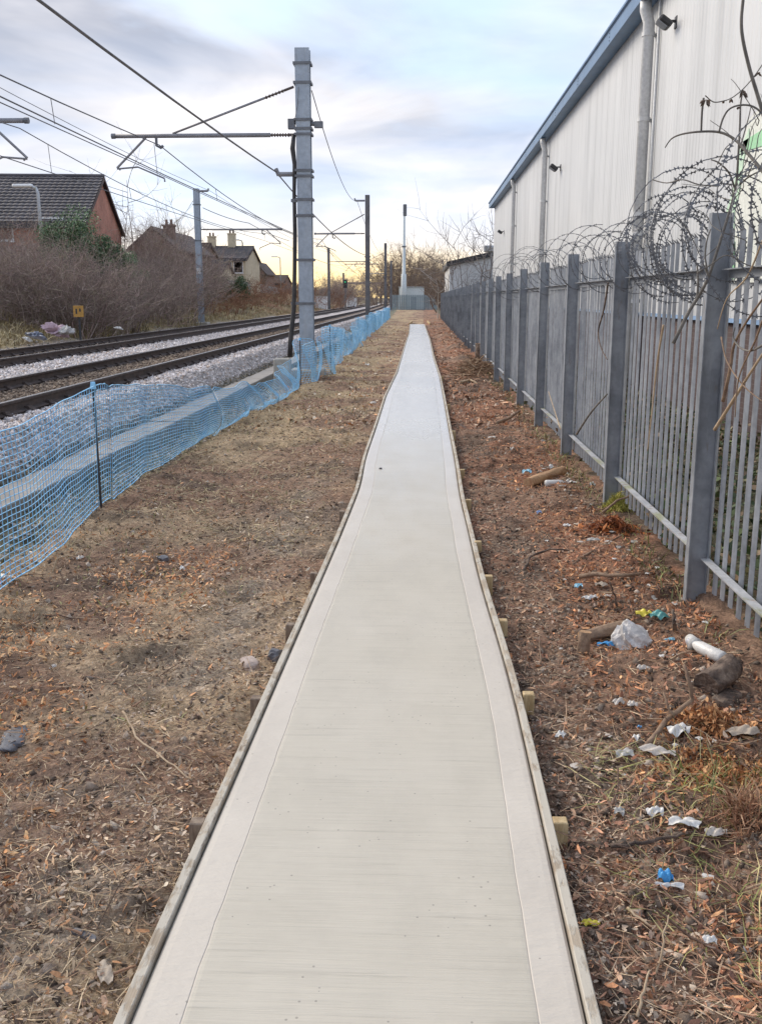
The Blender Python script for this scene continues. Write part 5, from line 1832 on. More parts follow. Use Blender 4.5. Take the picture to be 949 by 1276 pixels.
PT = [(0.29, 0.225, 0.20), (0.22, 0.165, 0.145), (0.40, 0.32, 0.28), (0.32, 0.23, 0.21), (0.30, 0.26, 0.19)]
PR = [(0.24, 0.12, 0.075), (0.20, 0.10, 0.065), (0.30, 0.17, 0.10)]
PY = [(0.30, 0.23, 0.13), (0.24, 0.175, 0.10), (0.36, 0.285, 0.16)]
shrub_a = twig_mesh('bare_shrub', 61, PT, n_stem=46, height=2.9, spread=1.3, levels=3, kids=(6, 8), r0=0.02, lean=0.8)
shrub_b = twig_mesh('bare_shrub', 62, PT, n_stem=50, height=2.5, spread=1.7, levels=3, kids=(6, 8), r0=0.017, lean=1.1, wander=0.3, upward=0.05)
shrub_c = twig_mesh('bare_shrub', 63, PR, n_stem=30, height=1.5, spread=1.5, levels=3, kids=(4, 6), r0=0.015, lean=1.0, upward=0.08)
shrub_t = twig_mesh('bare_shrub', 64, PT, n_stem=12, height=3.6, spread=0.9, levels=3, kids=(6, 8), r0=0.032, lean=0.4, wander=0.18)


def put(me, name, label, x, y, s, rz, cat, group=None, sz=1.0):
    o = link(name, me)
    o.location = (x, y, float(gh(x, y, False)) - 0.05)
    o.rotation_euler = (0, 0, rz)
    o.scale = (s, s, s * sz)
    tag(o, label, cat, group)
    return o


# (pixel x, distance, mesh, scale, height scale, what tells it apart)
SHR = [
    (-35, 33, 'b', 1.1, 1.0, 'tangled brown bramble at the left edge above the rubbish heap'),
    (14, 34, 'b', 1.05, 1.1, 'grey brown bramble thicket below the small white window of the brick house'),
    (52, 37, 'a', 1.0, 1.0, 'tall bare thicket just right of the street lamp'),
    (80, 34, 'a', 1.12, 1.05, 'dense bare bramble mound behind the orange trackside plate'),
    (113, 36, 'b', 1.15, 1.15, 'spreading bare bush to the right of the orange trackside plate'),
    (140, 40, 'a', 1.0, 0.95, 'bare bush in front of the dark evergreen'),
    (40, 43, 'b', 1.2, 1.2, 'bare hedge clump right under the brick house eaves'),
    (95, 44, 'a', 1.05, 1.0, 'bare twiggy clump below the brick gable'),
    (163, 47, 'b', 1.15, 1.0, 'low purplish bramble below the gabled brown house'),
    (190, 45, 'a', 0.95, 0.95, 'upright bare bush midway between evergreen and bank mast'),
    (214, 52, 'a', 1.2, 1.15, 'bare bush just left of the bank mast'),
    (178, 60, 'a', 1.3, 1.25, 'tall bare thicket in front of the gabled brown house'),
    (235, 60, 'a', 1.25, 1.1, 'bare thicket directly behind the bank mast'),
    (212, 68, 't', 0.9, 1.0, 'slender bare saplings beside the gabled brown house'),
    (-10, 39, 'a', 1.0, 1.0, 'bare thicket at the left edge behind the dumped bags'),
    (30, 39, 'b', 1.0, 1.05, 'grey bramble mass between the dumped bags and the street lamp foot'),
    (66, 40, 'b', 1.05, 1.1, 'bramble mass under the right hand window of the brick house'),
    (118, 40, 'b', 1.0, 1.0, 'bramble in front of the broad evergreen'),
    (150, 55, 'b', 1.2, 1.1, 'bramble at the right end of the evergreens'),
    (200, 56, 'b', 1.2, 1.0, 'reddish twigs below the gabled house eaves'),
    (243, 75, 'b', 1.2, 1.0, 'bramble behind the bank mast towards the cream house'),
    (263, 62, 'c', 1.1, 0.9, 'low rusty bramble right of the bank mast foot'),
    (283, 70, 'c', 1.3, 0.9, 'rusty bramble patch under the evergreen by the cream house'),
    (305, 80, 'c', 1.5, 0.9, 'russet bramble bank below the pale garden fence'),
    (322, 90, 'c', 1.6, 0.9, 'orange brown bramble further along the bank'),
    (340, 102, 'c', 1.8, 0.95, 'orange brown bramble last before the dark cable of the square mast'),
    (398, 118, 'c', 2.0, 1.1, 'brown scrub just right of the square mast foot'),
    (414, 135, 'a', 1.6, 1.0, 'bare scrub below the distant thin mast'),
    (430, 150, 'a', 1.7, 0.95, 'bare scrub beside the green signal'),
    (442, 175, 'b', 2.0, 1.1, 'bare scrub left of the slim dark mast'),
]
for i, (px, Y, k, s, sz, lab) in enumerate(SHR):
    x = dp(px, 372, Y).x
    put({'a': shrub_a, 'b': shrub_b, 'c': shrub_c, 't': shrub_t}[k], 'bare_shrub', lab, x, Y, s * (0.88 if k in 'ab' else 1), i * 1.7, 'shrub', 'bare shrubs on the railway bank', sz * (1.04 if k in 'ab' and Y < 58 else 1.12))


# evergreen bushes: leaf sprays on real limbs
def evergreen_mesh(seed, rx, ry, rz_, n, pal, nclump=26):
    g = np.random.default_rng(seed)
    c = g.normal(0, 1, (nclump, 3)); c /= np.linalg.norm(c, axis=1, keepdims=True)
    c *= g.random((nclump, 1)) ** 0.4 * np.array([rx, ry, rz_]) * 0.85
    c[:, 2] = np.abs(c[:, 2]) * 1.0 + rz_ * 0.25
    rad = g.uniform(0.16, 0.34, nclump) * (rx + rz_)/2
    k = g.integers(0, nclump, n)
    d = g.normal(0, 1, (n, 3)); d /= np.linalg.norm(d, axis=1, keepdims=True)
    P = c[k] + d * (rad[k] * g.random(n) ** 0.45)[:, None]
    s = g.uniform(0.03, 0.075, n)
    base = np.zeros((n, 4, 3))
    base[:, 0] = np.stack([-s, 0 * s, 0 * s], -1); base[:, 1] = np.stack([0 * s, -s * 0.4, s * 0.1], -1)
    base[:, 2] = np.stack([s, 0 * s, 0 * s], -1); base[:, 3] = np.stack([0 * s, s * 0.4, s * 0.1], -1)
    Q = rot_cols(base, g.random(n) * 6.283, g.normal(0, 0.8, n), g.normal(0, 0.8, n)) + P[:, None, :]
    F = (np.arange(n) * 4)[:, None] + np.arange(4)[None]
    pal = np.array(pal, float)
    col = pal[g.integers(0, len(pal), n)] * (0.6 + 0.8 * g.random((n, 1)))
    # a darker or lighter tint for whole sprays
    col *= (0.75 + 0.5 * g.random(nclump))[k][:, None]
    return np_mesh('foliage', Q.reshape(-1, 3), F, M['leaf'], np.repeat(col, 4, 0)), c


def evergreen(label, px, Y, rx, rz_, seed, n=9000, pal=((0.12, 0.19, 0.09), (0.17, 0.24, 0.115), (0.085, 0.14, 0.075))):
    x = dp(px, 372, Y).x
    root = empty('evergreen_bush', (x, Y, float(gh(x, Y, False)))); tag(root, label, 'bush', 'evergreen bushes on the bank')
    me, c = evergreen_mesh(seed, rx, rx, rz_, n, pal)
    link('foliage', me, root)
    mb = MB()
    for q in c[:12]:
        mb.tube([(0, 0, -0.2), (q[0] * 0.3, q[1] * 0.3, q[2] * 0.5), tuple(q)], [0.06, 0.035, 0.012], 5)
    mb.build('limb', M['bark_dark'], root)
    tag(root.children[-1], kind='stuff')


evergreen('rounded dark evergreen bush hiding the corner of the brick house', 98, 41, 1.45, 4.1, 71, 30000)
evergreen('broad dark evergreen bush below the brick gable', 127, 42, 1.6, 3.3, 72, 26000)
evergreen('small evergreen beside the gabled brown house', 160, 48, 1.3, 2.8, 73, 14000)
evergreen('bright green bush in front of the cream house', 295, 80, 1.5, 2.3, 74, 8000, ((0.04, 0.11, 0.035), (0.06, 0.14, 0.045), (0.035, 0.08, 0.03)))
evergreen('smaller green bush left of the bright green one', 279, 82, 1.1, 1.8, 75, 5000, ((0.05, 0.10, 0.04), (0.07, 0.12, 0.05)))
evergreen('dark conifer by the far gabled house', 318, 130, 1.8, 4.2, 76, 6000, ((0.05, 0.055, 0.035), (0.07, 0.07, 0.045)))


def bare_tree(label, px, Y, h, seed, n_stem=1, spread=0.05, pal=PT, r0=0.07, kids=(6, 8), lean=0.15, wander=0.16, group='bare trees'):
    g = np.random.default_rng(seed)
    x = dp(px, 372, Y).x
    root = empty('bare_tree', (x, Y, float(gh(x, Y, False)) - 0.1)); tag(root, label, 'tree', group)
    P0, P1, A, B = twig_segments(g, n_stem, h, spread, 3, kids, wander, lean, r0, 0.2)
    big = A > r0 * 0.62
    for nm, msk in (('trunk', big), ('crown', ~big)):
        V, F = seg_geo(P0[msk], P1[msk], A[msk], B[msk], 5 if nm == 'trunk' else 3)
        pal_ = np.array(pal, float)
        c = pal_[g.integers(0, len(pal_), int(msk.sum()))] * (0.7 + 0.5 * g.random((int(msk.sum()), 1)))
        o = link(nm, np_mesh(nm, V, F, M['twig'], np.repeat(c, 10 if nm == 'trunk' else 6, 0)), root)
        if nm == 'crown' or n_stem > 1: tag(o, kind='stuff')


GRY = [(0.24, 0.205, 0.185), (0.20, 0.17, 0.155), (0.30, 0.26, 0.235)]
bare_tree('thin bare tree rising between the red house and the gabled house', 160, 62, 7.0, 81, 1, 0.1, GRY, 0.05, (5, 6), 0.08, 0.1)
bare_tree('second thin bare tree just right of it, with a forked top', 171, 66, 7.4, 82, 1, 0.1, GRY, 0.05, (5, 6), 0.08, 0.1)
bare_tree('wide bare tree behind the small roof left of the bank mast', 228, 98, 9.5, 83, 4, 0.8, PY, 0.07, (6, 8), 0.5)
bare_tree('bare fan shaped tree at the far corner of the warehouse', 583, 74, 6.6, 84, 6, 0.9, GRY, 0.06, (6, 8), 0.5)
bare_tree('slender bare tree leaning over the far end of the fence', 566, 88, 6.5, 85, 3, 0.5, GRY, 0.05, (5, 7), 0.35)
bare_tree('pale trunked young birch at the far end of the palisade fence', 546, 92, 5.2, 86, 1, 0.1, [(0.5, 0.45, 0.4), (0.42, 0.38, 0.34)], 0.07, (5, 6), 0.2)
# wooded far end behind the telecom compound
FT = [(470, 205, 8.5), (484, 190, 8.0), (497, 215, 11.5), (514, 200, 10.5), (528, 208, 11.0), (540, 175, 8.0), (552, 150, 6.5), (556, 130, 5.6), (562, 112, 4.6), (520, 235, 13.5), (505, 240, 12.0), (535, 240, 11)]
labs = ['left end of the far copse, by the last mast', 'second in the far copse, left of the telecom mast', 'directly behind the telecom mast', 'right behind the pale telecom cabin', 'above the right end of the telecom compound',
        'right of the telecom compound', 'beyond the last fence bays', 'beside the far fence end, low and brown', 'close behind the far fence end', 'tallest in the far copse, over the cabin', 'back of the far copse left of the tallest', 'back of the far copse right of the tallest']
for i, (px, Y, h) in enumerate(FT):
    bare_tree('bare brown tree ' + labs[i], px, Y, h, 90 + i, 12, h * 0.2, [(0.24, 0.18, 0.14), (0.19, 0.145, 0.115), (0.30, 0.22, 0.16)], 0.10, (7, 9), 0.7, 0.22, 'bare trees of the far copse')

# far wooded skyline
def skyline():
    g = np.random.default_rng(99)
    P0, P1, A, B = [], [], [], []
    n = 5200
    x = g.uniform(-420, 330, n); y = 330 + 140 * g.random(n)
    h = (5.5 + 6 * fbm(x * 0.03, y * 0 + 2, 3)) * (0.6 + 0.5 * g.random(n))
    keep = ~((x > -30) & (x < -16))
    x, y, h = x[keep], y[keep], h[keep]
    n = len(x)
    p0 = np.stack([x, y, np.zeros(n)], -1)
    p1 = p0 + np.stack([g.normal(0, 0.8, n), g.normal(0, 0.8, n), h * 0.7], -1)
    segs = [(p0, p1, np.full(n, 0.22), np.full(n, 0.12))]
    for k in range(7):
        t = g.uniform(0.35, 1, (n, 1))
        q0 = p0 + (p1 - p0) * t
        q1 = q0 + np.stack([g.normal(0, 1.9, n), g.normal(0, 1.9, n), g.uniform(0.1, 0.35, n) * h], -1)
        segs.append((q0, q1, np.full(n, 0.14), np.full(n, 0.05)))
    P0 = np.concatenate([s[0] for s in segs]); P1 = np.concatenate([s[1] for s in segs])
    V, F = seg_geo(P0, P1, np.concatenate([s[2] for s in segs]), np.concatenate([s[3] for s in segs]))
    c = np.array([0.19, 0.155, 0.125]) * (0.7 + 0.6 * g.random((len(P0), 1)))
    o = link('far_woods', np_mesh('far_woods', V, F, M['twig'], np.repeat(c, 6, 0)))
    tag(o, 'hazy brown line of far bare woods along the horizon', 'woods', kind='stuff')


skyline()

# tall dead grass on the bank and in the cess
g = np.random.default_rng(55)
n = 26000
yy = 16 * (150 / 16) ** g.random(n); xx = -11.8 - 6.5 * g.random(n) ** 1.2 + tshift(yy)
V, F, C = straws(n, None, 0, 0, 0.18, 0.6, (0.006, 0.014), [(0.33, 0.26, 0.13), (0.27, 0.20, 0.10), (0.40, 0.32, 0.17), (0.20, 0.16, 0.08)], 56, up=0.9, curl=0.3, xy=(xx, yy))
tag(link('bank_grass', np_mesh('bank_grass', V, F, M['leaf'], C)), 'pale dead grass tufts covering the foot of the railway bank', 'grass', kind='stuff')

# ------------------------------------------------------------------ telecom compound at the end of the strip
TY = 170.0
c0, c1 = dp(497, 372, TY).x, dp(528, 372, TY).x
cb = empty('equipment_cabin', ((c0 + c1) / 2, TY, 0)); tag(cb, 'pale grey equipment cabin inside the far fenced compound', 'cabin')
ch_ = dp(510, 358, TY).z
MB().cbox((0, 1.5, ch_ / 2), (c1 - c0, 3.0, ch_), 0.05).build('body', M['cabinet'], cb)
MB().box((0, 1.5, ch_ + 0.06), (c1 - c0 + 0.3, 3.3, 0.12)).build('roof', M['galv_light'], cb)
MB().box((0.4, -0.03, 1.1), (0.95, 0.06, 2.1)).build('door', M['galv'], cb)
tm = empty('telecom_mast', (dp(503, 372, TY).x, TY - 1.2, 0)); tag(tm, 'slim grey telecom mast with antenna head rising behind the far compound fence', 'mast')
tz = dp(503, 258, TY - 1.2).z
MB().tube([(0, 0, -0.3), (0, 0, tz * 0.35), (0, 0, tz * 0.355), (0, 0, tz - 0.3)], [0.55, 0.42, 0.30, 0.17], 12).build('tower', M['cabinet'], tm, True)
MB().cbox((0.12, 0, tz - 0.5), (0.62, 0.5, 1.9), 0.08).build('antenna', M['fitting'], tm)
MB().box((0, 0, tz * 0.62), (0.7, 0.7, 0.2)).build('collar', M['fitting'], tm)
cf = empty('compound_fence', (-3, TY - 5, 0)); tag(cf, 'pale palisade fence of the telecom compound at the end of the strip', 'fence')
x0, x1 = dp(486, 372, TY - 5).x, dp(549, 372, TY - 5).x
pm = MB().prism([(-0.11, -0.012), (0.11, -0.012), (0.11, 0.012), (-0.11, 0.012)], 'z', 0.0, 2.45).mesh('pale', M['teal_fence'])
n = 28
for k in range(n):
    o = link('pale', pm, cf); o.location = (lerp(x0, x1, (k + 0.5) / n) + 3, 0, 0)
for zz in (0.4, 2.1):
    o = MB().bx(x0 + 3, x1 + 3, 0.02, 0.07, zz, zz + 0.07).build('rail', M['teal_fence'], cf)
for k in range(4):
    xx = lerp(x0, x1, k / 3) + 3
    MB().bx(xx - 0.08, xx + 0.08, 0.08, 0.2, -0.2, 2.5).build('post', M['teal_fence'], cf)
# signal and small trackside cabins far down the line
p = dp(430, 353, 122)
sg2 = empty('railway_signal', (p.x, 122, 0.4)); tag(sg2, 'distant railway signal post with a small green light', 'signal')
MB().tube([(0, 0, 0), (0, 0, p.z - 0.6)], 0.09, 8).build('post', M['mast_dark'], sg2)
MB().cbox((0, 0, p.z - 0.45), (0.5, 0.25, 1.0), 0.05).build('signal_head', M['dark'], sg2)
gm, gt, gb = new_mat('green_signal_light')
gb.inputs['Base Color'].default_value = (0.02, 0.3, 0.12, 1)
gb.inputs['Emission Color'].default_value = (0.05, 0.75, 0.3, 1)
gb.inputs['Emission Strength'].default_value = 0.25
MB().tube([(0, -0.126, p.z - 0.25), (0, -0.16, p.z - 0.25)], 0.09, 12).build('light', gm, sg2)
for px, py, Y, s, lab in ((400, 373, 125, 1.3, 'white trackside cabinet beyond the square mast'), (438, 373, 165, 1.4, 'small white cabinet far down the bank, left of the slim mast')):
    q = dp(px, py, Y)
    o = empty('trackside_cabinet', (q.x, Y, float(gh(q.x, Y, False)))); tag(o, lab, 'cabinet', 'trackside cabinets')
    MB().cbox((0, 0, s * 0.6), (s * 1.2, s * 0.6, s * 1.2), 0.04).build('body', M['white'], o)
    MB().box((0, 0, s * 1.23), (s * 1.3, s * 0.7, 0.06)).build('roof', M['galv_light'], o)

# ------------------------------------------------------------------ rubbish, wood and stones: each a thing
def crumple(name, label, cat, px, py, w, l, mat, seed, hgt=0.03, group=None, rz=None, flat=0.5, n=9, z0=None):
    """a torn, creased sheet of plastic or paper lying on the ground"""
    g = np.random.default_rng(seed)
    p = gp(px, py, 0.0)
    base = float(gh(p.x, p.y)) if z0 is None else z0
    u = np.linspace(-1, 1, n)
    U, W = np.meshgrid(u, u)
    ang = np.arctan2(W, U)
    edge = 0.80 + 0.5 * (fbm(np.cos(ang) * 1.1 + g.random() * 40, np.sin(ang) * 1.1 + g.random() * 40, 2) - 0.5)
    sq = np.maximum(np.abs(U), np.abs(W)) / np.maximum(np.hypot(U, W), 1e-6)
    edge = edge * (0.45 + 0.55 * sq)
    X = U * edge * w / 2 + g.normal(0, w * 0.008, U.shape)
    Y = W * edge * l / 2 + g.normal(0, l * 0.008, U.shape)
    o1, o2 = g.random(2) * 50
    crease = np.abs(np.sin(U * 1.9 + W * 1.3 + o1)) * 0.6 + np.abs(np.sin(U * -2.3 + W * 2.6 + o2)) * 0.4 + 0.4 * fbm(U * 2.2 + o1, W * 2.2 + o2, 3)
    Z = hgt * crease * (1 - flat * (U ** 2 + W ** 2) / 2)
    Z -= Z.min()
    a = g.random() * 6.28 if rz is None else rz
    V = np.stack([X * math.cos(a) - Y * math.sin(a), X * math.sin(a) + Y * math.cos(a), Z], -1)
    gz = gh(V[..., 0] + p.x, V[..., 1] + p.y) - base
    gz = 0.5 * gz + 0.5 * gz.mean()
    V[..., 2] += np.maximum(gz, 0) * 0.9 + 0.010
    V = V.reshape(-1, 3)
    idx = (np.arange(n - 1)[:, None] * n + np.arange(n - 1)[None]).reshape(-1, 1)
    F = idx + np.array([[0, 1, n + 1, n]])
    V2 = V.copy(); V2[:, 2] -= 0.0015
    F2 = F[:, ::-1] + len(V)
    me = np_mesh(name, np.concatenate([V, V2]), np.concatenate([F, F2]), mat, smooth=False)
    o = link(name, me)
    o.location = (p.x, p.y, base)
    tag(o, label, cat, group)
    return o


WHT = plastic('white_plastic', (0.70, 0.68, 0.65))
OFF = plastic('off_white_paper', (0.58, 0.52, 0.46))
GRYP = plastic('grey_film', (0.45, 0.43, 0.40))
BLU = plastic('bright_blue_plastic', (0.06, 0.33, 0.68))
LBL = plastic('light_blue_plastic', (0.25, 0.55, 0.72))
TEA = plastic('teal_wrapper', (0.10, 0.33, 0.31))
YEL = plastic('yellow_wrapper', (0.72, 0.60, 0.05))
REDP = plastic('red_scrap', (0.50, 0.08, 0.06))
CRD = plastic('soggy_cardboard', (0.46, 0.38, 0.30), 0.8)
GRP = 'scraps of rubbish on the right of the path'
LGRP = 'scraps of rubbish on the left of the path'
SCR = [
        ('plastic_scrap', 'bright blue plastic scrap next to the log and the white bag', 'scrap', 754, 804, 0.13, 0.05, BLU, 0.03),
    ('plastic_scrap', 'light blue scrap right of the crumpled white bag', 'scrap', 833, 804, 0.08, 0.04, LBL, 0.02),
    ('food_wrapper', 'teal green wrapper behind the crumpled white bag', 'wrapper', 820, 780, 0.15, 0.10, TEA, 0.05),
    ('food_wrapper', 'yellow and red packet touching the teal wrapper', 'wrapper', 803, 772, 0.07, 0.12, YEL, 0.05),
    ('plastic_scrap', 'torn white plastic beside the forked branch', 'scrap', 846, 912, 0.13, 0.09, WHT, 0.05),
    ('paper_scrap', 'long flat pale sheet below the forked branch', 'paper', 820, 942, 0.20, 0.07, OFF, 0.04),
    ('paper_scrap', 'lone white scrap on the mud near the path edge', 'paper', 699, 915, 0.055, 0.05, WHT, 0.03),
    ('paper_scrap', 'white tissue scrap in the middle of the strip below the crumpled bag', 'paper', 800, 842, 0.085, 0.05, OFF, 0.03),
    ('paper_scrap', 'pale curled paper scrap, left one of two side by side', 'paper', 769, 880, 0.05, 0.07, OFF, 0.03),
    ('paper_scrap', 'pale curled paper scrap, right one of two side by side', 'paper', 787, 884, 0.06, 0.05, OFF, 0.03),
    ('plastic_scrap', 'tiny blue cap lying above the torn white plastic', 'scrap', 797, 900, 0.025, 0.02, BLU, 0.015),
    ('paper_scrap', 'small bright white scrap left of the forked branch tip', 'paper', 792, 921, 0.05, 0.05, WHT, 0.03),
    ('paper_scrap', 'dirty grey film left of the long pale sheet', 'paper', 778, 942, 0.10, 0.07, GRYP, 0.03),
    ('paper_scrap', 'folded white scrap lying above the blue foil wrapper', 'paper', 815, 1014, 0.07, 0.05, WHT, 0.035),
    ('plastic_scrap', 'torn white plastic lying right of the folded scrap', 'scrap', 852, 1030, 0.13, 0.05, WHT, 0.035),
    ('plastic_scrap', 'dull white plastic twist near the reddish grass clump', 'scrap', 893, 1036, 0.10, 0.05, OFF, 0.04),
    ('paper_scrap', 'faint grey paper scrap half buried left of the folded white one', 'paper', 771, 1014, 0.05, 0.05, GRYP, 0.025),
    ('foil_wrapper', 'bright blue foil wrapper standing crumpled in the dark soil', 'wrapper', 828, 1100, 0.065, 0.06, BLU, 0.055),
    ('plastic_scrap', 'thin white strip lying in front of the blue foil wrapper', 'scrap', 832, 1111, 0.11, 0.025, WHT, 0.02),
    ('food_wrapper', 'bright yellow wrapper beside the right path board', 'wrapper', 735, 1144, 0.07, 0.045, YEL, 0.022),
    ('plastic_scrap', 'white and green scrap in the grass low on the right', 'scrap', 882, 1176, 0.05, 0.04, WHT, 0.025),
    ('cardboard_scrap', 'pale soggy cardboard by the fence foot', 'cardboard', 928, 914, 0.18, 0.09, CRD, 0.04),
    ('plastic_scrap', 'white wrapper lying near the pale branch below the second fence post', 'scrap', 735, 746, 0.11, 0.06, WHT, 0.03),
    ('paper_scrap', 'cream wrapper just above that white wrapper', 'paper', 748, 734, 0.10, 0.05, CRD, 0.03),
    ('plastic_scrap', 'pale blue scrap left of the cream wrapper', 'scrap', 720, 733, 0.07, 0.05, LBL, 0.03),
    ('paper_scrap', 'white paper on the chips beyond the fallen branch', 'paper', 706, 662, 0.10, 0.07, WHT, 0.03),
    ('plastic_scrap', 'small blue scrap up the slope from the white paper', 'scrap', 671, 643, 0.06, 0.06, plastic('mid_blue', (0.16, 0.26, 0.5)), 0.03),
    ('plastic_scrap', 'pale aqua scrap beside the split wood', 'scrap', 656, 592, 0.13, 0.09, LBL, 0.05),
    ('plastic_scrap', 'white plastic behind the split wood', 'scrap', 686, 587, 0.10, 0.08, WHT, 0.06),
    ('paper_scrap', 'off white lump right of the split wood', 'paper', 708, 609, 0.11, 0.08, OFF, 0.05),
    ('paper_scrap', 'pale scrap lying by the third fence post', 'paper', 737, 612, 0.10, 0.08, GRYP, 0.05),
    ('paper_scrap', 'small white scrap halfway to the brush heap', 'paper', 637, 566, 0.07, 0.09, OFF, 0.05),
    ('paper_scrap', 'flat pale scrap before the brush heap', 'paper', 613, 547, 0.14, 0.07, OFF, 0.03),
    ('paper_scrap', 'grey white sheet by the moss under the second post', 'paper', 738, 685, 0.16, 0.07, GRYP, 0.03),
    ('paper_scrap', 'pale scrap against the sticks at the fence foot', 'paper', 705, 1005 - 120, 0.04, 0.03, OFF, 0.02),
]
for i, (nm, lab, cat, px, py, w, l, m, h) in enumerate(SCR):
    crumple(nm, lab, cat, px, py, w, l, m, 200 + i, h, GRP, rz=0.3 * math.sin(i * 2.1) if w > l * 1.4 else None, n=12 if nm.endswith('wrapper') else 9)
LSC = [
    ('paper_scrap', 'small white scrap on the dry grass left of the path', 'paper', 227, 703, 0.07, 0.05, WHT, 0.03),
    ('paper_scrap', 'white scrap just below the blue netting', 'paper', 180, 688, 0.07, 0.04, OFF, 0.03),
    ('plastic_scrap', 'white plastic under the netting at the left edge', 'scrap', 8, 722, 0.10, 0.07, OFF, 0.04),
    ('paper_scrap', 'pale flat paper trodden into the mud low on the left', 'paper', 130, 1200, 0.05, 0.13, CRD, 0.02),
    ('paper_scrap', 'cream bark like scrap near the netting foot', 'paper', 100, 696, 0.08, 0.06, OFF, 0.03),
    ('paper_scrap', 'pale speck of paper among the chips at the far left', 'paper', 66, 820, 0.06, 0.035, OFF, 0.02),
    ('paper_scrap', 'white scrap on the grass before the square mast', 'paper', 300 + 500 / 949 * 220, 340 + 445 / 776 * 180, 0.22, 0.2, WHT, 0.08),
    ('paper_scrap', 'white scrap midway between mast and path', 'paper', 300 + 680 / 949 * 220, 340 + 492 / 776 * 180, 0.2, 0.18, WHT, 0.07),
    ('paper_scrap', 'white scrap close to the left path board, far up', 'paper', 300 + 712 / 949 * 220, 340 + 690 / 776 * 180, 0.14, 0.12, OFF, 0.05),
]
g = np.random.default_rng(19)
for i in range(95):
    py = 560 + 700 * g.random() ** 0.8
    lo_, hi_ = gp(0, py, 0).y, 0
    yq = gp(527, py, 0).y
    xq = 0.55 + 1.05 * g.random() ** (0.6 if i < 46 else 0.25)
    if i >= 46:
        py = 480 + 420 * g.random(); yq = gp(527, py, 0).y
    pxx = 527 + xq * (gp(528, py, 0).x - gp(527, py, 0).x) ** -1
    if pxx > 940: continue
    w_ = g.uniform(0.018, 0.055) * (1.0 if py > 700 else 1.5)
    crumple('litter_scrap', 'tiny pale scrap of litter trodden into the soil on the right of the path', 'scrap', pxx, py, w_, w_ * g.uniform(0.5, 1.0), [WHT, OFF, WHT, GRYP, CRD][i % 5], 500 + i, 0.012, 'tiny pale scraps on the right verge', n=5)
for i, (nm, lab, cat, px, py, w, l, m, h) in enumerate(LSC):
    crumple(nm, lab, cat, px, py, w, l, m, 260 + i, h, LGRP)


def branch(name, label, pts, r, mat, cat='branch', forks=(), group=None, z_off=0.012):
    """pts: (px, py, height above ground)"""
    P = []
    for px, py, h in pts:
        q = gp(px, py, 0.0)
        zz = float(gh(q.x, q.y))
        q = gp(px, py, zz + h)
        P.append(Vector((q.x, q.y, zz + h + z_off)))
    mb = MB()
    def fine(P, r0, r1):
        out = []; rr = []
        for a, b in zip(P[:-1], P[1:]):
            for k in range(4):
                q = a.lerp(b, k / 4) + Vector((random.gauss(0, 0.0025), random.gauss(0, 0.0025), random.gauss(0, 0.002)))
                out.append(q)
        out.append(P[-1])
        rr = [lerp(r0, r1, i / (len(out) - 1)) * random.uniform(0.9, 1.12) for i in range(len(out))]
        mb.tube(out, rr, 7)
    fine(P, r, r * 0.55)
    for f_ in forks:
        Q = []
        for px, py, h in f_:
            q = gp(px, py, h); Q.append(Vector((q.x, q.y, float(gh(q.x, q.y)) + h + z_off)))
        fine(Q, r * 0.6, r * 0.3)
    o = mb.build(name, mat, None, True)
    tag(o, label, cat, group)
    return o


branch('fallen_branch', 'forked pale brown branch reaching from the stump down to the paper scraps', [(803, 935, 0.0), (830, 900, 0.03), (862, 876, 0.08), (857, 850, 0.14), (851, 832, 0.18)], 0.013, M['bark'], forks=[[(840, 890, 0.05), (832, 878, 0.09), (826, 862, 0.12)]])
branch('fallen_twig', 'thin curved pale twig on the mud left of the path', [(154, 890, 0.05), (163, 908, 0.02), (172, 925, 0.01), (200, 945, 0.01), (222, 962, 0.0), (240, 976, 0.0)], 0.006, M['straw'], 'twig')
branch('fallen_twig', 'short straight twig on the dry grass far left of the path', [(138, 856, 0.0), (150, 842, 0.01), (160, 832, 0.0)], 0.006, M['straw'], 'twig')
branch('fallen_twig', 'bent pale stem under the blue netting', [(66, 716, 0.0), (72, 698, 0.05), (84, 694, 0.05), (96, 697, 0.0)], 0.008, M['straw'], 'twig')
branch('fallen_branch', 'long reddish branch lying across the chips above the wrappers', [(722, 720, 0.02), (745, 718, 0.03), (775, 720, 0.03), (803, 716, 0.02)], 0.017, M['bark'])
branch('fallen_branch', 'curved brown branch at the middle of the right strip', [(652, 714, 0.0), (660, 695, 0.02), (685, 686, 0.02), (715, 688, 0.0)], 0.011, M['bark_dark'])
branch('fallen_branch', 'pale stick pointing from the chips up to the rust coloured heap', [(712, 706, 0.0), (735, 690, 0.02), (775, 668, 0.04)], 0.010, M['bark'])
branch('fallen_branch', 'leaning stick against the lower fence rail by the rust heap', [(750, 640, 0.02), (768, 626, 0.10), (792, 616, 0.16)], 0.012, M['bark'])
branch('fallen_branch', 'pale broken stick near the brush heap', [(573, 477, 0.02), (586, 474, 0.03), (596, 479, 0.0)], 0.030, M['straw'])
branch('fallen_branch', 'dark branch resting before the fourth fence post', [(618, 528, 0.02), (632, 523, 0.05), (647, 513, 0.08)], 0.03, M['bark'])
branch('fallen_branch', 'straight pale stick along the chips halfway up', [(598, 597, 0.01), (612, 600, 0.01), (630, 605, 0.0)], 0.012, M['bark'])
branch('dead_stem', 'upright reddish broken stem by the teal wrapper', [(840, 790, 0.0), (839, 778, 0.06), (838, 762, 0.13)], 0.014, M['bark_dark'], 'stem')
branch('dead_stem', 'thin dark twig poking up by the reddish branch', [(768, 760, 0.0), (765, 745, 0.06), (759, 728, 0.12)], 0.007, M['bark_dark'], 'stem')
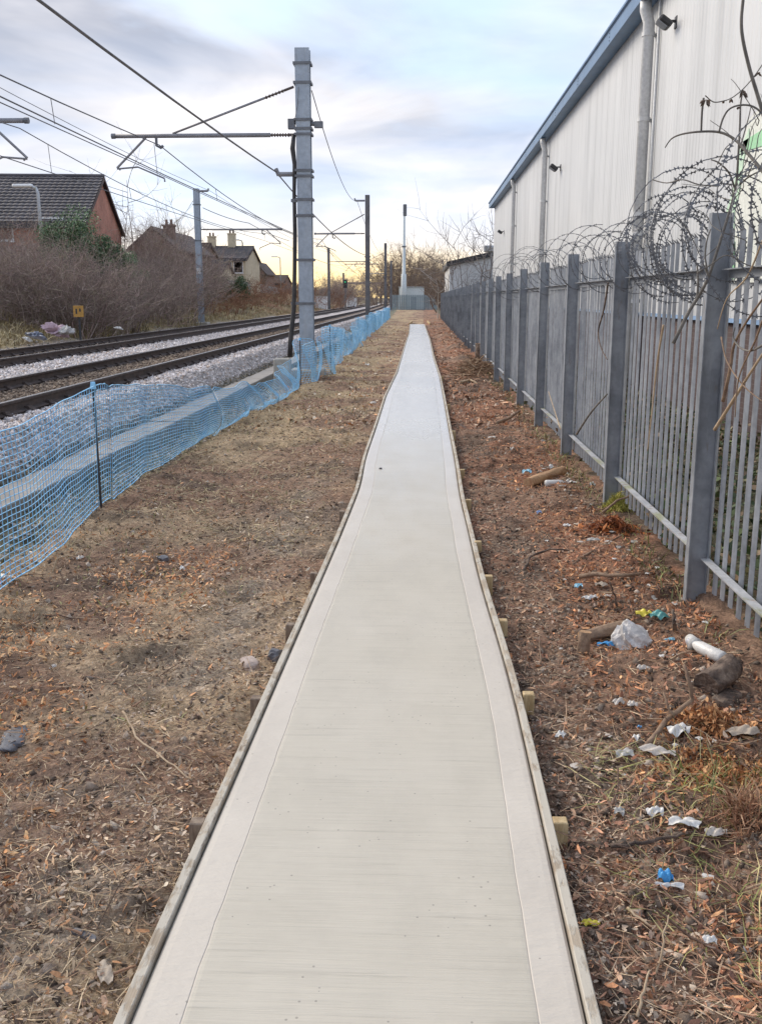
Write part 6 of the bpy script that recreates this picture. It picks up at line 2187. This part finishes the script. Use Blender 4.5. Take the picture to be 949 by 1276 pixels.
branch('dead_stem', 'thin stalk standing on the bare mud near the path', [(673, 830, 0.0), (672, 810, 0.06), (672, 795, 0.10)], 0.005, M['bark'], 'stem')
branch('fallen_twig', 'pale dry stalk slanting across the soil near the bottom right', [(780, 1135, 0.01), (800, 1152, 0.02), (818, 1164, 0.0)], 0.005, M['straw'], 'twig')
branch('fallen_twig', 'upright pale stalk rising from the soil at the bottom right', [(815, 1222, 0.0), (825, 1180, 0.05), (832, 1145, 0.09)], 0.004, M['straw'], 'twig')
branch('fallen_twig', 'long dry stalk leaning at the very bottom of the right strip', [(792, 1272, 0.0), (800, 1240, 0.03), (808, 1215, 0.05)], 0.005, M['straw'], 'twig')
branch('fallen_branch', 'brown branch lying along the soil above the blue foil wrapper', [(760, 1058, 0.01), (800, 1055, 0.02), (840, 1045, 0.02), (872, 1040, 0.01)], 0.008, M['bark_dark'])

# logs, stump, split wood
def log(label, p0, p1, r, mat, h=0.03, name='cut_log', cap=None):
    a = gp(p0[0], p0[1], 0.02); b = gp(p1[0], p1[1], 0.02)
    a.z = float(gh(a.x, a.y)) + r * 0.7; b.z = float(gh(b.x, b.y)) + r * 0.7 + h
    if abs(p1[0] - p0[0]) < 3:      # standing piece
        a.z -= r * 0.7; b.x, b.y = a.x + 0.01, a.y + 0.01; b.z = a.z + h + 0.07
        a, b = b, a
    root = empty(name, a); tag(root, label, 'log', 'cut logs and stumps')
    d = (b - a); L = d.length; d.normalize()
    u = d.orthogonal().normalized(); v = d.cross(u)
    n, m = 28, 22
    V, F = [], []
    sd = random.random() * 50
    bendv = u * random.uniform(-0.15, 0.15) * r
    for i in range(m):
        t = i / (m - 1)
        for k in range(n):
            g_ = 2 * math.pi * k / n
            rr = r * (1 + 0.30 * (float(fbm(np.array(math.cos(g_) * 2 + sd), np.array(math.sin(g_) * 2 + t * L / r * 0.35), 3)) - 0.5) + 0.05 * math.sin(k * 5.1 + i * 0.3))
            end = random.gauss(0, r * 0.03) if i in (0, m - 1) else 0
            V.append(a + d * (L * t + end) + bendv * math.sin(math.pi * t) + (u * math.cos(g_) + v * math.sin(g_)) * rr)
    for i in range(m - 1):
        for k in range(n):
            F.append((i * n + k, i * n + (k + 1) % n, (i + 1) * n + (k + 1) % n, (i + 1) * n + k))
    F.append(tuple((m - 1) * n + k for k in range(n)))
    mb = MB(); mb.add(V, F)
    o = mb.build('trunk', mat, root, True); o.matrix_parent_inverse = rel(root)
    mb = MB(); ring = V[:n]
    c = a + d * r * 0.06
    mb.add([c] + [q * 1.0 for q in ring], [(0, 1 + (k + 1) % n, 1 + k) for k in range(n)])
    o = mb.build('cut_face', cap or M['wood_cut'], root); o.matrix_parent_inverse = rel(root)


log('reddish log lying behind the bright blue scrap', (722, 792), (778, 789), 0.035, M['bark'])
log('short upright cut log beside the bright blue scrap', (726, 808), (726, 790), 0.032, M['bark'], 0.05)
log('dark rotten stump with a round end at the fence foot', (878, 868), (908, 853), 0.062, M['bark_dark'], 0.02, cap=M['bark_dark'])
log('orange brown split log below the third fence post', (658, 606), (700, 592), 0.05, M['wood_cut'])
log('upright dark stump on the brush heap by the far fence', (600, 452), (601, 443), 0.19, M['bark_dark'], 0.45)
o = None


def lump(name, label, cat, px, py, sx, sy, sz, mat, seed, rough=0.25, sub=3, group=None, sink=0.25, boxy=0.5):
    import bmesh
    bm = bmesh.new()
    bmesh.ops.create_icosphere(bm, subdivisions=sub, radius=1.0)
    g = np.random.default_rng(seed)
    o1, o2 = g.random(2) * 40
    for v in bm.verts:
        n = v.co.copy()
        k = 1 + rough * (float(fbm(np.array(n.x * 1.4 + o1), np.array(n.y * 1.4 + n.z * 0.9 + o2), 3)) - 0.5) * 2
        # flattened facets
        for ax in range(3):
            n[ax] = math.copysign(abs(n[ax]) ** boxy, n[ax])
        v.co = Vector((n.x * sx * k, n.y * sy * k, n.z * sz * k))
    me = bpy.data.meshes.new(name)
    bm.to_mesh(me); bm.free()
    me.materials.append(mat)
    p = gp(px, py, 0.0)
    zz = float(gh(p.x, p.y))
    o = link(name, me)
    o.location = (p.x, p.y, zz + sz * (1 - 2 * sink) * 0.6)
    o.rotation_euler = (0, 0, g.random() * 6)
    tag(o, label, cat, group)
    return o


lump('brick_fragment', 'pale pinkish broken brick on the soil left of the path', 'brick', 311, 818, 0.065, 0.04, 0.03, M['stone'], 301, 0.15)
lump('stone', 'dark grey stone against the left path board', 'stone', 343, 806, 0.035, 0.045, 0.05, M['slate'], 302, 0.3)
lump('slate_piece', 'flat dark slate slab at the left edge of view', 'slab', 16, 904, 0.115, 0.05, 0.016, M['slate'], 303, 0.45, 4, boxy=0.6)
lump('stone', 'dark stone lying on the grass left of the path', 'stone', 202, 690, 0.05, 0.035, 0.02, M['slate'], 304, 0.25)
lump('dark_scrap', 'thin black scrap of rubber low on the left', 'rubber', 104, 1156, 0.05, 0.012, 0.008, M['slate'], 305, 0.2)
lump('pebble', 'tiny dark pebble lying on the clean concrete', 'pebble', 474, 590, 0.014, 0.014, 0.01, M['slate'], 306, 0.2).location.z = 0.056
def heap(name, label, cat, px, py, sx, sy, hz, pal, seed, n=420, lmax=0.05, up=0.7, straw=False):
    """a low crumbling pile of small pieces nobody could count"""
    g = np.random.default_rng(seed)
    p = gp(px, py, 0.0)
    x = p.x + g.normal(0, sx, n); y = p.y + g.normal(0, sy, n)
    lift = hz * np.exp(-((x - p.x) / sx) ** 2 / 1.6 - ((y - p.y) / sy) ** 2 / 1.6)
    if straw:
        V, F, C = straws(n, None, 0, 0, 0.03, lmax, (0.0015, 0.004), pal, seed, up=0.9, curl=0.5, xy=(x, y))
        V[:, 2] += np.repeat(lift * g.random(n), 6)
    else:
        L = g.uniform(0.01, lmax, n) / 2; W = L * g.uniform(0.15, 0.5, n); h = g.normal(0, 0.4, n) * W
        base = np.zeros((n, 6, 3))
        for q, (a_, b_) in enumerate(((-1, .6), (-.9, -.6), (.1, 1), (.1, -1), (1, .4), (.9, -.4))):
            base[:, q] = np.stack([L * a_ * (1 + g.normal(0, .2, n)), W * b_ * (1 + g.normal(0, .2, n)), h * (q in (2, 3))], -1)
        P = rot_cols(base, g.random(n) * 6.283, g.normal(0, up, n), g.normal(0, up, n))
        P = P + np.stack([x, y, gh(x, y) + lift * g.random(n) ** 0.5 + 0.004], -1)[:, None, :]
        V = P.reshape(-1, 3)
        F = ((np.arange(n) * 6)[:, None, None] + np.array([[0, 1, 3, 2], [2, 3, 5, 4]])[None]).reshape(-1, 4)
        pl = np.array(pal, float)
        C = np.repeat(pl[g.integers(0, len(pl), n)] * (0.6 + 0.8 * g.random((n, 1))), 6, 0)
    o = link(name, np_mesh(name, V, F, M['chips'], C))
    tag(o, label, cat, kind='stuff')


ROT = [(0.50, 0.24, 0.10), (0.42, 0.18, 0.07), (0.30, 0.13, 0.06), (0.58, 0.33, 0.16)]
heap('rotten_wood', 'crumbling orange rotten wood in front of the dark stump', 'rotten wood', 883, 903, 0.11, 0.07, 0.06, ROT, 307, 900)
heap('rotten_wood', 'rust coloured crumbled wood at the foot of the second fence post', 'rotten wood', 762, 668, 0.10, 0.08, 0.12, [(0.42, 0.15, 0.05), (0.30, 0.10, 0.04), (0.22, 0.09, 0.05)], 308, 700, 0.07)
heap('rotten_wood', 'reddish splinters scattered below the rotten wood at the right edge', 'splinters', 905, 960, 0.16, 0.12, 0.03, ROT, 311, 1500)
heap('moss_clump', 'bright yellow green moss clump against the second fence post', 'moss', 768, 640, 0.06, 0.05, 0.16, [(0.42, 0.40, 0.09), (0.32, 0.32, 0.07), (0.50, 0.44, 0.14)], 309, 1500, 0.07, straw=True)
heap('dead_grass_tuft', 'reddish brown dead grass tuft at the right edge', 'dead grass', 930, 1025, 0.06, 0.05, 0.05, [(0.40, 0.22, 0.13), (0.30, 0.15, 0.09), (0.46, 0.30, 0.19)], 312, 700, 0.2, straw=True)


def bag(name, label, cat, x, y, zz, sx, sy, sz, mat, seed, group=None, rz=None, sub=4, crease=0.35):
    """a slumped, creased bag: closed, gathered at the top"""
    import bmesh
    bm = bmesh.new()
    bmesh.ops.create_icosphere(bm, subdivisions=sub, radius=1.0)
    g = np.random.default_rng(seed)
    o1, o2 = g.random(2) * 40
    C0 = np.array([v.co for v in bm.verts])
    ridg = 1 - np.abs(2 * fbm(C0[:, 0] * 1.3 + o1 + C0[:, 2], C0[:, 1] * 1.3 + o2, 2) - 1) * 2
    fine = fbm(C0[:, 0] * 3.1 + o2, C0[:, 2] * 3.1 + C0[:, 1] * 2.2 + o1, 3) - 0.5
    k = 1 + crease * (ridg - 0.5) + crease * 0.9 * fine
    top = np.clip(C0[:, 2], 0, 1)
    squeeze = 1 - 0.45 * top ** 2
    for v, c, kk, q in zip(bm.verts, C0, k, squeeze):
        z_ = c[2] * sz * kk
        if c[2] < 0: z_ *= 0.45
        v.co = Vector((c[0] * sx * kk * q, c[1] * sy * kk * q, z_ + sz * 0.2))
    me = bpy.data.meshes.new(name)
    bm.to_mesh(me); bm.free()
    me.materials.append(mat)
    o = link(name, me)
    o.location = (x, y, zz); o.rotation_euler = (g.normal(0, 0.2), g.normal(0, 0.25), g.random() * 6 if rz is None else rz)
    tag(o, label, cat, group)
    return o


q = gp(787, 806, 0.0)
bag('plastic_bag', 'large crumpled white plastic bag beside the bright blue scrap', 'bag', q.x, q.y, float(gh(q.x, q.y)), 0.10, 0.085, 0.11, plastic('dirty_white_bag', (0.62, 0.59, 0.57), 0.42, 0.35), 401, GRP)
lump('earth_clod', 'grey brown hump of earth by the dark stump', 'clod', 905, 876, 0.07, 0.05, 0.025, M['bark_dark'], 310, 0.5, 4)

# white bottle and its lid
p = gp(880, 826, 0.03)
bt = empty('plastic_bottle', (p.x, p.y, float(gh(p.x, p.y)) + 0.035), R(118)); tag(bt, 'white plastic bottle lying by the dark stump', 'bottle')
MB().tube([(-0.11, 0, 0), (-0.10, 0, 0), (-0.04, 0, 0), (0.05, 0, 0.004), (0.085, 0, 0.006), (0.10, 0, 0.007), (0.12, 0, 0.008)], [0.026, 0.033, 0.034, 0.033, 0.022, 0.014, 0.014], 14).build('body', WHT, bt, True)
MB().tube([(0.118, 0, 0.008), (0.14, 0, 0.009)], 0.017, 12).build('cap', plastic('pale_cap', (0.5, 0.5, 0.55)), bt)
p = gp(861, 809, 0.05)
ring = []
cup = empty('paper_cup', (p.x, p.y, float(gh(p.x, p.y)) + 0.045)); tag(cup, 'open white cup facing the camera behind the plastic bottle', 'cup')
mb = MB()
prof = [(0.0, 0.028), (0.09, 0.038), (0.092, 0.041), (0.088, 0.036), (0.005, 0.024)]
mb.tube([(0, -a + 0.04, 0.0) for a, r_ in prof], [r_ for a, r_ in prof], 16)
mb.build('body', WHT, cup, True)
p = gp(693, 604, 0.03)
b2 = empty('plastic_bottle', (p.x, p.y, float(gh(p.x, p.y)) + 0.04), R(10)); tag(b2, 'clear white drinks bottle lying in front of the split log', 'bottle')
MB().tube([(-0.12, 0, 0), (-0.11, 0, 0), (0.04, 0, 0), (0.08, 0, 0), (0.10, 0, 0), (0.12, 0, 0)], [0.028, 0.036, 0.036, 0.02, 0.014, 0.014], 12).build('body', WHT, b2, True)
MB().tube([(0.118, 0, 0), (0.138, 0, 0)], 0.016, 10).build('cap', BLU, b2)

# brush heap by the far fence
p = gp(580, 452, 0.0)
g = np.random.default_rng(77)
n = 420
P0 = np.stack([1.28 + g.normal(0, 0.22, n), 24.0 + g.normal(0, 0.75, n), np.zeros(n)], -1)
P0[:, 2] = gh(P0[:, 0], P0[:, 1]) + 0.16 * g.random(n)
dv = g.normal(0, 1, (n, 3)); dv[:, 2] *= 0.35; dv /= np.linalg.norm(dv, axis=1, keepdims=True)
P1 = P0 + dv * g.uniform(0.1, 0.5, (n, 1))
V, F = seg_geo(P0, P1, g.uniform(0.006, 0.022, n), 0.005)
c = np.array([(0.30, 0.19, 0.12), (0.22, 0.14, 0.09), (0.42, 0.30, 0.2)])[g.integers(0, 3, n)]
o = link('brush_heap', np_mesh('brush_heap', V, F, M['twig'], np.repeat(c, 6, 0)))
tag(o, 'heap of cut brushwood against the fence far up the right strip', 'brushwood', kind='stuff')

# rubbish heap at the foot of the bank and fly tipped bags on it
for i, (px, py, Y, sx, sy, sz, m, lab) in enumerate([
    (45, 418, 27.5, 0.5, 0.35, 0.22, plastic('grey_blue_sheet', (0.20, 0.22, 0.28)), 'grey blue crumpled sheet on the heap by the far track'),
    (70, 411, 27.8, 0.55, 0.4, 0.33, plastic('pink_fabric', (0.50, 0.36, 0.40), 0.8), 'pink crumpled fabric on top of the heap by the far track'),
    (84, 412, 27.6, 0.35, 0.3, 0.25, plastic('pale_rag', (0.46, 0.44, 0.42), 0.8), 'pale rag right of the pink fabric by the far track'),
    (34, 422, 27.2, 0.2, 0.15, 0.10, WHT, 'small white bag left of the heap by the far track'),
    (148, 409, 31, 0.2, 0.15, 0.09, WHT, 'white bag on the gravel right of the orange plate'),
    (17, 342, 36, 0.35, 0.3, 0.35, plastic('navy_bag', (0.03, 0.035, 0.07)), 'dark blue dumped bag high in the brambles'),
    (26, 350, 35.8, 0.22, 0.2, 0.2, plastic('lilac_bag', (0.36, 0.36, 0.52)), 'pale lilac bag right of the dark blue dumped bag'),
    (16, 355, 35.6, 0.2, 0.2, 0.16, OFF, 'cream bag under the dark blue dumped bag'),
    (26, 358, 35.4, 0.17, 0.15, 0.08, WHT, 'white bag under the pale lilac bag')]):
    q = dp(px, py, Y)
    zz = max(q.z - sz * 0.25, float(gh(q.x, Y, False)) - 0.02) if i < 5 else q.z - sz * 0.3
    bag('dumped_bag', lab, 'rubbish bag', q.x, Y, zz, sx * 0.62, sy * 0.7, sz * 0.6, m, 320 + i, 'dumped bags and rags', crease=0.6)

# ------------------------------------------------------------------ bare climber and dead stems on the fence
def fpts(L, Y):
    out = []
    for i, (px, py) in enumerate(L):
        out.append(dp(px, py, Y[i] if hasattr(Y, '__len__') else Y))
    return out


def smooth_pts(P, n=5):
    out = []
    for i in range(len(P) - 1):
        p0 = P[max(i - 1, 0)]; p1 = P[i]; p2 = P[i + 1]; p3 = P[min(i + 2, len(P) - 1)]
        for k in range(n):
            t = k / n
            out.append(0.5 * ((2 * p1) + (p2 - p0) * t + (2 * p0 - 5 * p1 + 4 * p2 - p3) * t * t + (3 * p1 - p0 - 3 * p2 + p3) * t ** 3))
    out.append(P[-1])
    return out


cl = empty('bare_climber', (1.6, 5.5, 0)); tag(cl, 'bare grey climbing shrub sprawling over the fence and razor wire at the right', 'climber')
ci = rel(cl)


def stem(L, Y, r0, r1, name='stem', mat='bark_grey'):
    P = smooth_pts(fpts(L, Y))
    o = MB().tube(P, [lerp(r0, r1, i / (len(P) - 1)) for i in range(len(P))], 6).build(name, M[mat], cl, True)
    o.matrix_parent_inverse = ci


stem([(838, 428), (858, 388), (868, 372), (882, 345), (900, 290), (912, 250), (917, 225), (919, 195), (921, 160), (922, 130), (925, 112)], [5.35, 5.35, 5.35, 5.3, 5.3, 5.35, 5.4, 5.4, 5.45, 5.5, 5.5], 0.010, 0.004)
stem([(868, 372), (869, 350), (868, 330)], 5.35, 0.007, 0.004)
stem([(915, 236), (908, 216), (895, 203), (885, 199)], [5.4, 5.35, 5.3, 5.3], 0.006, 0.003)
stem([(915, 236), (930, 222), (949, 212), (975, 203)], [5.4, 5.3, 5.2, 5.1], 0.005, 0.003)
stem([(828, 184), (836, 173), (850, 167), (873, 164), (897, 165), (915, 174), (930, 190), (949, 213), (975, 250)], [5.6, 5.6, 5.55, 5.5, 5.45, 5.4, 5.3, 5.2, 5.1], 0.003, 0.010)
stem([(895, 165), (900, 148), (908, 136), (922, 131), (938, 133), (952, 145), (970, 170)], 5.3, 0.005, 0.005)
stem([(873, 164), (874, 140), (876, 122)], 5.5, 0.005, 0.006)
stem([(926, -8), (923, 25), (925, 50), (933, 85), (942, 115), (950, 142), (965, 200), (970, 260)], 4.9, 0.007, 0.010)
stem([(878, 119), (888, 127), (900, 126), (911, 122), (924, 112), (935, 100), (944, 88), (952, 76)], 5.4, 0.003, 0.003)
stem([(921, 185), (931, 150), (935, 132)], 5.4, 0.004, 0.002)
stem([(893, 205), (903, 185), (912, 176), (905, 165), (884, 150)], 5.4, 0.003, 0.0015)
stem([(930, 222), (940, 195), (944, 170), (949, 160)], 5.35, 0.003, 0.002)
stem([(812, 224), (830, 228), (850, 224), (870, 230), (895, 232)], [5.7, 5.6, 5.5, 5.45, 5.4], 0.003, 0.004)
stem([(882, 345), (878, 320), (880, 300), (885, 285)], 5.25, 0.005, 0.003)
stem([(868, 340), (885, 330), (905, 318), (930, 330), (949, 335)], 5.2, 0.004, 0.003)
g = np.random.default_rng(12)
for k in range(16):
    a0 = [(917, 225), (912, 250), (900, 290), (882, 345), (930, 190), (945, 150)][k % 6]
    dx, dy = g.normal(0, 26), g.normal(-14, 26)
    Yk = 5.1 + 0.5 * g.random()
    stem([a0, (a0[0] + dx * 0.5 + g.normal(0, 6), a0[1] + dy * 0.5 + g.normal(0, 6)), (a0[0] + dx, a0[1] + dy), (a0[0] + dx * 1.4 + g.normal(0, 8), a0[1] + dy * 1.3 + g.normal(0, 8))], [5.35, lerp(5.35, Yk, .5), Yk, Yk], 0.0028, 0.0012)
for (px, py, s) in ((879, 124, 1.3), (925, 112, 1.4), (911, 123, 0.7), (944, 90, 0.9), (901, 126, 0.4), (920, 133, 0.5)):
    g = np.random.default_rng(int(px))
    q = dp(px, py, 5.45)
    mb = MB()
    for k in range(5):
        a = g.random() * 6.28
        d = Vector((math.cos(a) * 0.4, math.sin(a) * 0.4, -1 + 0.8 * g.random())).normalized() * 0.035 * s
        sd = d.orthogonal().normalized() * 0.010 * s
        mb.add([q, q + d * 0.5 + sd, q + d, q + d * 0.5 - sd, q + d * 0.5 + d.cross(sd).normalized() * 0.008], [(0, 1, 4), (1, 2, 4), (2, 3, 4), (3, 0, 4)])
    o = mb.build('dead_leaf', M['bark_dark'], cl); o.matrix_parent_inverse = ci
    tag(o, kind='stuff')

# hanging dead stems and sticks on the fence, each its own
def fence_stick(label, L, X, r, mat):
    P = smooth_pts([xp(px, py, x) for (px, py), x in zip(L, X if hasattr(X, '__len__') else [X] * len(L))])
    o = MB().tube(P, [lerp(r, r * 0.5, i / (len(P) - 1)) for i in range(len(P))], 6).build('dead_stem', M[mat], None, True)
    tag(o, label, 'stem', 'dead stems on the fence')


fence_stick('long pale dead stem hanging down the bay before the tallest post', [(826, 405), (820, 440), (815, 480), (811, 520), (806, 562)], 1.60, 0.008, 'straw')
fence_stick('pale stripped branch leaning on the pales right of the tallest post', [(890, 535), (912, 500), (932, 468), (960, 425)], 1.58, 0.011, 'straw')
fence_stick('red brown dead stem twisting up the pales at the right edge', [(900, 500), (909, 460), (914, 430), (930, 400), (955, 365)], 1.57, 0.010, 'bark')
fence_stick('grey looping vine stem at the right edge of the fence', [(958, 425), (935, 437), (920, 432), (913, 420), (915, 408)], 1.56, 0.006, 'bark_grey')
fence_stick('dark crooked vine running down the bay after the second post', [(757, 352), (752, 385), (745, 412), (748, 432), (756, 448)], 1.60, 0.009, 'bark_dark')
fence_stick('dark stick slanting against the pales low in the third bay', [(718, 541), (735, 515), (756, 491)], 1.60, 0.013, 'bark_grey')
fence_stick('pale dead weed stalk rising by the third post', [(698, 535), (690, 510), (683, 488)], 1.52, 0.008, 'straw')
fence_stick('thin red stem crossing the pales just right of the tallest post', [(898, 420), (905, 450), (925, 480), (949, 500)], 1.56, 0.005, 'bark')
fence_stick('pale curled bramble cane at the right edge above the top rail', [(949, 300), (930, 345), (905, 372), (893, 410)], 1.54, 0.005, 'straw')
fence_stick('brown wisp of stems hanging at the right edge beside the razor wire', [(949, 400), (940, 425), (920, 470), (915, 520)], 1.55, 0.006, 'bark')
